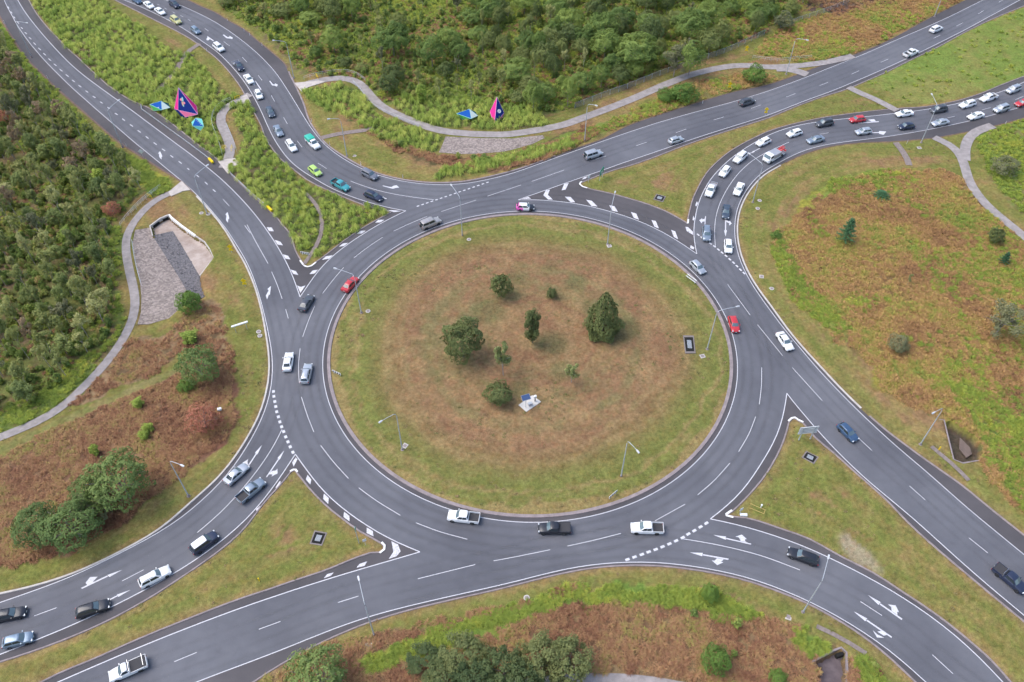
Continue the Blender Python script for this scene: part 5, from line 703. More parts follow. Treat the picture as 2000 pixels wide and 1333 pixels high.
def blocked_fn():
    bl = dil(asph, 1) | (d_path < .35) | (d_track < .9)
    for poly, _ in PITS: bl |= pip(GP, poly)
    bl |= pip(GP, np.array(STONE_T))
    return bl
BLOCK = blocked_fn()
ix0 = np.searchsorted(XS, -174.0001); iy0 = np.searchsorted(YS, -74.0001)
def blocked(P):
    i = np.clip(np.round((P[:, 0] + 174) / STEP).astype(int) + ix0, 0, NXg - 1); j = np.clip(np.round((P[:, 1] + 74) / STEP).astype(int) + iy0, 0, NYg - 1)
    return BLOCK[j * NXg + i]

# ---------------------------------------------------------------- roads
def asphalt(name, base, var):
    m = bpy.data.materials.new(name); m.use_nodes = True; n, l, b = nodes(m)
    b.inputs['Roughness'].default_value = .82; b.inputs['Specular IOR Level'].default_value = .35
    wp = wpos(n); big = nz(n, l, .05, 4, .55, wp); mid = nz(n, l, .5, 5, .6, wp); fine = nz(n, l, 9, 4, .7, wp)
    ln = n.new('ShaderNodeVectorMath'); ln.operation = 'LENGTH'; sx = n.new('ShaderNodeSeparateXYZ'); l.new(wp, sx.inputs[0]); cx = n.new('ShaderNodeCombineXYZ'); l.new(sx.outputs[0], cx.inputs[0]); l.new(sx.outputs[1], cx.inputs[1]); l.new(cx.outputs[0], ln.inputs[0])
    rad = mth(n, l, 'ADD', ln.outputs['Value'], mapr(n, l, mid, .3, .7, -.25, .25))
    wave = mth(n, l, 'SINE', mth(n, l, 'MULTIPLY', rad, 3.6)); inring = mapr(n, l, ln.outputs['Value'], 49.5, 51.5, 1, 0)
    trk = mth(n, l, 'MULTIPLY', mth(n, l, 'MULTIPLY', wave, inring), .035)
    v = mth(n, l, 'MULTIPLY', mapr(n, l, big, .3, .7, .87, 1.13), mapr(n, l, mid, .25, .75, .92, 1.08)); v = mth(n, l, 'MULTIPLY', v, mapr(n, l, fine, .25, .75, .90, 1.10)); v = mth(n, l, 'ADD', v, trk)
    cc = n.new('ShaderNodeCombineColor'); [l.new(v, cc.inputs[i]) for i in range(3)]
    c = mixc(n, l, 1.0, mixc(n, l, mapr(n, l, big, .35, .65, 0, 1), base, var), cc.outputs[0], 'MULTIPLY')
    c = mixc(n, l, mapr(n, l, nz(n, l, .22, 5, .7, wp), .60, .72, 0, .28), c, mixc(n, l, 1.0, c, (.62, .61, .62), 'MULTIPLY')); l.new(c, b.inputs['Base Color']); bump(n, l, b, fine, .25, .02)
    return m
M_ASPH = asphalt('worn asphalt', (.107, .108, .124), (.125, .126, .140)); M_SHOUL = asphalt('shoulder asphalt', (.078, .072, .076), (.094, .085, .089))
def road_mesh():
    V = []; E = []
    def add(p, close):
        o = len(V); V.extend([Vector((float(x), float(y))) for x, y in p]); n = len(p)
        E.extend([(o + i, o + i + 1) for i in range(n - 1)])
        if close: E.append((o + n - 1, o))
    for k in A: add(A[k], False)
    for r in (R_GRASS, R_LINE): add([(r * math.cos(2 * PI * i / 200), r * math.sin(2 * PI * i / 200)) for i in range(200)], True)
    v, e, f, *_ = delaunay_2d_cdt(V, E, [], 0, 1e-4)
    P = np.array([(p.x, p.y) for p in v]); T = np.array([list(t) for t in f]); C = P[T].mean(1)
    ok = ~on_soft(C); T = T[ok]; C = C[ok]
    sh = np.hypot(C[:, 0], C[:, 1]) < R_LINE
    for q in LINE_IN: sh |= pip(C, q)
    m = bpy.data.meshes.new('road'); m.from_pydata([(x, y, 0) for x, y in P], [], T.tolist())
    m.materials.append(M_ASPH); m.materials.append(M_SHOUL); m.polygons.foreach_set('material_index', sh.astype(np.int32))
    m.update(); return m
ROAD = structure(link('road', road_mesh()))

m_paint = bpy.data.materials.new('road paint'); m_paint.use_nodes = True
n, l, b = nodes(m_paint); b.inputs['Roughness'].default_value = .6; wp = wpos(n)
c = ramp(n, l, nz(n, l, 5, 5, .7, wp), [(.30, (.34, .33, .35)), (.45, (.56, .55, .57)), (.7, (.71, .70, .72))]); l.new(c, b.inputs['Base Color'])
m_paint2 = bpy.data.materials.new('worn hatch paint'); m_paint2.use_nodes = True
n, l, b = nodes(m_paint2); b.inputs['Roughness'].default_value = .7; wp = wpos(n)
c = ramp(n, l, nz(n, l, 3.5, 6, .75, wp), [(.34, (.2, .19, .2)), (.46, (.55, .53, .55)), (.62, (.72, .70, .72))]); l.new(c, b.inputs['Base Color'])
PZ = [0.006]
def flat(name, polys, mat, z=None):
    mb = MB()
    for p in polys:
        p = np.asarray(p); ar = sum(p[i][0] * p[(i + 1) % len(p)][1] - p[(i + 1) % len(p)][0] * p[i][1] for i in range(len(p)))
        if ar < 0: p = p[::-1]
        PZ[0] = .005 + (PZ[0] - .005 + .0011) % .006
        mb.add([(x, y, PZ[0] if z is None else z) for x, y in p], [tuple(range(len(p)))])
    return mb.obj(name, mat, ROAD)
def offs(P, d):
    P = np.asarray(P, float); T = np.gradient(P, axis=0); T /= np.maximum(np.hypot(*T.T), 1e-9)[:, None]
    return P + np.stack([-T[:, 1], T[:, 0]], 1) * d
def strip(name, P, w, mat, parent=ROAD, z=None, closed=False):
    P = np.asarray(P, float)
    if len(P) == 2: pass
    a, b = offs(P, w / 2), offs(P, -w / 2); n_ = len(P)
    PZ[0] = .005 + (PZ[0] - .005 + .0011) % .006; h = PZ[0] if z is None else z
    mb = MB(); mb.add([(x, y, h) for x, y in a] + [(x, y, h) for x, y in b], [(i, n_ + i, n_ + i + 1, i + 1) for i in range(n_ - 1)])
    return mb.obj(name, mat, parent)
def split_sharp(P, ang=60):
    """break a painted outline at its apexes"""
    runs = []; cur = [P[0]]
    for i in range(1, len(P) - 1):
        cur.append(P[i]); u = P[i] - P[i - 1]; v = P[i + 1] - P[i]
        if abs(math.degrees(math.atan2(u[0] * v[1] - u[1] * v[0], u @ v))) > ang: runs.append(np.array(cur)); cur = [P[i]]
    cur.append(P[-1]); runs.append(np.array(cur)); return runs
for k in ('W_left', 'W_top', 'W_right', 'W_bot', 'G_TL', 'G_TR', 'G_BR', 'G_BL'):
    for r in split_sharp(A[k]): strip('edge_line', r, .13 if k[0] == 'W' else .15, m_paint)
th = np.linspace(0, 2 * PI, 181); strip('edge_line', np.stack([40.31 * np.cos(th), 40.31 * np.sin(th)], 1), .13, m_paint)
for p in LANES: strip('lane_line', p, .12, m_paint)
for p in DASH: strip('lane_dash', p, .105, m_paint)
for p in DOTS: strip('lane_dot', p, .2, m_paint)
for x, y, a, L_, W_ in GIVE:
    c_, s_ = math.cos(a), math.sin(a)
    flat('give_way_block', [[(x + c_ * u - s_ * v, y + s_ * u + c_ * v) for u, v in ((-L_ / 2, -W_ / 2), (L_ / 2, -W_ / 2), (L_ / 2, W_ / 2), (-L_ / 2, W_ / 2))]], m_paint)
for p in HATCH: flat('hatch_bar', [p], m_paint2)
for a in ARROW: flat('turn_arrow', a, m_paint)

m_track = bpy.data.materials.new('tyre polished asphalt'); m_track.use_nodes = True
n, l, b = nodes(m_track); wp = wpos(n); b.inputs['Base Color'].default_value = (.165, .162, .172, 1); b.inputs['Roughness'].default_value = .75
ua = n.new('ShaderNodeAttribute'); ua.attribute_name = 'across'
fall = mth(n, l, 'MULTIPLY', mapr(n, l, nz(n, l, .12, 4, .6, wp), .35, .65, .03, .24), ua.outputs['Fac']); fall = mth(n, l, 'MULTIPLY', fall, mapr(n, l, nz(n, l, 3.5, 4, .6, wp), .3, .7, .7, 1.1))
tr_ = n.new('ShaderNodeBsdfTransparent'); mx_ = n.new('ShaderNodeMixShader'); l.new(fall, mx_.inputs[0]); l.new(tr_.outputs[0], mx_.inputs[1]); l.new(b.outputs[0], mx_.inputs[2]); l.new(mx_.outputs[0], n['Material Output'].inputs[0])
def track(P, z, w=.95):
    P = np.asarray(P, float); n_ = len(P); mb = MB(); v = []
    for d in (-w / 2, 0, w / 2): v += [(x, y, z) for x, y in offs(P, d)]
    f = []
    for j in (0, 1):
        for i in range(n_ - 1): f.append((j * n_ + i, (j + 1) * n_ + i, (j + 1) * n_ + i + 1, j * n_ + i + 1)[::-1])
    mb.add(v, f); o = mb.obj('tyre_track', m_track, ROAD); a = o.data.attributes.new('across', 'FLOAT', 'POINT'); a.data.foreach_set('value', [0.0] * n_ + [1.0] * n_ + [0.0] * n_)
for k in ('W_left', 'W_top', 'W_right', 'W_bot'):
    sd = -sgn(closed(k))
    for i, d in enumerate((.95, 2.55, 4.5, 6.1)): track(offs(A[k], sd * d), .0022 + .0004 * i)
th = np.linspace(0, 2 * PI, 161)
for i, r_ in enumerate((41.4, 43.0, 45.0, 46.7)): track(np.stack([r_ * np.cos(th), r_ * np.sin(th)], 1), .0038 + .0004 * i)

# kerbs
def concrete(name, a, b, sc=.8, rough=.9):
    m = bpy.data.materials.new(name); m.use_nodes = True; n, l, bb = nodes(m); bb.inputs['Roughness'].default_value = rough; wp = wpos(n)
    f = nz(n, l, sc, 6, .65, wp); g = nz(n, l, 11, 3, .6, wp)
    c = ramp(n, l, mth(n, l, 'ADD', mth(n, l, 'MULTIPLY', f, .7), mth(n, l, 'MULTIPLY', g, .3)), [(.34, b), (.62, a)]); l.new(c, bb.inputs['Base Color']); bump(n, l, bb, g, .2, .02); return m
M_KERB = concrete('weathered kerb', (.32, .265, .262), (.20, .165, .16)); M_KERBN = concrete('pale kerb', (.56, .52, .47), (.40, .36, .33)); M_EARTH = concrete('bare earth edge', (.20, .125, .10), (.11, .075, .065), 1.2)
M_WHITE = smat('white painted concrete', (.78, .77, .74), .7)
def kerb(name, P, w, mat, side, h=.12, z0=0.0, label=None):
    P = np.asarray(P, float); prof = ((0, -.03), (.04, h), (w, h), (w + .05, -.03)); n_ = len(P)
    mb = MB(); v = []
    for d, z in prof: v += [(x, y, z + z0) for x, y in offs(P, d * side)]
    f = []
    for j in range(3):
        for i in range(n_ - 1):
            q = (j * n_ + i, j * n_ + i + 1, (j + 1) * n_ + i + 1, (j + 1) * n_ + i); f.append(q if side > 0 else q[::-1])
    mb.add(v, f); return structure(mb.obj(name, mat))
def cutp(P, a, b): return P[int(len(P) * a):int(len(P) * b)]
pl = A['O_left']; sd = sgn(closed('O_left')); i0 = int(np.argmin(np.hypot(pl[:, 0] + 77, pl[:, 1] - 45.5)))
kerb('kerb', pl[:i0], .45, M_EARTH, sd, .05); kerb('kerb', pl[i0:], .34, M_KERBN, sd)
pl = A['O_top']; sd = sgn(closed('O_top')); i0 = int(np.argmin(np.hypot(pl[:, 0] + 64, pl[:, 1] - 103))); i1 = int(np.argmin(np.hypot(pl[:, 0] - 8, pl[:, 1] - 66)))
kerb('kerb', pl[:i0], .35, M_EARTH, sd, .05); kerb('kerb', pl[i0:i1], .4, M_KERB, sd); kerb('kerb', pl[i1:], .2, M_EARTH, sd, .04)
pl = A['O_right']; sd = sgn(closed('O_right')); i0 = int(np.argmin(np.hypot(pl[:, 0] - 58, pl[:, 1] - 62))); i1 = int(np.argmin(np.hypot(pl[:, 0] - 62, pl[:, 1] + 18)))
kerb('kerb', pl[:i0], .2, M_EARTH, sd, .04); kerb('kerb', pl[i0:i1], .32, M_KERBN, sd); kerb('kerb', pl[i1:], .3, M_KERB, sd)
kerb('kerb', A['O_bot'], .25, M_KERB, sgn(closed('O_bot')), .1)
for k in ('I_TL', 'I_TR', 'I_BR', 'I_BL'): kerb('kerb', A[k], .26, M_KERB, sgn(A[k]))
th = np.linspace(0, 2 * PI, 241); kerb('kerb', np.stack([R_KERB * np.cos(th), R_KERB * np.sin(th)], 1), .62, M_KERB, 1, .13)
for p in NOSE: 
    q = np.asarray(p); structure(strip('kerb', q, .34, M_WHITE, None, .135))

# ---------------------------------------------------------------- footpaths, drains, stone pitching
def stonemat(name, a, b, sc):
    m = bpy.data.materials.new(name); m.use_nodes = True; n, l, bb = nodes(m); bb.inputs['Roughness'].default_value = .9; wp = wpos(n)
    v = n.new('ShaderNodeTexVoronoi'); v.inputs['Scale'].default_value = sc; l.new(wp, v.inputs['Vector']); e = n.new('ShaderNodeTexVoronoi'); e.feature = 'DISTANCE_TO_EDGE'; e.inputs['Scale'].default_value = sc; l.new(wp, e.inputs['Vector'])
    sp = n.new('ShaderNodeSeparateColor'); l.new(v.outputs['Color'], sp.inputs[0]); f = mth(n, l, 'ADD', mth(n, l, 'MULTIPLY', sp.outputs[0], .75), mth(n, l, 'MULTIPLY', nz(n, l, .3, 4, .6, wp), .5))
    c = ramp(n, l, f, [(.1, b), (.6, tuple((p + q) / 2 for p, q in zip(a, b))), (1, a)]); c = mixc(n, l, mapr(n, l, e.outputs['Distance'], .0, .10, .55, 0), c, (.25, .205, .18)); l.new(c, bb.inputs['Base Color']); bump(n, l, bb, e.outputs['Distance'], .8, .12); return m
M_PATH = concrete('path concrete', (.36, .32, .305), (.21, .185, .175), .7); M_APRON = concrete('stained concrete', (.46, .38, .33), (.27, .20, .16), .5)
M_STONE = stonemat('grouted stone', (.37, .305, .27), (.14, .112, .098), 2.6); M_ROCK = concrete('dark rock', (.20, .185, .19), (.05, .047, .05), 2.5); M_GRAVEL = concrete('gravel', (.27, .22, .20), (.15, .115, .10), 2.0)
for i, p in enumerate(PATH): structure(strip('footpath', p['p'], p['w'], M_PATH, None, .10 + .006 * i))
M_PALE = concrete('pale apron concrete', (.56, .50, .45), (.38, .33, .30), .9)
for p in APRON:
    p = np.asarray(p); p = p if sgn(p) > 0 else p[::-1]; MB().loft([[(x, y, .02) for x, y in p], [(x, y, .17) for x, y in p]]).obj('footpath', M_PALE)['kind'] = 'structure'
for i, p in enumerate(SWALE): structure(strip('drain_path', p['p'], p['w'], M_GRAVEL, None, .115 + .004 * i))

def poly_sheet(name, pts, mat, parent=None):
    P = [(p[0], p[1]) for p in pts]; v, e, f, *_ = delaunay_2d_cdt([Vector(p) for p in P], [], [list(range(len(P)))], 1, 1e-4)
    z = lambda q: pts[int(np.argmin([(q.x - a[0]) ** 2 + (q.y - a[1]) ** 2 for a in pts]))][2]
    mb = MB(); fs = []
    for t in f:
        a = sum(v[t[i]].x * v[t[(i + 1) % len(t)]].y - v[t[(i + 1) % len(t)]].x * v[t[i]].y for i in range(len(t))); fs.append(tuple(t) if a > 0 else tuple(t)[::-1])
    mb.add([(q.x, q.y, z(q)) for q in v], fs); return mb.obj(name, mat, parent)
def wall(name, pts, zt, zb, th_, mat, parent=None):
    """upright wall along a line, given thickness, top following zt"""
    P = np.asarray([p[:2] for p in pts], float); a, b = offs(P, th_ / 2), offs(P, -th_ / 2); n_ = len(P); mb = MB()
    zt = [zt] * n_ if isinstance(zt, (int, float)) else zt
    mb.loft([[(*a[i], zt[i]), (*b[i], zt[i]), (*b[i], zb), (*a[i], zb)] for i in range(n_)]); return mb.obj(name, mat, parent)
cul = thing('culvert', 'concrete box culvert outlet with stained apron and rock channel beside the left footpath', 'culvert')
poly_sheet('stone_bank', CUL_STONE, M_STONE, cul); poly_sheet('apron', CUL_APRON, M_APRON, cul); poly_sheet('rock_channel', CUL_ROCK, M_ROCK, cul)
rim_ = CUL_RIM; wall('wing_wall', rim_[:2], [p[2] for p in rim_[:2]], -1.6, .22, M_KERBN, cul)
hw = wall('headwall', rim_[1:4], [p[2] for p in rim_[1:4]], -1.6, .34, M_KERBN, cul); wall('wing_wall', rim_[3:7], [p[2] for p in rim_[3:7]], -1.6, .42, M_WHITE, cul); wall('wing_wall', rim_[6:], [p[2] for p in rim_[6:]], -1.6, .24, M_KERBN, cul)
M_BLACK = smat('dark opening', (.012, .011, .01), 1.0)
h0, h1, h2 = [np.array(p) for p in rim_[1:4]]
for a, b in ((h0, h1), (h1, h2)):
    m_ = (a + b) / 2; d_ = (b - a)[:2]; L_ = float(np.hypot(*d_)); ang = math.atan2(d_[1], d_[0]); nx, ny = math.sin(ang), -math.cos(ang)
    MB().box((m_[0] + nx * .2, m_[1] + ny * .2, -.62), (L_ * .62, .12, .72), ang).obj('culvert_opening', M_BLACK, cul)
rocks = MB()
for k in range(900):
    P3 = np.array(CUL_ROCK); lo, hi = P3.min(0), P3.max(0); q = np.array([rnd.uniform(lo[0], hi[0]), rnd.uniform(lo[1], hi[1])])
    if not pip(q[None], P3[:, :2])[0]: continue
    zr = P3[int(np.argmin(((P3[:, :2] - q) ** 2).sum(1)))][2]; s_ = rnd.uniform(.10, .26)
    v = [(q[0] + s_ * math.cos(a) * rnd.uniform(.7, 1.2), q[1] + s_ * math.sin(a) * rnd.uniform(.7, 1.2), zr - .03) for a in np.arange(5) * 1.257] + [(q[0] + rnd.uniform(-.05, .05), q[1] + rnd.uniform(-.05, .05), zr + s_ * .8)]
    rocks.add(v, [(i, (i + 1) % 5, 5) for i in range(5)])
ro = rocks.obj('rocks', M_ROCK, cul); ro['kind'] = 'stuff'
stb = thing('stone_bank', 'sloping bank of grouted stones between the curved upper footpath and its ditch', 'stone bank')
poly_sheet('stone_face', [(x, y, .14) for x, y in STONE_T], M_STONE, stb)
dr = thing('drain', 'angled concrete drain walls beside the tall grass right of the exit road', 'drain')
wall('drain_wall', PIT_R_WALL, .12, -1.6, .22, M_KERB, dr)
mb = MB(); mb.loft([[(x, y, -.98) for x, y in PIT_R_SLAB], [(x, y, -1.25) for x, y in PIT_R_SLAB]]); mb.obj('slab', concrete('red brown slab', (.185, .135, .112), (.12, .09, .075)), dr)
dr2 = thing('drain', 'concrete drain inlet with dark pipe mouth in the scrub at the bottom right', 'drain')
wall('drain_wall', PIT_B_WALL1, .10, -1.6, .24, M_KERB, dr2); wall('drain_wall', PIT_B_WALL2, .14, -1.6, .28, M_KERB, dr2)
q = PIT_B_WALL2[1]; MB().box((q[0] - .35, q[1] - .9, -.55), (1.1, .5, .9), .3).obj('pipe_mouth', M_BLACK, dr2)
poly_sheet('drain_floor', [(x, y, -1.0) for x, y in PIT_B], concrete('wet silt', (.14, .11, .115), (.085, .065, .07)), dr2)

# ---------------------------------------------------------------- plants
def leafmat(name, stops, nscale=.12, trans=.36, rnd_w=.5, k=2.5, nw=.55):
    stops = [(q, tuple(min(.75, v * k) for v in c)) for q, c in stops]
    m = bpy.data.materials.new(name); m.use_nodes = True; n, l, b = nodes(m); wp = wpos(n)
    b.inputs['Roughness'].default_value = .75; b.inputs['Specular IOR Level'].default_value = .25
    oi = n.new('ShaderNodeObjectInfo'); g = n.new('ShaderNodeNewGeometry')
    a = nz(n, l, nscale, 3, .55, wp); q = nz(n, l, 1.3, 3, .6, wp)
    f = mth(n, l, 'ADD', mth(n, l, 'MULTIPLY', mapr(n, l, a, .28, .72, 0, 1), nw), mth(n, l, 'MULTIPLY', oi.outputs['Random'], rnd_w))
    f = mth(n, l, 'ADD', f, mapr(n, l, g.outputs['Random Per Island'], 0, 1, -.16, .16)); f = mth(n, l, 'ADD', f, mapr(n, l, q, .3, .7, -.12, .12))
    c = ramp(n, l, f, stops); l.new(c, b.inputs['Base Color'])
    t = n.new('ShaderNodeBsdfTranslucent'); l.new(c, t.inputs[0]); mx = n.new('ShaderNodeMixShader'); mx.inputs[0].default_value = trans
    l.new(b.outputs[0], mx.inputs[1]); l.new(t.outputs[0], mx.inputs[2]); l.new(mx.outputs[0], n['Material Output'].inputs[0]); return m
ML = {
 'dome': leafmat('green crown leaves', [(0, (.056, .088, .025)), (.5, (.090, .132, .034)), (1, (.150, .190, .046))], .12, .28, .9, 1.9),
 'dark': leafmat('dark crown leaves', [(0, (.050, .074, .026)), (.6, (.085, .108, .036)), (1, (.140, .158, .050))], .12, .28, .9, 1.8),
 'paper': leafmat('paperbark leaves', [(0, (.080, .092, .034)), (.4, (.118, .130, .044)), (.75, (.165, .168, .058)), (1, (.225, .215, .10))], .12, .36, .6, 2.5),
 'oak': leafmat('she oak needles', [(0, (.058, .074, .028)), (1, (.105, .122, .042))], .12, .28, .5, 1.9),
 'norfolk': leafmat('norfolk pine needles', [(0, (.030, .068, .036)), (1, (.055, .115, .050))]),
 'grey': leafmat('grey green leaves', [(0, (.080, .086, .042)), (1, (.150, .148, .078))], .12, .3, .6, 1.9),
 'red': leafmat('russet dead leaves', [(0, (.15, .060, .038)), (1, (.27, .115, .070))], .12, .3, .5, 2.4),
 'lime': leafmat('lime young leaves', [(0, (.135, .185, .036)), (1, (.225, .27, .055))], .12, .36, .5, 1.9),
 'bush': leafmat('bush leaves', [(0, (.062, .112, .024)), (1, (.110, .172, .034))], .12, .28, .5, 1.8),
 'darkb': leafmat('dull bush leaves', [(0, (.060, .068, .035)), (1, (.105, .105, .055))]),
 'sparse': leafmat('sparse gum leaves', [(0, (.085, .105, .040)), (1, (.14, .155, .06))]),
 'brownl': leafmat('brown dying leaves', [(0, (.10, .072, .045)), (1, (.19, .14, .085))]),
 'paper2': leafmat('olive wood leaves', [(0, (.070, .090, .032)), (1, (.135, .152, .052))], .12, .38, .7, 2.75),
 'dark2': leafmat('dark clump leaves', [(0, (.045, .070, .028)), (.6, (.078, .105, .040)), (1, (.135, .150, .055))], .12, .28, .9, 1.5),
 'dome2': leafmat('deep green leaves', [(0, (.052, .082, .028)), (.5, (.082, .118, .036)), (1, (.125, .160, .050))], .2, .30, .6, 2.0),
 'lom': leafmat('tussock blades', [(0, (.095, .140, .030)), (.5, (.160, .205, .042)), (1, (.245, .262, .066))], .1, .35, .6, 2.3),
 'weed': leafmat('weed blades', [(0, (.110, .155, .030)), (.6, (.180, .222, .040)), (1, (.285, .275, .048))], .08, .35, .5, 1.95),
 'brack': leafmat('dead bracken', [(0, (.120, .054, .034)), (.35, (.205, .104, .058)), (.7, (.285, .170, .085)), (1, (.20, .20, .050))], .09, .25, .4, 1.65, .75),
 'field': leafmat('field bracken', [(0, (.150, .078, .042)), (.35, (.270, .155, .070)), (.62, (.335, .212, .085)), (.85, (.265, .235, .052)), (1, (.155, .205, .045))], .085, .25, .38, 1.58, .85),
 'turf': leafmat('turf blades', [(0, (.120, .135, .042)), (.5, (.185, .175, .062)), (1, (.25, .175, .088))], .08, .25, .9, 1.25),
 'under': leafmat('understory leaves', [(0, (.062, .090, .026)), (.5, (.105, .140, .034)), (.8, (.165, .185, .045)), (1, (.21, .14, .065))], .07, .3, .6, 2.3),
}
def barkmat(name, a, b_):
    m = bpy.data.materials.new(name); m.use_nodes = True; n, l, b = nodes(m); b.inputs['Roughness'].default_value = .95; wp = wpos(n)
    l.new(ramp(n, l, nz(n, l, 4, 4, .6, wp), [(.35, a), (.65, b_)]), b.inputs['Base Color']); return m
M_BARKP = barkmat('pale paper bark', (.30, .255, .215), (.50, .45, .40)); M_BARKG = barkmat('grey twig bark', (.20, .165, .155), (.34, .29, .275)); M_BARKD = barkmat('grey bark', (.13, .10, .085), (.24, .20, .18))

def quads(C, N, size, seed, lean=.38, aspect=1.6):
    """leaf faces: centres, outward directions"""
    g = np.random.default_rng(seed); n_ = len(C)
    d = N + g.normal(0, lean, (n_, 3)); d /= np.linalg.norm(d, axis=1)[:, None] + 1e-9
    u = np.cross(d, g.normal(0, 1, (n_, 3))); u /= np.linalg.norm(u, axis=1)[:, None] + 1e-9; w = np.cross(d, u)
    s = size * g.uniform(.6, 1.35, n_)[:, None]; u = u * s * aspect * .5; w = w * s * .5
    V = np.stack([C - u, C - w * .9, C + u, C + w * .9], 1).reshape(-1, 3); return V, np.arange(n_ * 4).reshape(-1, 4)
def np_mesh(name, V, F, mat):
    m = bpy.data.meshes.new(name); k = F.shape[1]
    m.vertices.add(len(V)); m.vertices.foreach_set('co', V.astype(np.float32).ravel()); m.loops.add(F.size); m.loops.foreach_set('vertex_index', F.ravel().astype(np.int32))
    m.polygons.add(len(F)); m.polygons.foreach_set('loop_start', (np.arange(len(F)) * k).astype(np.int32)); m.polygons.foreach_set('loop_total', np.full(len(F), k, np.int32))
    m.materials.append(mat); m.update(calc_edges=True); return m
def crown(name, shape, seed, n_, leaf, mat, z0=.25):
    """a unit crown (1 high with its trunk, 1 wide) of leaf clumps"""
    g = np.random.default_rng(seed); C = []; N = []
    if shape in ('dome', 'ragged', 'sparse', 'open'):
        K = {'dome': 46, 'ragged': 26, 'sparse': 19, 'open': 20}[shape]; sig = {'dome': .075, 'ragged': .092, 'sparse': .085, 'open': .076}[shape]
        cz = (z0 + 1) / 2; hz = (1 - z0) / 2
        for k in range(K):
            if shape == 'dome' and k > 4 and g.random() < .16: continue
            a = k * 2.39996 + g.uniform(-.4, .4); t = (k + .5) / K
            if shape == 'dome': zz_ = 1 - 1.55 * t; r_ = math.sqrt(max(0, 1 - zz_ * zz_)) * g.uniform(.62, 1.06) if zz_ > 0 else g.uniform(.66, 1.06); zz_ = max(zz_, -.75) * g.uniform(.82, 1.02)
            elif shape == 'ragged': zz_ = 1 - 2 * t; r_ = g.uniform(.15, .85) * math.sqrt(max(.05, 1 - zz_ * zz_))
            else: zz_ = g.uniform(-.7, 1); r_ = g.uniform(.05, .9) * math.sqrt(max(.1, 1 - zz_ * zz_ * .8))
            p = np.array([.42 * r_ * math.cos(a), .42 * r_ * math.sin(a), cz + hz * zz_ * .88]); m_ = n_ // K
            s_ = sig * g.uniform(.65, 1.55); q = g.normal(0, 1, (m_, 3)); q /= np.linalg.norm(q, axis=1)[:, None]; rad = s_ * g.uniform(.5, 1.25, m_)[:, None]
            C.append(p + q * rad * np.array([1, 1, .8])); N.append(q + np.array([0, 0, .5]) + (p - np.array([0, 0, cz])) * 1.2)
    elif shape == 'shell':   # a closed umbrella of fine foliage with shallow lobes, thin below
        d = g.normal(0, 1, (int(n_ * 1.7), 3)); d /= np.linalg.norm(d, axis=1)[:, None]; keep = g.random(len(d)) < np.clip((d[:, 2] + .62) * 1.5, .04, 1); d = d[keep][:n_]
        ph = g.uniform(0, 6.28, (20, 1)); fr = g.normal(0, 1, (20, 3)) * np.linspace(1.8, 9.0, 20)[:, None]; am = np.linspace(.060, .050, 20)[:, None]
        rad = .88 * (1 + (am * np.sin(fr @ d.T + ph)).sum(0)) - g.exponential(.065, len(d)); rad = np.clip(rad, .2, 1.12)
        cz = z0 + (1 - z0) * .42; hz = np.where(d[:, 2] > 0, 1 - cz, cz - z0)
        C = [np.stack([.5 * rad * d[:, 0], .5 * rad * d[:, 1], cz + hz * rad * d[:, 2]], 1)]; N = [d + np.array([0, 0, .25])]
    elif shape == 'cone':
        t = np.sqrt(g.uniform(0, 1, n_)); a = g.uniform(0, 2 * PI, n_); z = 1 - t * (1 - z0 * .35); lob = .85 + .15 * np.sin(a * 5 + z * 9) + .1 * np.sin(z * 23)
        prof = np.where(t < .72, (t / .72) ** .8, 1 - (t - .72) * .9); r_ = .5 * prof * lob * g.uniform(.8, 1.03, n_)
        C = [np.stack([r_ * np.cos(a), r_ * np.sin(a), z], 1)]; N = [np.stack([np.cos(a), np.sin(a), np.full(n_, .6)], 1)]
    elif shape == 'norfolk':
        for k in range(9):
            t = (k + .6) / 9.5; z = 1 - t * .92; R_ = .5 * t ** .75 + .02; m_ = 6
            for j in range(m_):
                a = 2 * PI * j / m_ + k * .5; s_ = g.uniform(.05, 1, max(8, n_ // 54)); r_ = R_ * s_
                base = np.stack([r_ * math.cos(a), r_ * math.sin(a), z + .10 * s_ * R_ * 2 - .02], 1); C.append(base + g.normal(0, .018, base.shape)); N.append(np.tile([0, 0, 1.], (len(base), 1)) + g.normal(0, .3, base.shape))
    C = np.concatenate(C); N = np.concatenate(N); N /= np.linalg.norm(N, axis=1)[:, None] + 1e-9
    V, F = quads(C, N, leaf, seed + 5); return np_mesh(name, V, F, mat)
def trunk(name, seed, mat, top=.75, r0=.022, limbs=4, spread=.3):
    g = random.Random(seed); mb = MB(); k1 = (g.uniform(-.03, .03), g.uniform(-.03, .03))
    mb.tube([(0, 0, -.02), (k1[0], k1[1], top * .4), (k1[0] * 1.6, k1[1] * 1.4, top * .72), (k1[0], k1[1], top)], [r0, r0 * .75, r0 * .5, r0 * .18], 6)
    for i in range(limbs):
        a = 2 * PI * i / max(limbs, 1) + g.uniform(-.5, .5); h = top * g.uniform(.35, .62)
        mb.tube([(k1[0] * 1.2, k1[1] * 1.2, h), (spread * .5 * math.cos(a), spread * .5 * math.sin(a), h + .16), (spread * math.cos(a), spread * math.sin(a), h + .26)], [r0 * .5, r0 * .34, r0 * .1], 5)
    return mb.mesh(name, mat, 60)
PROTO = {}
def proto(kind, shape, n_, leaf, mat, var=3, z0=.25, bark=None, top=.7, r0=.022, limbs=4, spread=.28):
    PROTO[kind] = [(crown('crown', shape, 31 * i + hash_(kind), n_, leaf, ML[mat], z0), trunk('trunk', 7 * i + hash_(kind), bark or M_BARKD, top, r0, limbs, spread)) for i in range(var)]
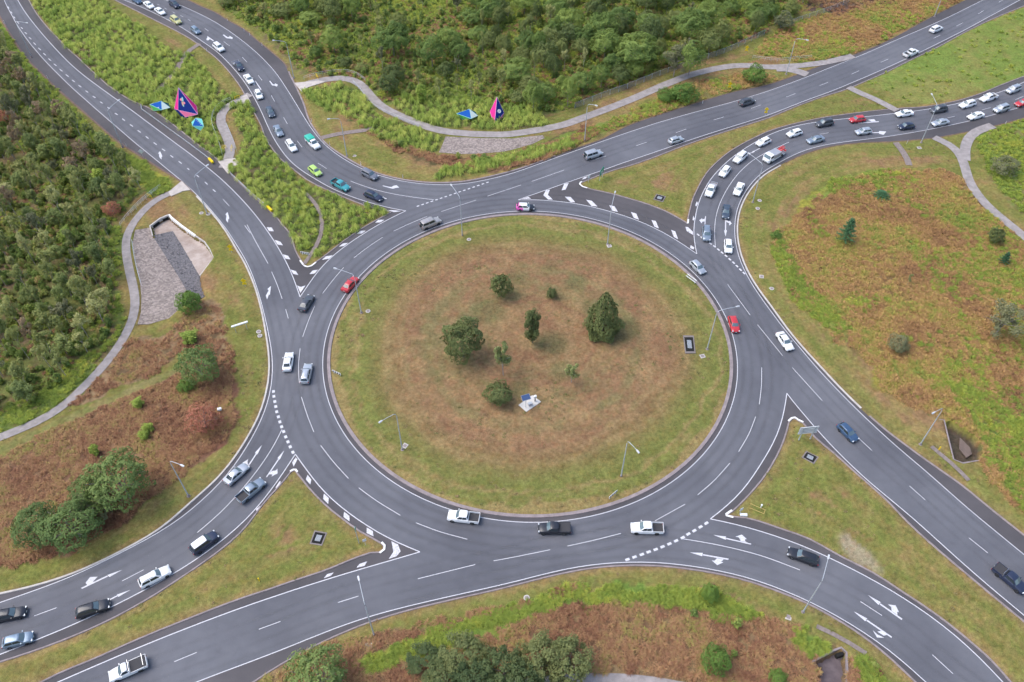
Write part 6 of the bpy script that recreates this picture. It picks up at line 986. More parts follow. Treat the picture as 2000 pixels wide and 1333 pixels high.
def hash_(s): return sum(ord(c) * (i + 3) for i, c in enumerate(s)) % 977
proto('dome', 'shell', 6600, .024, 'dome', 5, .28, M_BARKG, .72, .02, 9, .36); proto('dark', 'shell', 4600, .028, 'dark', 3, .2, M_BARKG, .7, .02, 7, .34)
proto('paper', 'open', 1500, .038, 'paper', 5, .42, M_BARKP, .9, .016, 5, .26); proto('paperd', 'ragged', 2600, .036, 'paper2', 3, .3, M_BARKP, .85, .018, 4, .26); proto('paperg', 'open', 1400, .040, 'grey', 2, .5, M_BARKP, .95, .016, 5, .28)
proto('domen', 'shell', 5200, .026, 'dome2', 5, .2, M_BARKG, .78, .02, 12, .42); proto('darkn', 'dome', 6600, .026, 'dark2', 4, .12)
proto('paperb', 'open', 1200, .040, 'brownl', 2, .45, M_BARKP, .95, .016, 6, .28)
proto('oak', 'shell', 4600, .034, 'oak', 3, .04, M_BARKD, .8, .03, 4, .25); proto('cypress', 'cone', 6500, .031, 'oak', 1, .1, M_BARKD, .8, .03, 3, .2); proto('ragged', 'ragged', 5600, .034, 'oak', 1, .15, M_BARKD, .85, .02, 4, .2)
proto('pineball', 'shell', 7000, .027, 'oak', 1, .06, M_BARKD, .8, .025, 5, .3); proto('sparse', 'sparse', 2400, .036, 'sparse', 2, .35, M_BARKP, .85, .018, 6, .3); proto('norfolk', 'norfolk', 3000, .036, 'norfolk', 1, .05, M_BARKD, .95, .02, 0, .1)
proto('grey', 'open', 3000, .026, 'grey', 2, .12, M_BARKG, .8, .018, 9, .4); proto('red', 'shell', 1800, .034, 'red', 1, .1, M_BARKG, .8, .014, 12, .42); proto('lime', 'ragged', 1600, .055, 'lime', 2, .05, M_BARKD, .5, .015, 3, .2)
proto('bush', 'shell', 4600, .030, 'bush', 3, .02, M_BARKD, .6, .02, 4, .25); proto('darkb', 'shell', 3600, .030, 'darkb', 2, .02, M_BARKD, .6, .02, 5, .28)

def plant(name, kind, var, x, y, h, w_, rz, label, cat, group=None):
    o = thing(name, label, cat, (x, y, 0.02), rz, group); o.scale = (w_, w_, h); c, t = PROTO[kind][var % len(PROTO[kind])]
    link('crown', c, o); link('trunk', t, o); return o
TN = {'oak': 'she_oak_tree', 'cypress': 'cypress_tree', 'ragged': 'she_oak_tree', 'pineball': 'pine_tree', 'sparse': 'gum_tree', 'norfolk': 'norfolk_pine', 'grey': 'wattle_tree', 'darkb': 'bush', 'bush': 'bush', 'lime': 'shrub', 'red': 'dead_bush', 'dome': 'round_tree', 'dark': 'dark_tree', 'darkn': 'dark_tree', 'domen': 'round_tree'}
TL = ['small rounded dark tree nearest the top of the central island', 'tiny dark shrub right of the rounded tree on the central island', 'broad dark conical tree, largest on the right of the central island', 'tall ragged dark tree in the middle of the central island', 'large bushy dark pine on the left of the central island', 'thin pale-trunked gum tree in a ring of bare soil on the central island', 'low dense dark green tree just above the solar panel', 'thin wispy sapling right of the solar panel',
 'young dark green star-shaped pine alone in the brown field on the right', 'small dark tree beside the pale dead patch in the right field', 'little bright green pine near the right edge of the brown field', 'large grey-green leafy tree at the right edge of the brown field', 'dull dark bush in the yellow part of the brown field', 'dark dull bush beside the forked footpath', 'low green bush at the mown corner of the brown field', 'bare thin sapling in the middle of the brown field', 'dark green spreading frond clump at the top of the brown field',
 'round bright green tree above the bracken left of the ring', 'russet red dead bush in the bracken left of the ring', 'round green bush at the foot of the dark rock channel', 'lime green shrub just above the round tree left of the ring', 'tall broad green tree, biggest of the cluster in the left bracken', 'green tree left of the biggest one in the left bracken', 'wide green tree in the middle of the lower left cluster', 'green tree at the far left of the lower left cluster', 'dull purple-grey bush amid the lower left tree cluster',
 'large leafy green tree at the bottom edge below the lamp', 'dark tree at the left of the bottom clump', 'dark olive tree at the bottom edge, centre of the bottom clump', 'dark tree at the bottom edge just right of the clump centre', 'dark green tree at the back of the bottom clump', 'rightmost dark tree of the bottom clump', 'dark tree at the bottom edge, left side of the clump', 'upright bright green shrub on the lower mown verge', 'round bright green shrub in the brown scrub at the bottom', 'low dark shrub at the far left of the bottom clump', 'dark shrub between the leafy tree and the bottom clump',
 'round dark green bush beside the upper right footpath', 'wide green bush on the bank below the upper footpath', 'low green bush left of the wide one on the upper bank', 'dark bush at the end of the wire fence, top right',
 'lime shrub, left one of a close pair in the left bracken', 'lime shrub, right one of a close pair in the left bracken', 'single upright lime shrub near the left cluster', 'lime shrub nearest the mown track in the left bracken', 'low green bush below the round tree left of the ring', 'tiny green bush in the scrub by the bottom drain']
FL = 'rounded green tree in the wood behind the upper footpath'
for i, (k, x, y, h, w_) in enumerate(TREE):
    lab = TL[i] if i < len(TL) else (FL if k == 'dome' else 'pale feathery grey-green tree at the front of the upper wood' if k == 'grey' else 'small yellow-green tree beside the upper curved footpath')
    plant(TN[k], k, i, x, y, h * (.92 if k in ('domen', 'darkn') else 1.05), w_ * (1.0 if k in ('domen', 'pineball', 'cypress') else 1.1), rnd.uniform(0, 6.28), lab, 'bush' if TN[k] in ('bush', 'shrub', 'dead_bush') else 'tree', 'trees of the upper wood' if lab == FL else None)

def spread_points(poly, dmin, n_try, jitter=None, seed=3):
    g = np.random.default_rng(seed); poly = np.asarray(poly); lo, hi = poly.min(0), poly.max(0); cell = {}; out = []
    P = g.uniform(lo, hi, (n_try, 2)); P = P[pip(P, poly)]; P = P[in_core(P)]; P = P[~blocked(P)]
    for p in P:
        ci, cj = int(p[0] // dmin), int(p[1] // dmin); ok = True
        for a in (-1, 0, 1):
            for b_ in (-1, 0, 1):
                for q in cell.get((ci + a, cj + b_), ()):
                    if (q[0] - p[0]) ** 2 + (q[1] - p[1]) ** 2 < dmin * dmin: ok = False
        if ok: cell.setdefault((ci, cj), []).append(p); out.append(p)
    return np.array(out)
def road_near(P, d):
    m = np.full(len(P), 99.)
    for k in ('O_left', 'O_top', 'O_right', 'O_bot'): m = np.minimum(m, dist_line(P, A[k], d + 1))
    for p in PATH: m = np.minimum(m, dist_line(P, p['p'], d + 1))
    return m < d
# the paperbark wood on the left
FP = spread_points(ZONE['forest_l'], 3.5, 9000, seed=5); FP = FP[~road_near(FP, 3.0)]
FP = FP[(FP[:, 0] > -163) & (FP[:, 1] < 150)]
if len(FP) > 430: FP = FP[np.argsort(FP[:, 1] - FP[:, 0] * .15)[:430]]
gq = random.Random(77)
LW = {'paper': 'slender olive paperbark among its like in the left wood', 'paperd': 'dense dark green tree among its like in the left wood', 'paperg': 'pale blond-leaved paperbark among its like in the left wood', 'paperb': 'brown-leaved dying paperbark among its like in the left wood', 'lime': 'light lime green small tree among its like in the left wood', 'red': 'russet-leaved small tree among its like in the left wood'}
cnt = {}
for x, y in FP:
    u = gq.random(); k = 'paper' if u < .50 else 'paperd' if u < .74 else 'paperg' if u < .90 else 'paperb' if u < .965 else 'lime' if u < .985 else 'red'
    if k == 'paper' and cnt.get(k, 0) > 290: k = 'paperd'
    cnt[k] = cnt.get(k, 0) + 1; h = gq.uniform(5.0, 9.0) * (1.05 if k[:5] == 'paper' and k != 'paperd' else .8 if k == 'paperd' else .5)
    plant('paperbark_tree' if k != 'paperd' else 'wood_tree', k, gq.randrange(5), x, y, h, gq.uniform(3.4, 6.0), gq.uniform(0, 6.28), LW[k], 'tree', 'trees of the left wood')
# the mixed wood along the top
def inzone(P, names):
    m = np.zeros(len(P), bool)
    for k in names: m |= pip(P, ZONE[k])
    return m
UP = spread_points(ZONE['forest_t'], 5.2, 9000, seed=9); UP = UP[~road_near(UP, 4.5) & ~inzone(UP, ('brown_t1', 'brown_t2', 'lom_e'))]
big = np.array([(t[1], t[2]) for t in TREE[47:]]); UP = UP[np.min(np.hypot(UP[:, None, 0] - big[None, :, 0], UP[:, None, 1] - big[None, :, 1]), 1) > 3.6]
UL = {'dome': FL, 'dark': 'dark green tree among its like in the upper wood', 'paper': 'thin olive tree among its like in the upper wood', 'paperg': 'pale feathery tree among its like in the upper wood'}
for x, y in UP:
    open_ = x < -40 and y < 128 or bool(pip(np.array([[x, y]]), ZONE['open_t'])[0])
    u = gq.random()
    if open_: k = 'dark' if u < .3 else 'paper' if u < .9 else 'dome'; h = gq.uniform(2.5, 5.5); w_ = gq.uniform(2.6, 4.8)
    else: k = 'dome' if u < .36 else 'dark' if u < .66 else 'paper' if u < .92 else 'paperg'; h = gq.uniform(3.6, 8.6); w_ = gq.uniform(3.2, 8.0) if k in ('dome', 'dark') else gq.uniform(2.6, 5.0)
    if open_ and gq.random() < .45: continue
    plant({'dome': 'round_tree', 'dark': 'dark_tree', 'paper': 'wood_tree', 'paperg': 'wood_tree'}[k], k, gq.randrange(5), x, y, h, w_, gq.uniform(0, 6.28), UL[k], 'tree', 'trees of the upper wood')

# tussocks and ground cover
def tuft(name, seed, mat, blades, length, width, rise, droop):
    g = random.Random(seed); V = []; F = []
    for i in range(blades):
        a = g.uniform(0, 2 * PI); L_ = length * g.uniform(.6, 1.15); e = rise * g.uniform(.55, 1.2); w_ = width * g.uniform(.7, 1.3); cx, sx = math.cos(a), math.sin(a); r0 = g.uniform(0, .12)
        pts = [(r0, 0.0), (r0 + L_ * .45, e), (r0 + L_, e * (1 - droop * g.uniform(.6, 1.2)))]; o = len(V)
        for j, (r_, z_) in enumerate(pts):
            ww = w_ * (1, .9, .25)[j]; V += [(r_ * cx - ww * sx, r_ * sx + ww * cx, z_), (r_ * cx + ww * sx, r_ * sx - ww * cx, z_)]
        F += [(o, o + 1, o + 3, o + 2), (o + 2, o + 3, o + 5, o + 4)]
    return np_mesh(name, np.array(V), np.array(F), mat)
def scatter(name, P, meshes, smin, smax, label, cat, seed=1, zs=(1, 1)):
    """many copies of small tufts over points: one uncountable mass (geometry nodes)"""
    g = np.random.default_rng(seed); Q = np.asarray(P); k = len(Q)
    pm = bpy.data.meshes.new(name + '_points'); pm.vertices.add(k); pm.vertices.foreach_set('co', np.column_stack([Q, np.full(k, .05)]).astype(np.float32).ravel())
    a = pm.attributes.new('turn', 'FLOAT_VECTOR', 'POINT'); a.data.foreach_set('vector', np.column_stack([g.normal(0, .1, k), g.normal(0, .1, k), g.uniform(0, 6.28, k)]).astype(np.float32).ravel())
    s_ = g.uniform(smin, smax, k); a = pm.attributes.new('size', 'FLOAT_VECTOR', 'POINT'); a.data.foreach_set('vector', np.column_stack([s_, s_, s_ * g.uniform(zs[0], zs[1], k)]).astype(np.float32).ravel())
    a = pm.attributes.new('pick', 'INT', 'POINT'); a.data.foreach_set('value', g.integers(0, len(meshes), k).astype(np.int32))
    t = bpy.data.node_groups.new(name, 'GeometryNodeTree'); t.interface.new_socket('Geometry', in_out='INPUT', socket_type='NodeSocketGeometry'); t.interface.new_socket('Geometry', in_out='OUTPUT', socket_type='NodeSocketGeometry')
    N = t.nodes; Lk = t.links; gi = N.new('NodeGroupInput'); go = N.new('NodeGroupOutput'); ip = N.new('GeometryNodeInstanceOnPoints'); jn = N.new('GeometryNodeJoinGeometry')
    for me in meshes:
        ob = N.new('GeometryNodeObjectInfo'); ob.inputs['Object'].default_value = bpy.data.objects.new(name + '_piece', me); ob.inputs['As Instance'].default_value = True; Lk.new(ob.outputs['Geometry'], jn.inputs[0])
    def attr(kind, nm): q = N.new('GeometryNodeInputNamedAttribute'); q.data_type = kind; q.inputs['Name'].default_value = nm; return q.outputs[0]
    Lk.new(gi.outputs[0], ip.inputs['Points']); Lk.new(jn.outputs[0], ip.inputs['Instance']); ip.inputs['Pick Instance'].default_value = True; Lk.new(attr('INT', 'pick'), ip.inputs['Instance Index'])
    Lk.new(attr('FLOAT_VECTOR', 'turn'), ip.inputs['Rotation']); Lk.new(attr('FLOAT_VECTOR', 'size'), ip.inputs['Scale']); Lk.new(ip.outputs[0], go.inputs[0])
    o = link(name, pm); md = o.modifiers.new('scatter', 'NODES'); md.node_group = t; return stuff(o, label, cat)
LOM = [tuft('tussock', s, ML['lom'], 90, .80, .026, .80, .85) for s in (1, 2, 3)]
WEED = [tuft('weeds', s, ML['weed'], 40, .50, .026, .42, .45) for s in (4, 5)]; BRK = [tuft('bracken', s, ML['brack'], 40, .55, .028, .36, .5) for s in (6, 7, 8)]; FLD = [tuft('field_grass', s, ML['field'], 40, .55, .028, .36, .5) for s in (9, 10, 11)]
UND = [crown('understory', 'ragged', 60 + s, 420, .085, ML['under'], .05) for s in (1, 2, 3)]
def zpts(name, dens, seed, keep=None):
    poly = np.array(ZONE[name]); lo, hi = poly.min(0), poly.max(0); ar = (hi[0] - lo[0]) * (hi[1] - lo[1]); g = np.random.default_rng(seed)
    P = g.uniform(lo, hi, (int(ar * dens), 2)); nj = np.stack([fbm(P[:, 0], P[:, 1], .25, 2) - .5, fbm(P[:, 0] + 40, P[:, 1] + 9, .25, 2) - .5], 1) * 3.5
    P = P[pip(P + nj, poly)]; P = P[in_core(P)]; P = P[~blocked(P)]; P = P[np.hypot(P[:, 0], P[:, 1]) > 51]
    return P if keep is None else P[keep(P)]
# planted tussocks on the point of the upper left splitter island: each its own plant
TP = spread_points(ZONE['lom_b'], 1.75, 9000, seed=21); TP = TP[dist_line(TP, SWALE[1]['p'], 3.0) > .8]
if len(TP) > 290: TP = TP[np.argsort(TP[:, 1])[:290]]
for x, y in TP:
    o = link('tussock', LOM[gq.randrange(3)], None, (x, y, .04), gq.uniform(0, 6.28)); s_ = gq.uniform(1.1, 1.75); o.scale = (s_, s_, s_ * gq.uniform(.85, 1.15))
    tag(o, 'bright green arching grass tussock planted on the upper left splitter island', 'grass tussock', 'tussocks on the splitter island')
FR_R = ('green_r', 'fringe_r', 'fringe_r2'); FR_B = ('fringe_b', 'fringe_b2', 'fringe_b3')
notin = lambda names: (lambda P: ~inzone(P, names))
tz = [spread_points(ZONE[k], d_, 30000, seed=sd_) for k, d_, sd_ in (('lom_a', 1.55, 31), ('lom_c', 1.5, 32), ('lom_d', 1.2, 33), ('lom_e', 1.5, 34))]
scatter('tussock_bed', np.concatenate(tz), LOM, 1.0, 1.9, 'mass of bright green grass tussocks', 'tussocks', 41, (.8, 1.15))
ff = lambda s: (lambda P: fbm(P[:, 0], P[:, 1], .09, 3) > s)
scatter('weeds', np.concatenate([zpts('verge_a', 2.4, 51), zpts('yellow', 3.5, 52), zpts('verge_p', 2.0, 53), zpts('lush', .10, 54), zpts('fringe_r', 3.4, 55, ff(.36)), zpts('fringe_r2', 3.4, 56, ff(.40)), zpts('green_r', 3.0, 57), zpts('green_r2', 1.8, 58), zpts('fringe_b', 4.5, 59), zpts('fringe_b2', 4.5, 60), zpts('fringe_b3', 4.5, 61), zpts('mix_t', 1.6, 62, ff(.48)), zpts('forest_t', 1.5, 63), zpts('open_t', 2.0, 68), zpts('lom_b', .5, 64), zpts('lom_a', .3, 66), zpts('field_r', 1.4, 65, ff(.56)), zpts('field_t', 1.2, 67, ff(.5)), zpts('forest_l', .6, 69, ff(.47))]), WEED, .7, 1.5, 'rank bright green weeds', 'weeds', 42, (.7, 1.3))
scatter('bracken', np.concatenate([zpts('bracken_l', 3.4, 71), zpts('straw_l', 2.0, 72), zpts('veg_b', 3.2, 73, notin(FR_B)), zpts('chan_t', 4.5, 74), zpts('brown_t1', 1.6, 75), zpts('brown_t2', 1.8, 76), zpts('brown_t3', 1.8, 77), zpts('dark_t', 1.6, 78), zpts('forest_l', .3, 79, ff(.5)), zpts('forest_t', .9, 80, ff(.52))]), BRK, .6, 1.5, 'red-brown dead bracken', 'bracken', 43, (.6, 1.3))
scatter('field_grass', np.concatenate([zpts('field_r', 3.2, 81, lambda P: ~inzone(P, FR_R) | (np.random.default_rng(5).random(len(P)) < .35)), zpts('field_t', 2.0, 82), zpts('mix_t', 1.5, 83)]), FLD, .6, 1.5, 'orange-brown bracken and grass of the rough field', 'rough grass', 44, (.6, 1.3))
scatter('undergrowth', np.concatenate([zpts('forest_l', .34, 91), zpts('forest_t', .22, 92), zpts('veg_b', .012, 93), zpts('chan_t', .04, 94)]), UND, 1.2, 2.6, 'low mixed undergrowth between the trees', 'undergrowth', 45, (.6, 1.1))

# ragged single tufts left standing in the mown turf
g_ = np.random.default_rng(99); LP = np.stack([g_.uniform(-150, 150, 26000), g_.uniform(-72, 140, 26000)], 1); LP = LP[~blocked(LP)]; LP = LP[~inzone(LP, list(ZONE))]
LP = LP[fbm(LP[:, 0], LP[:, 1], .11, 3) + g_.uniform(-.12, .12, len(LP)) > .53]
TURF = [tuft('turf', s, ML['turf'], 22, .42, .03, .16, .5) for s in (14, 15)]
scatter('turf_tufts', LP, TURF, .4, 1.1, 'ragged tufts standing in the mown grass', 'grass', 46, (.6, 1.2))

# ---------------------------------------------------------------- vehicles
def paint(name, c, metal=0.0, rough=.32): return smat(name + ' car paint', c, rough, metal, .5, .35)
PAINT = {'white': paint('white', (.78, .78, .78)), 'silver': paint('silver', (.50, .52, .55), .55), 'grey': paint('grey', (.20, .205, .235), .4), 'greyblue': paint('grey blue', (.26, .31, .37), .45), 'charcoal': paint('charcoal', (.085, .09, .105), .35), 'black': paint('black', (.018, .02, .028)), 'navy': paint('navy', (.022, .03, .062)),
 'slate': paint('slate', (.07, .095, .13), .3), 'blue': paint('blue', (.055, .105, .19), .3), 'steel': paint('steel blue', (.20, .265, .34), .4), 'red': paint('red', (.50, .035, .045)), 'lime': paint('lime', (.42, .62, .14)), 'teal': paint('teal', (.055, .33, .36), .2), 'yellow': paint('pale yellow', (.52, .50, .22)), 'champagne': paint('champagne', (.44, .40, .38), .5), 'pink': paint('pink', (.80, .12, .48))}
M_GLASS = smat('tinted glass', (.030, .042, .050), .06, 0, .8); M_SCREEN_SKY = smat('windscreen glass with painted sky reflection', (.105, .150, .170), .08, 0, .8); M_TYRE = smat('tyre rubber', (.018, .018, .02), .9); M_RIM = smat('alloy rim', (.42, .43, .45), .35, .7); M_LAMP = smat('headlamp lens', (.62, .64, .66), .12); M_TAIL = smat('tail lamp lens', (.36, .02, .025), .2)  # windscreen base colour is lightened to blue-grey to paint in the sky's reflection
M_PLAST = smat('black plastic', (.022, .022, .025), .6); M_PLATE = smat('number plate', (.72, .72, .70), .5); M_BED = smat('tray liner', (.045, .043, .046), .8); M_ALLOY = smat('alloy tray', (.46, .46, .48), .45, .5); M_GRNC = smat('green canopy', (.02, .42, .30), .4, 0, .5, .3); M_REDC = smat('red crane', (.55, .06, .06), .45); M_CHROME = smat('chrome bar', (.6, .6, .62), .2, .9)

def body_ring(x, zb, zt, wb, wt, crown_):
    h = [(0, zb), (wb * .86, zb), (wb, zb + .12), (wb * 1.01, zb + (zt - zb) * .55), (wt * 1.03, zt - .09), (wt * .95, zt - .015), (wt * .6, zt + crown_ * .7), (0, zt + crown_)]
    return [(x, y, z) for y, z in h] + [(x, -y, z) for y, z in h[-2:0:-1]]
def gh_ring(xr, xf, wr, wf, z, bow):
    h = [(xf + bow, 0), (xf, wf * .86), (xf - .09, wf * .985), (xf - (xf - xr) * .26, wf + (wr - wf) * .26 + .01), ((xf + xr) / 2, (wf + wr) / 2 + .015), (xf - (xf - xr) * .76, wf + (wr - wf) * .76 + .01), (xr + .09, wr * .985), (xr, wr * .86), (xr - bow * .6, 0)]
    return [(x, y, z) for x, y in h] + [(x, -y, z) for x, y in h[-2:0:-1]]
def P_on(r0, r1, i, t, left=True):
    """point on the cabin side: i walks front centre 0 .. rear centre 8"""
    n_ = 16; k = int(math.floor(i)); f = i - k; idx = lambda q: q if left else (n_ - q) % n_
    a = np.array(r0[idx(k)]) * (1 - f) + np.array(r0[idx(min(k + 1, 8))]) * f; b = np.array(r1[idx(k)]) * (1 - f) + np.array(r1[idx(min(k + 1, 8))]) * f
    return a * (1 - t) + b * t
def make_vehicle(k):
    """a list of (part name, mesh, paint slot or material, sub-parts)"""
    sp = dict(L=4.7, W=1.82, H=1.46, belt=.95, hood=.88, deck=1.0, xf0=.98, xf1=.30, xr1=-1.0, xr0=-1.72, ww=.80, wt=.60, r=.325)
    if k == 'hatch' or k == 'promo': sp.update(L=4.2, W=1.78, H=1.5, deck=.96, xf0=1.0, xf1=.35, xr1=-1.5, xr0=-1.95, belt=.97)
    if k == 'wagon': sp.update(L=4.85, H=1.56, deck=.98, xr1=-1.9, xr0=-2.3, belt=.98)
    if k in ('suv', 'suv_white'): sp.update(L=4.65, W=1.88, H=1.72, belt=1.1, hood=1.02, deck=1.1, xf0=1.1, xf1=.5, xr1=-1.82, xr0=-2.18, r=.36, wt=.66)
    if k == 'fourwd': sp.update(L=4.9, W=1.92, H=1.9, belt=1.18, hood=1.1, deck=1.15, xf0=1.15, xf1=.65, xr1=-2.15, xr0=-2.35, r=.39, wt=.70)
    ute = k.startswith('ute') or k == 'canopy'
    if ute: sp.update(L=5.3, W=1.88, H=1.78, belt=1.12, hood=1.03, deck=.70, xf0=1.25, xf1=.62, xr1=-.62, xr0=-.78, r=.38, wt=.66)
    if k in ('ute_single', 'canopy'): sp.update(xr1=-.05, xr0=-.22)
    if k == 'tow': sp.update(L=6.6, W=2.1, H=2.2, belt=1.35, hood=1.2, deck=.85, xf0=3.05, xf1=2.6, xr1=1.35, xr0=1.28, r=.42, wt=.86, ww=.94)
    L_, W_, H_ = sp['L'], sp['W'], sp['H']; be, ho, de = sp['belt'], sp['hood'], sp['deck']; xf0, xr0 = sp['xf0'], sp['xr0']; e = L_ / 2; zb = .20 + (sp['r'] - .325) * .9
    st = [(-e, zb + .2, de * .84, .40 * W_, .37 * W_, .0), (-e + .1, zb + .06, de - .02, .47 * W_, .43 * W_, .02)]
    if xr0 > -e + .35: st.append((xr0 - (.12 if ute or k == 'tow' else 0), zb, (de if ute or k == 'tow' else be + .03), .497 * W_, .455 * W_, .02))
    if ute or k == 'tow': st.append((xr0 - .02, zb, be, .497 * W_, .455 * W_, .0))
    st += [((xr0 + xf0) / 2, zb, be, .5 * W_, .462 * W_, .0), (xf0 - .05, zb, be - .01, .497 * W_, .455 * W_, .0)]
    if e - xf0 > .6: st += [(xf0 + .45 * (e - xf0), zb + .01, ho, .49 * W_, .435 * W_, .04), (e - .22, zb + .05, ho - .10, .465 * W_, .40 * W_, .03)]
    st.append((e - .05, zb + .1, ho - .24, .43 * W_, .35 * W_, .01)); st.append((e, zb + .16, ho - .34, .40 * W_, .32 * W_, .0))
    mb = MB(); mb.loft([body_ring(*s) for s in st])
    ww, wt = sp['ww'] * W_ / 1.82, sp['wt'] * W_ / 1.82 * 1.0
    g0 = gh_ring(xr0, xf0, ww * .96, ww, be - .03, .08); g1 = gh_ring(sp['xr1'], sp['xf1'], wt * .97, wt, H_ - .06, .06); g2 = gh_ring(sp['xr1'] + .16, sp['xf1'] - .18, wt * .84, wt * .84, H_ - .005, .04)
    o = len(mb.v); roof_i = len(mb.f); mb.loft([g0, g1, g2], cap=True)
    if k == 'promo':
        for i, f in enumerate(mb.f):
            cx = sum(mb.v[j][0] for j in f) / len(f); mb.mi[i] = 1 if cx < -1.1 else 2 if cx > .75 else 0
    parts = [('body', mb.mesh('body', [PAINT['white'], PAINT['pink'], PAINT['black']] if k == 'promo' else PAINT['white'], 38), 'paint' if k != 'promo' else None, [])]
    if k == 'suv_white':
        rf = MB(); rf.loft([[(x, y, z + .012) for x, y, z in gh_ring(sp['xr1'] + .05, sp['xf1'] - .06, wt * .93, wt * .93, H_ - .02, .05)], [(x, y, z + .016) for x, y, z in gh_ring(sp['xr1'] + .2, sp['xf1'] - .2, wt * .82, wt * .82, H_ - .005, .04)]]); parts.append(('roof', rf.mesh('roof', PAINT['white'], 30), None, []))
    def pane(name, ia, ib, ta, tb, left=True, centre=False, m=3):
        q = MB(); v = []
        js = np.linspace(ia, ib, m)
        for t_ in (ta, (ta + tb) / 2, tb):
            for j in js:
                lf = left
                if centre: lf = j >= 0 if ia < 0 else j <= 8
                jj = abs(j) if ia < 0 else (j if j <= 8 else 16 - j)
                p = P_on(g0, g1, jj, t_, lf); c_ = np.array([p[0] * .6 + (xf0 + xr0) * .2, 0, p[2] - .25]); d_ = p - c_; d_ /= np.linalg.norm(d_); v.append(p + d_ * .016)
        f = []
        for a in range(2):
            for j in range(m - 1): f.append((a * m + j, a * m + j + 1, (a + 1) * m + j + 1, (a + 1) * m + j))
        q.add(v, f); q.f = [tuple(x) for x in q.f]
        me = q.mesh(name, M_SCREEN_SKY if name == 'windscreen' else M_GLASS)
        # face outwards
        ctr = Vector(((xf0 + xr0) / 2, 0, be)); 
        if me.polygons[0].normal.dot(me.polygons[0].center - ctr) < 0: me.flip_normals()
        parts.append((name, me, None, []))
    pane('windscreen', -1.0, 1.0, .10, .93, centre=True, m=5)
    if k != 'tow': pane('rear_window', 7.05, 8.95, .16, .88, centre=True, m=5)
    for lf in (True, False):
        if k in ('ute_single', 'canopy', 'tow'): pane('side_window', 2.2, 5.6, .12, .88, lf, m=4)
        else: pane('side_window', 2.15, 3.95, .12, .88, lf); pane('side_window', 4.1, 5.85, .12, .88, lf)
    r = sp['r']; wx = (e - .88, -e + (.95 if not ute else 1.12)) if k != 'tow' else (e - 1.0, -e + 1.35)
    tm = MB(); tm.lathe([(r * .62, -.11), (r * .93, -.11), (r, -.07), (r, .07), (r * .93, .11), (r * .62, .11)], 16, axis='Y'); tyre = tm.mesh('wheel', M_TYRE, 40)
    rm = MB(); rm.lathe([(r * .64, -.09), (r * .64, .09)], 12, axis='Y')
    for j in range(5):
        a = 2 * PI * j / 5
        for s_ in (-1, 1): rm.box((r * .36 * math.cos(a), s_ * .1, r * .36 * math.sin(a)), (r * .5, .02, .07), 0, 0, 0, -a)
    rim = rm.mesh('rim', M_RIM, 40)
    for x in wx:
        for s_ in (-1, 1): parts.append(('wheel', tyre, None, [('rim', rim)], (x, s_ * (W_ / 2 - .095), r)))
    hz_ = ho - .26
    for s_ in (-1, 1):
        parts.append(('headlight', MB().box((e - .15, s_ * .355 * W_, hz_ + .06), (.22, .30, .13), -s_ * .35).mesh('headlight', M_LAMP), None, []))
        parts.append(('taillight', MB().box((-e + .06, s_ * .40 * W_, max(de, .85) * .82), (.10, .22, .17 if not ute else .26), s_ * .25).mesh('taillight', M_TAIL), None, []))
        parts.append(('mirror', MB().box((xf0 - .32, s_ * (.5 * W_ + .07), be + .07), (.13, .2, .14)).mesh('mirror', PAINT['white']), 'paint', []))
    parts.append(('grille', MB().box((e - .02, 0, zb + .27), (.06, W_ * .5, .2)).mesh('grille', M_PLAST), None, []))
    parts.append(('number_plate', MB().box((-e - .005, 0, .62), (.02, .37, .11)).mesh('number_plate', M_PLATE), None, [])); parts.append(('number_plate', MB().box((e + .012, 0, .5), (.02, .37, .11)).mesh('number_plate', M_PLATE), None, []))
    if ute:
        x0, x1 = -e + .05, xr0 - .05; zt0, zt1 = .72, 1.12; cx = (x0 + x1) / 2; lx = x1 - x0; wy = W_ * .47; al = k == 'ute_silver'
        tr = MB()
        if k == 'ute_single' or al: wy = W_ * .5
        for s_ in (-1, 1): tr.box((cx, s_ * wy, (zt0 + zt1) / 2), (lx, .06, zt1 - zt0))
        tr.box((x0, 0, (zt0 + zt1) / 2), (.06, 2 * wy + .06, zt1 - zt0)); tr.box((x1, 0, (zt0 + zt1) / 2), (.05, 2 * wy, zt1 - zt0))
        parts.append(('tray', tr.mesh('tray', M_ALLOY if al else PAINT['white']), None if al else 'paint', []))
        parts.append(('tray_floor', MB().box((cx, 0, zt0 + .03), (lx - .08, 2 * wy - .08, .04)).mesh('tray_floor', M_ALLOY if al else M_BED), None, []))
        if k in ('ute_cover', 'ute_single', 'ute_bar'): parts.append(('tonneau_cover', MB().box((cx, 0, zt1 - .03), (lx - .1, 2 * wy - .1, .03)).mesh('tonneau_cover', M_BED), None, []))
        if k == 'canopy':
            ca = MB(); ca.loft([[(x, y, z) for x, y, z in gh_ring(x0 - .05, x1 + .1, W_ * .5, W_ * .5, zt1 + .0, .0)], gh_ring(x0, x1 + .1, W_ * .48, W_ * .48, 1.85, 0), gh_ring(x0 + .15, x1 - .05, W_ * .4, W_ * .4, 1.93, 0)]); parts.append(('canopy', ca.mesh('canopy', M_GRNC, 35), None, []))
        if k == 'ute_bar':
            sb = MB(); sb.tube([(x1 - .05, -wy, 1.0), (x1 - .2, -wy * .9, 1.55), (x1 - .2, wy * .9, 1.55), (x1 - .05, wy, 1.0)], .05, 6); parts.append(('sports_bar', sb.mesh('sports_bar', M_CHROME, 40), None, []))
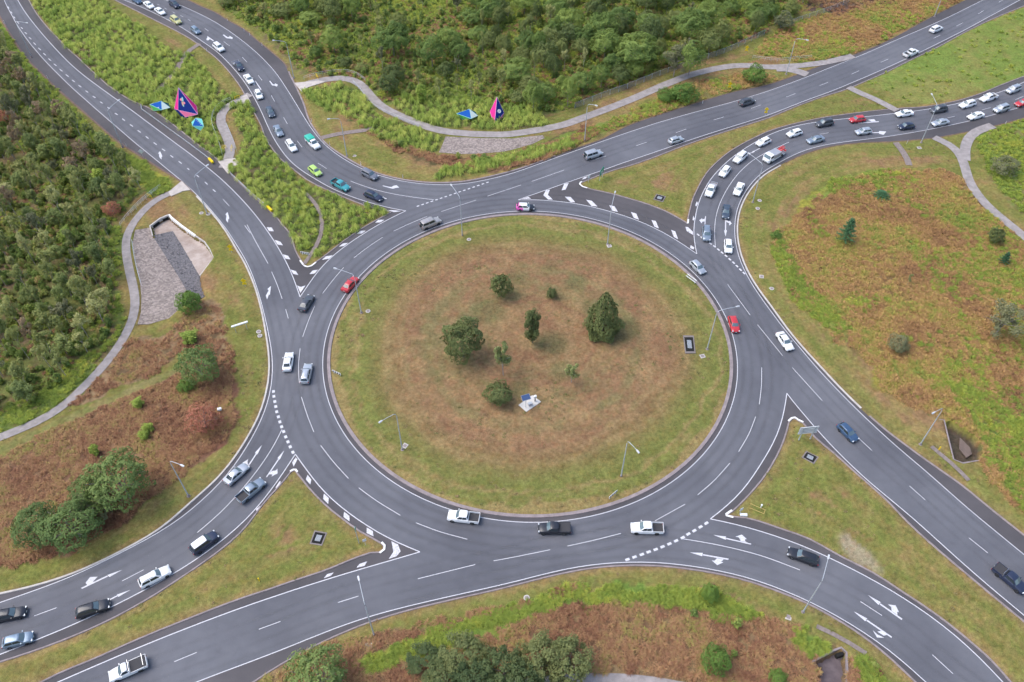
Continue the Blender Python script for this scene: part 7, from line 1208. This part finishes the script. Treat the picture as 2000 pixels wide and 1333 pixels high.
        if k == 'ute_single':
            sb = MB()
            for xx in (x0 + .35,): sb.tube([(xx, -wy, 1.0), (xx, -wy * .95, 1.75), (xx, wy * .95, 1.75), (xx, wy, 1.0)], .045, 6)
            sb.tube([(x1, -wy, 1.0), (x1, -wy * .95, 1.72), (x1, wy * .95, 1.72), (x1, wy, 1.0)], .04, 6); parts.append(('ladder_rack', sb.mesh('ladder_rack', M_CHROME, 40), None, []))
    if k in ('fourwd',):
        parts.append(('spare_wheel', MB().lathe([(.3, -.11), (.37, -.06), (.37, .06), (.3, .11)], 14, axis='Y').mesh('spare_wheel', M_TYRE, 40), None, [], (-e - .1, 0, 1.05), PI / 2))
        for xx in (-1.4, -.6, .2): parts.append(('roof_bar', MB().box((xx, 0, H_ + .05), (.07, wt * 1.9, .05)).mesh('roof_bar', M_ALLOY), None, []))
    if k in ('wagon', 'suv'):
        for s_ in (-1, 1): parts.append(('roof_rail', MB().tube([(sp['xr1'] + .3, s_ * wt * .86, H_ - .01), (sp['xr1'] + .5, s_ * wt * .86, H_ + .035), (sp['xf1'] - .6, s_ * wt * .86, H_ + .035), (sp['xf1'] - .4, s_ * wt * .86, H_ - .01)], .022, 5).mesh('roof_rail', M_PLAST), None, []))
    if k == 'tow':
        parts.append(('tool_body', MB().box((-.15, 0, 1.35), (2.5, 2.15, 1.1)).mesh('tool_body', M_ALLOY), None, [])); parts.append(('bed', MB().box((-2.2, 0, 1.0), (1.9, 2.0, .22)).mesh('bed', M_ALLOY), None, []))
        cr = MB(); cr.box((-1.9, 0, 1.35), (.7, .6, .6)); cr.box((-2.6, .35, 1.75), (1.9, .22, .24), .15, 0, 0, .25); cr.box((-2.6, -.35, 1.75), (1.9, .22, .24), -.15, 0, 0, .25); cr.box((-3.3, 0, 1.3), (.3, 1.9, .3)); parts.append(('crane', cr.mesh('crane', M_REDC), None, []))
        parts.append(('beacon_bar', MB().box((2.1, 0, 2.27), (.25, 1.2, .12)).mesh('beacon_bar', smat('beacon lens', (.6, .6, .6), .3)), None, []))
    return parts
VP = {}
def place_vehicle(kind, colr, x, y, a, name, label, cat, group):
    if kind not in VP: VP[kind] = make_vehicle(kind)
    root = thing(name, label, cat, (x, y, .012), a, group)
    for p in VP[kind]:
        o = link(p[0], p[1], root)
        if len(p) > 4: o.location = p[4]
        if len(p) > 5: o.rotation_euler = (0, 0, p[5])
        if p[2] == 'paint' and colr != 'white': o.material_slots[0].link = 'OBJECT'; o.material_slots[0].material = PAINT[colr]
        for s_ in p[3]: link(s_[0], s_[1], o)
VL = ['dark blue sedan cut off by the top edge of the photo', 'white sedan next to the dark blue one at the top edge', 'white sedan just behind the pale yellow four-wheel drive', 'dark navy wagon alone in the kerb lane at the top edge, upper left', 'pale yellow four-wheel drive in the upper left queue', 'small steel-blue hatchback just ahead of the pale yellow four-wheel drive',
 'white wagon just ahead of the small steel-blue hatchback', 'dark pickup with a silver open tray in the upper left queue', 'white sedan just ahead of the silver-tray pickup', 'white hatchback beside the turn arrow, just behind the slate sedan', 'dark slate sedan between the white hatchback and the blue-grey sedan', 'blue-grey sedan just behind the white wagon opposite the green canopy', 'white wagon opposite the pickup with the green canopy', 'white pickup with a bright green canopy on its tray', 'lime green hatchback behind the teal pickup', 'teal pickup with an open tray, upper left entry', 'grey wagon by the kerb of the mown verge, upper left entry', 'navy wagon nearest the give way line of the upper left entry',
 'champagne four-wheel drive with roof bars on the upper left of the ring', 'pink, white and black painted car at the top of the ring', 'silver four-wheel drive with a spare wheel on its tail', 'silver hatchback on the upper right exit, behind the charcoal wagon', 'charcoal wagon on the upper right exit road', 'white pickup on the upper right exit road', 'white wagon farthest up the upper right exit road',
 'silver wagon at the far right of the upper lane of the right queue', 'white pickup in the upper lane of the right queue', 'white wagon just ahead of the white pickup in the right queue', 'charcoal wagon behind the tall lamp pole in the right queue', 'white sedan at the foot of the concrete crossing in the right queue', 'red hatchback beside a turn arrow in the right queue', 'charcoal wagon just ahead of the red hatchback in the right queue', 'white hatchback just ahead of the charcoal wagon at the start of the bend', 'white hatchback in the upper lane opposite the tow truck', 'white wagon in the bend, two ahead of the tow truck in the other lane', 'white hatchback in the bend just behind the silver-tray white pickup', 'white pickup with a silver tray in the bend of the right entry', 'grey-blue wagon with dark roof stopped at the right give way line',
 'red sedan cut off by the right edge of the photo', 'silver wagon near the right edge in the lower lane of the right queue', 'white sedan in the lower lane, two behind the dark navy hatchback', 'silver sedan in the lower lane just behind the dark navy hatchback', 'dark navy hatchback in the lower lane of the right queue', 'silver hatchback just ahead of the dark navy one in the lower lane', 'grey-blue sedan just behind the tow truck', 'white tow truck with a silver body and red crane', 'white sedan in the lower lane of the bend, just ahead of the tow truck', 'dark slate sedan second from the right give way line', 'white hatchback first at the right give way line',
 'silver hatchback on the upper right of the ring', 'red hatchback beside the lamp on the right of the ring', 'white sedan leaving the ring at the right', 'blue hatchback on the lower right exit road', 'black pickup with a chrome sports bar, cut by the right edge',
 'black wagon on the lower right entry road', 'white pickup at the bottom of the ring, nearest the lower right entry', 'black pickup with a covered tray at the bottom of the ring', 'white pickup at the lower left of the ring, against the island kerb',
 'silver wagon on the left of the ring, against the lane dash', 'white sedan on the left of the ring by the outer kerb', 'charcoal sedan at the point of the upper left splitter island', 'red sedan against the island kerb on the upper left of the ring', 'silver sedan nearest the left give way line, kerb lane', 'grey-blue pickup beside the silver sedan at the left entry',
 'navy wagon with a white roof on the left entry road', 'white wagon on the left entry road behind the white-roofed one', 'black wagon on a turn arrow on the left entry road', 'black wagon cut off by the left edge of the photo', 'steel-blue hatchback at the left edge, lower lane', 'white pickup with a black covered tray at the bottom left']
CATN = {'sedan': ('parked_car', 'car'), 'hatch': ('car', 'car')}
for i, (k, c_, x, y, a) in enumerate(VEH):
    nm = 'tow_truck' if k == 'tow' else 'pickup_truck' if (k.startswith('ute') or k == 'canopy') else {'sedan': 'sedan_car', 'hatch': 'hatchback_car', 'promo': 'painted_car', 'wagon': 'wagon_car', 'suv': 'wagon_car', 'suv_white': 'wagon_car', 'fourwd': 'four_wheel_drive'}[k]
    gr = 'cars of the upper left entry queue' if i < 18 else 'cars of the right entry queue' if 25 <= i <= 48 else 'cars on the ring and its other roads'
    place_vehicle(k, c_, x, y, a, nm, VL[i], 'tow truck' if k == 'tow' else 'pickup truck' if nm == 'pickup_truck' else 'car', gr)

# ---------------------------------------------------------------- street lamps
M_GALV = smat('galvanised steel', (.46, .49, .52), .5, .15); M_HEAD = smat('lamp housing', (.62, .63, .65), .4, .2); M_LENS = smat('lamp lens', (.75, .75, .72), .2)
LL = ['on the right rim of the central island beside the red hatchback', 'on the lower left rim of the central island', 'on the lower right rim of the central island', 'leaning out over the lower right entry road', 'beside the angled drain right of the exit road', 'between the left bracken and the left entry road', 'on the upper left rim of the central island beside the red sedan', 'at the top left rim of the central island', 'at the top right rim of the central island', 'on the mown verge at the bottom, over the lower left exit', 'beside the top left entry road at the kerb end', 'on the mown bank beside the stone swale, upper left', 'beside the long footpath above the upper right exit', 'in the rough field by the footpath junction, top right', 'cut off by the top edge at upper right', 'beside the forked footpath on the right', 'at the left edge of the upper left exit road, opposite the sculptures', 'at the crossing of the left footpath', 'at the far upper left of the exit road', 'inside the bend of the right entry road']
for i, (x, y, a, arm) in enumerate(LAMP):
    t = thing('street_lamp', 'grey street lamp ' + LL[i], 'street lamp', (x, y, 0), a, 'street lamps around the roundabout')
    MB().lathe([(.32, .0), (.32, .14), (.2, .16), (.15, .5)], 10).obj('base', M_KERB, t, 40)
    MB().tube([(0, 0, .1), (0, 0, 5.5), (0, 0, 9.9), (.12, 0, 10.4), (.45, 0, 10.75)], [.115, .09, .065, .06, .055], 8).obj('pole', M_GALV, t, 50)
    MB().tube([(.45, 0, 10.75), (arm * .5, 0, 10.95), (arm - .5, 0, 11.05)], [.055, .048, .042], 6).obj('arm', M_GALV, t, 50)
    h = MB(); h.loft([[(arm - .62, -.07, 11.0), (arm - .62, .07, 11.0), (arm - .62, .06, 11.12), (arm - .62, -.06, 11.12)], [(arm - .3, -.16, 10.97), (arm - .3, .16, 10.97), (arm - .3, .12, 11.18), (arm - .3, -.12, 11.18)], [(arm + .15, -.15, 10.98), (arm + .15, .15, 10.98), (arm + .15, .1, 11.15), (arm + .15, -.1, 11.15)]])
    ho_ = h.obj('lamp_head', M_HEAD, t, 40); MB().box((arm - .08, 0, 10.955), (.4, .22, .04)).obj('lens', M_LENS, ho_)

# ---------------------------------------------------------------- sculptures
def hexc(h): return tuple(((int(h[i:i + 2], 16) / 255) ** 2.2) for i in (0, 2, 4))
MS = {k: smat(nm, c, .85, 0, .12) for k, nm, c in (('navy', 'navy panel', (.010, .030, .185)), ('pink', 'pink panel', (.72, .035, .24)), ('pinkl', 'pale pink panel', (.70, .16, .30)), ('blue', 'blue panel', (.012, .085, .34)), ('green', 'green panel', (.10, .44, .12)), ('aqua', 'aqua panel', (.18, .58, .53)), ('white', 'white panel', (.48, .56, .53)), ('deep', 'deep teal panel', (.008, .07, .11)), ('edge', 'lilac edging', (.68, .42, .62)), ('edgeg', 'aqua edging', (.36, .66, .58)))}
import bmesh
def gem(name, pts, faces, edge, label, marks):
    """a faceted hollow-looking body: convex hull of its corners, each visible facet a panel of its own"""
    c0 = np.mean(pts, 0); t = thing(name, label, 'sculpture', (c0[0], c0[1], 0)); Q = [Vector((p[0] - c0[0], p[1] - c0[1], p[2])) for p in pts]
    bm = bmesh.new(); vs = [bm.verts.new(q) for q in Q]; bmesh.ops.convex_hull(bm, input=vs); me = bpy.data.meshes.new('shell')
    bm.verts.ensure_lookup_table(); lay = {i: v for i, v in enumerate(vs)}
    for f in [v for v in bm.verts if not v.link_faces]: bm.verts.remove(f)
    bmesh.ops.recalc_face_normals(bm, faces=bm.faces); bm.to_mesh(me); bm.free(); me.materials.append(MS[faces.get('shell', 'navy')]); link('shell', me, t)
    cen = sum(Q, Vector()) / len(Q)
    for f, key in faces.items():
        if f == 'shell': continue
        a, b_, c_ = [Q[i] for i in f]; nrm = (b_ - a).cross(c_ - a).normalized(); m_ = (a + b_ + c_) / 3
        if nrm.dot(m_ - cen) < 0: nrm = -nrm; b_, c_ = c_, b_
        tri = [p + nrm * .03 for p in (a, b_, c_)]; MB().loft([[p - nrm * .05 for p in tri], tri]).obj('panel', MS[key], t)
        ed = MB()
        for p, q in ((a, b_), (b_, c_), (c_, a)): ed.tube([p + nrm * .035, q + nrm * .035], .035, 5)
        ed.obj('edging', MS[edge], t)
    for (f, u, v, w_, h_, ang, key, n_) in marks:
        a, b_, c_ = [Q[i] for i in f]; nrm = (b_ - a).cross(c_ - a).normalized(); p = a * (1 - u - v) + b_ * u + c_ * v
        if nrm.dot(p - cen) < 0: nrm = -nrm
        ex = (b_ - a).normalized(); ey = nrm.cross(ex); ca, sa = math.cos(ang), math.sin(ang); e1 = ex * ca + ey * sa; e2 = nrm.cross(e1); p = p + nrm * .05
        q = MB(); r_ = [p + e1 * (w_ * math.cos(2 * PI * k / n_ + PI / n_)) + e2 * (h_ * math.sin(2 * PI * k / n_ + PI / n_)) for k in range(n_)]; q.loft([r_, [x + nrm * .012 for x in r_]]); q.obj('emblem', key, t)
    return t
mw = smat('emblem white', (.78, .76, .76), .5); ma = smat('emblem aqua', (.30, .68, .60), .5); mr = smat('emblem rose', (.78, .25, .32), .5); mo = smat('emblem orange', (.75, .45, .28), .5); mk = smat('emblem dark', (.03, .02, .05), .5)
f0 = (0, 2, 3)
gem('sculpture', SC['big'], {'shell': 'navy', f0: 'navy', (0, 1, 2): 'pink', (0, 3, 6): 'pink', (2, 3, 4): 'pinkl'}, 'edge', 'tall faceted sculpture in navy and pink with a round emblem, upper left island',
    [(f0, .27, .215, .62, .26, .25, ma, 10), (f0, .35, .15, .34, .40, .25, mr, 10), (f0, .34, .29, .34, .40, .25, mr, 10), (f0, .43, .225, .62, .26, .25, mo, 10), (f0, .47, .27, .36, .16, .25, ma, 10), (f0, .35, .22, .20, .16, .25, mk, 8)])
f0 = (0, 1, 3)
gem('sculpture', SC['green'], {'shell': 'deep', f0: 'blue', (1, 2, 3): 'white', (0, 3, 4): 'green'}, 'edgeg', 'low faceted sculpture in blue, white and green beside the tall navy and pink one', [(f0, .08, .62, .07, .28, .9, mw, 6)])
f0 = (0, 2, 3)
gem('sculpture', SC['teal'], {'shell': 'aqua', f0: 'blue', (0, 3, 4): 'aqua', (2, 3, 5): 'aqua'}, 'edgeg', 'small aqua faceted sculpture with white lettering in front of the tall one', [(f0, .10, .16 + .17 * k, .05, .16, .35, mw, 4) for k in range(4)])
f0 = (0, 1, 3)
gem('sculpture', SC['green2'], {'shell': 'deep', f0: 'blue', (1, 2, 3): 'white', (0, 3, 4): 'green'}, 'edgeg', 'low faceted sculpture in blue, white and green behind the upper footpath', [])
f0 = (0, 3, 2)
gem('sculpture', SC['pink2'], {'shell': 'pinkl', f0: 'navy', (0, 1, 3): 'pink', (2, 3, 4): 'pinkl'}, 'edge', 'upright faceted sculpture in navy and pink with a white round emblem behind the upper footpath', [(f0, .28, .40, .50, .62, .2, mw, 14), (f0, .28, .40, .15, .17, .2, mk, 10)])

# ---------------------------------------------------------------- rails, fences, signs, small things
M_YEL = smat('yellow sign paint', (.84, .58, .02), .7, 0, .2); M_OCH = smat('faded yellow paint', (.50, .36, .12), .6); M_SOLAR = smat('solar cells', (.07, .11, .22), .15, .2); M_PANELW = smat('white sign', (.75, .76, .76), .5); M_SIGNB = smat('bare sign back', (.48, .48, .50), .5, .5); M_GREEN = smat('green sign', (.02, .28, .17), .5); M_BLK = smat('black paint', (.02, .02, .02), .6); M_RAILG = smat('dull green rail', (.22, .27, .20), .6)
def resamp(P, step):
    P = np.asarray(P, float); d = np.r_[0, np.cumsum(np.hypot(*np.diff(P, axis=0).T))]; n_ = max(int(round(d[-1] / step)), 1) + 1; s = np.linspace(0, d[-1], n_); return np.c_[np.interp(s, d, P[:, 0]), np.interp(s, d, P[:, 1])]
GL = ['long steel guard rail with a yellow end beside the sculptures', 'steel guard rail with a yellow end along the grass tussocks']
for i, p in enumerate(RAILG):
    c0 = p[0]; t = thing('guard_rail', GL[i], 'guard rail', (c0[0], c0[1], 0)); Q = resamp(p, 2.0) - np.array(c0)
    rl = MB(); rl.loft([[(x + dx, y + dy, z) for dx, dy, z in ((-.04, -.04, .42), (.05, .05, .5), (-.02, -.02, .58), (.05, .05, .66), (-.04, -.04, .74))] for x, y in Q]); rl.obj('rail', M_HEAD, t)
    for x, y in Q: MB().box((x, y, .3), (.1, .1, .75)).obj('post', M_GALV, t)
    a, b_ = [np.array(q) - np.array(c0) for q in RAILEND[i]]; m_ = (a + b_) / 2; v = b_ - a
    MB().box((m_[0], m_[1], .55), (float(np.hypot(*v)), .5, .5), math.atan2(v[1], v[0])).obj('end_terminal', M_YEL, t)
HL = ['handrail outside the left footpath crossing', 'inner handrail at the left footpath crossing', 'handrail along the outside of the winding path on the splitter island', 'short handrail inside the winding path on the splitter island', 'handrail above the bend of the upper footpath', 'short handrail inside the bend of the upper footpath', 'low handrail below the upper footpath past its bend', 'thin handrail between the left footpath and the stone bank', 'handrail at the upper right footpath junction']
for i, p in enumerate(HAND):
    c0 = np.array(p[0]); t = thing('handrail', 'thin metal ' + HL[i], 'handrail', (c0[0], c0[1], .06)); Q = resamp(p, 1.8) - c0
    MB().tube([(x, y, 1.05) for x, y in Q], .035, 5).obj('top_rail', M_GALV if i != 1 else M_RAILG, t); MB().tube([(x, y, .6) for x, y in Q], .028, 5).obj('mid_rail', M_GALV, t)
    for x, y in Q: MB().box((x, y, .5), (.05, .05, 1.1)).obj('post', M_GALV, t)
m_mesh = bpy.data.materials.new('chain wire'); m_mesh.use_nodes = True; n, l, b = nodes(m_mesh); b.inputs['Base Color'].default_value = (.28, .29, .32, 1); b.inputs['Metallic'].default_value = .4; b.inputs['Roughness'].default_value = .5
tr = n.new('ShaderNodeBsdfTransparent'); mx = n.new('ShaderNodeMixShader'); mx.inputs[0].default_value = .42; l.new(tr.outputs[0], mx.inputs[1]); l.new(b.outputs[0], mx.inputs[2]); l.new(mx.outputs[0], n['Material Output'].inputs[0])
for i, p in enumerate(FENCE):
    c0 = np.array(p[0]); t = thing('wire_fence', ['grey chain wire fence in front of the upper wood', 'grey chain wire fence across the rough field, top right'][i], 'fence', (c0[0], c0[1], 0)); Q = resamp(p, 3.0) - c0
    for x, y in Q: MB().tube([(x, y, 0), (x, y, 1.85)], .045, 6).obj('post', M_GALV, t)
    MB().tube([(x, y, 1.8) for x, y in Q], .025, 4).obj('top_wire', M_GALV, t)
    w_ = MB(); w_.add([(x, y, .1) for x, y in Q] + [(x, y, 1.78) for x, y in Q], [(k, k + 1, len(Q) + k + 1, len(Q) + k) for k in range(len(Q) - 1)]); w_.obj('wire_mesh', m_mesh, t)
for x, y in POSTS:
    t = thing('guide_post', 'slim white roadside guide post with a reflector', 'guide post', (x, y, 0), 0, 'white guide posts along the kerbs'); MB().box((0, 0, .5), (.11, .05, 1.0)).obj('post', M_PANELW, t); MB().box((0, -.03, .85), (.08, .015, .14)).obj('reflector', M_TAIL, t)
M_PITC = concrete('dark pit concrete', (.24, .205, .19), (.16, .135, .125)); GT = ['pit in the lower left splitter island', 'pit in the lower right splitter island', 'pit in the upper right splitter island', 'pit on the right of the central island']
for g_, lb in zip(GRATE, GT):
    P = np.array(g_); c0 = P.mean(0); t = thing('drain_pit', 'concrete-edged grated ' + lb, 'drain pit', (c0[0], c0[1], 0)); Q = P - c0
    if sgn(Q) < 0: Q = Q[::-1]
    MB().loft([[(x, y, .0) for x, y in Q], [(x, y, .22) for x, y in Q]]).obj('surround', M_PITC, t); MB().loft([[(x * .8, y * .8, .2) for x, y in Q], [(x * .8, y * .8, .232) for x, y in Q]]).obj('recess', M_BLACK, t)
    u = (Q[1] - Q[0]); v = (Q[2] - Q[1]); 
    if np.hypot(*u) > np.hypot(*v): u, v = v, u
    an = math.atan2(v[1], v[0]); lw = float(np.hypot(*v)) * .46; ww_ = float(np.hypot(*u)) * .36
    for k in range(7): 
        f = (k - 3) / 3 * ww_ * .5; MB().box((-math.sin(an) * f, math.cos(an) * f, .25), (lw, ww_ * .09, .03), an).obj('grate_bar', M_GALV, t)
for x, y, k in PADS:
    t = thing('pit_lid', 'small pale concrete pit lid set in the grass', 'pit lid', (x, y, .03), rnd.uniform(0, 1.5), 'concrete pit lids in the verges')
    if k == 'r': MB().lathe([(.5, 0), (.5, .13), (.46, .15)], 12).obj('surround', M_KERBN, t); MB().lathe([(.33, .14), (.33, .165)], 12).obj('lid', M_KERB, t)
    else: MB().box((0, 0, .07), (1.0, .9, .16)).obj('surround', M_KERBN, t); MB().box((0, 0, .155), (.62, .55, .03)).obj('lid', M_KERB, t)
sp_ = np.array(SOLAR['pad']); c0 = sp_.mean(0); t = thing('concrete_pad', 'pale concrete slab under the solar panel on the central island', 'slab', (c0[0], c0[1], 0)); Q = sp_ - c0
if sgn(Q) < 0: Q = Q[::-1]
MB().loft([[(x, y, 0) for x, y in Q], [(x, y, .2) for x, y in Q]]).obj('slab', smat('fresh concrete', (.60, .57, .53), .8), t)
t = thing('solar_panel', 'blue solar panel on a steel pole standing on the pale slab', 'solar panel', (*SOLAR['pole'], .2)); MB().tube([(0, 0, 0), (0, 0, 2.7)], .06, 8).obj('pole', M_GALV, t); MB().box((0, 0, 2.9), (1.65, 1.1, .06), .35, 0, .45).obj('frame', M_ALLOY, t); MB().box((.0, -.01, 2.938), (1.55, 1.0, .02), .35, 0, .45).obj('cells', M_SOLAR, t)
t = thing('equipment_post', 'white box on a dark post on the pale slab', 'equipment post', (*SOLAR['box'], .2)); MB().box((0, 0, .6), (.2, .2, 1.2)).obj('post', M_PLAST, t); MB().box((0, 0, 1.35), (.5, .4, .4), .3).obj('box', M_PANELW, t)
t = thing('cabinet', 'low grey cabinet on the pale slab beside the solar panel', 'cabinet', (*SOLAR['cab'], .2)); MB().box((0, 0, .3), (.7, .45, .6), .5).obj('case', M_SIGNB, t); MB().box((0, 0, .62), (.78, .5, .05), .5).obj('lid', M_GALV, t)
a, b_ = [np.array(q) for q in SIGNS['big']]; m_ = (a + b_) / 2; v = b_ - a; an = math.atan2(v[1], v[0]); Lg = float(np.hypot(*v))
t = thing('direction_sign', 'large direction sign seen from its bare ribbed back on the lower right island', 'sign', (m_[0], m_[1], 0), an)
for s_ in (-1, 1): MB().box((s_ * Lg * .46, 0, 1.9), (.14, .14, 3.8)).obj('post', M_GALV, t)
MB().box((0, .12, 2.9), (Lg + 1.1, .05, 1.9)).obj('panel', smat('dark sign back', (.17, .175, .19), .5, .3), t)
for k in range(5): MB().box((0, .06, 2.05 + .42 * k), (Lg + 1.1, .08, .2)).obj('rib', M_PANELW, t)
t = thing('direction_sign', 'green road sign seen nearly edge on at the upper right splitter island', 'sign', (*SIGNS['green'], 0), 1.1); 
for s_ in (-1, 1): MB().box((s_ * .8, 0, 1.5), (.1, .1, 3.0)).obj('post', M_GALV, t)
MB().box((0, -.08, 2.4), (2.4, .05, 1.6)).obj('panel', M_GREEN, t); MB().box((0, -.115, 2.5), (1.6, .015, .16)).obj('legend', M_PANELW, t); MB().box((0, -.115, 2.15), (1.2, .015, .16)).obj('legend', M_PANELW, t)
t = thing('sign_post', 'tall thin grey post on the lower left splitter island', 'post', (*SIGNS['thin'], 0)); MB().tube([(0, 0, 0), (0, 0, 5.2)], .06, 8).obj('pole', M_GALV, t); MB().box((0, .05, 4.6), (.06, .5, .9)).obj('sign_blade', M_GREEN, t)
a, b_ = [np.array(q) for q in SIGNS['white']]; m_ = (a + b_) / 2; v = b_ - a; an = math.atan2(v[1], v[0]); Lg = float(np.hypot(*v))
t = thing('white_sign', 'long white board sign on posts in the verge left of the ring', 'sign', (m_[0], m_[1], 0), an)
for s_ in (-1, 1): MB().box((s_ * Lg * .4, 0, 1.0), (.1, .1, 2.0)).obj('post', M_GALV, t)
MB().box((0, 0, 2.05), (Lg + .5, .38, .2)).obj('board', M_PANELW, t)
KL = ['upper right splitter island', 'lower left splitter island', 'lower right splitter island']
for (x, y), lb in zip(SIGNS['keep'], KL): t = thing('keep_left_sign', 'small white-backed keep left sign on the point of the ' + lb, 'sign', (x, y, 0), .4); MB().tube([(0, 0, 0), (0, 0, 2.0)], .04, 6).obj('post', M_GALV, t); MB().box((0, -.04, 1.75), (.6, .03, .75)).obj('plate', M_PANELW, t)
ZL = ['on the stony point of the upper left splitter island', 'on the lower right of the central island', 'on the left of the central island']
for (x, y), lb, an in zip(SIGNS['haz'], ZL, (-.25, .75, -.5)):
    t = thing('hazard_board', 'black and white striped hazard board ' + lb, 'sign', (x, y, 0), an)
    for s_ in (-1, 1): MB().box((s_ * .7, 0, .45), (.08, .08, .9)).obj('post', M_GALV, t)
    MB().box((0, -.05, .75), (2.0, .05, .55)).obj('board', M_PANELW, t)
    for k in range(4): MB().box((-.75 + .5 * k, -.08, .75), (.2, .02, .5), 0, 0, 0, .4).obj('stripe', M_BLK, t)
p = np.array(SIGNS['frame']); v = p[1] - p[0]; an = math.atan2(v[1], v[0]); m_ = p.mean(0)
t = thing('barrier_frame', 'yellow timber barrier frame in the grass of the lower right island', 'barrier', (m_[0], m_[1], 0), an); MB().box((0, 0, .95), (2.6, .06, .09)).obj('rail', M_OCH, t); MB().box((.1, -.5, .5), (2.4, .06, .09)).obj('rail', M_OCH, t); MB().box((1.3, -.1, .6), (.07, .9, .09)).obj('end_rail', M_OCH, t)
for s_ in (-1, 1): MB().box((s_ * 1.2, 0, .5), (.06, .06, 1.0)).obj('post', M_OCH, t)
t = thing('white_marker', 'short white marker post beside the yellow barrier frame', 'post', (*SIGNS['whitepost'], 0)); MB().lathe([(.1, 0), (.1, .8), (.16, .82), (.16, .95)], 8).obj('post', M_PANELW, t)
t = thing('white_block', 'white painted concrete block behind the kerb point of the lower right island', 'block', (*SIGNS['block'], 0), -.05); MB().box((0, 0, .15), (1.15, .45, .32)).obj('block', M_WHITE, t)
t = thing('warning_sign', 'pale diamond sign seen from behind on the left of the upper left exit', 'sign', (*SIGNS['diamond'], 0), 0.1); MB().tube([(0, 0, 0), (0, 0, 2.1)], .04, 6).obj('post', M_GALV, t); MB().box((0, -.05, 1.9), (1.0, .03, 1.0), 0, 0, 0, PI / 4).obj('plate', M_PANELW, t)
p = np.array(SIGNS['bars']); v = p[1] - p[0]; an = math.atan2(v[1], v[0]); m_ = p.mean(0); t = thing('chevron_board', 'white two-rail board on the upper right rim of the central island', 'sign', (m_[0], m_[1], 0), an)
for k in (0, 1): MB().box((0, .15 - .3 * k, .9 - .35 * k), (2.7, .08, .18)).obj('rail', M_PANELW, t)
for s_ in (-1, 1): MB().box((s_ * 1.0, 0, .4), (.08, .08, .85)).obj('post', M_GALV, t)
t = thing('white_box', 'white metal box beside the russet bush', 'box', (*SIGNS['wbox'], 0), .3); MB().box((0, 0, .9), (.7, .5, .4)).obj('case', M_PANELW, t); MB().box((0, 0, .4), (.12, .12, .8)).obj('post', M_GALV, t)
YT = ['nearest the culvert in the left verge', 'beside the left exit lane, lower of two', 'on the bank beside the wide upper bush', 'on the edge of the upper right exit', 'on the mown strip before the wire fence']; gi_ = 0; oi_ = 0
YG = ['at the top of the winding path', 'left one across the foot of the winding path', 'right one across the foot of the winding path', 'by the upper footpath apron', 'by the left footpath crossing']
YP = {'p': ['yellow marker post on the lower left splitter island', 'yellow marker post near the angled drain'], 'b': ['small yellow marker beside the left footpath', 'small yellow marker on the bend of the upper footpath']}
cnt = {'d': 0, 'g': 0, 'p': 0, 'b': 0}
for k, x, y in YEL:
    i = cnt[k]; cnt[k] += 1
    if k == 'd':
        t = thing('warning_sign', 'yellow diamond warning sign ' + YT[i], 'sign', (x, y, 0), .03); MB().tube([(0, 0, 0), (0, 0, 2.2)], .035, 6).obj('post', M_GALV, t); MB().box((0, -.05, 1.85), (.85, .04, .85), 0, 0, 0, PI / 4).obj('plate', M_YEL, t); MB().box((0, -.05, 1.0), (.8, .04, .5)).obj('sub_plate', M_YEL, t)
    elif k == 'g':
        t = thing('path_barrier', 'yellow hoop barrier ' + YG[i], 'barrier', (x, y, .1), .6 + .5 * i); MB().tube([(-.7, 0, 0), (-.7, 0, .9), (-.6, 0, 1.0), (.6, 0, 1.0), (.7, 0, .9), (.7, 0, 0)], .05, 6).obj('hoop', M_YEL, t); MB().tube([(-.7, 0, .5), (.7, 0, .5)], .04, 6).obj('cross_bar', M_YEL, t)
    else:
        t = thing('marker_post', YP[k][i], 'post', (x, y, 0)); MB().box((0, 0, .5), (.12, .12, 1.0)).obj('post', M_YEL, t); MB().box((0, 0, 1.02), (.16, .16, .06)).obj('cap', M_YEL, t)
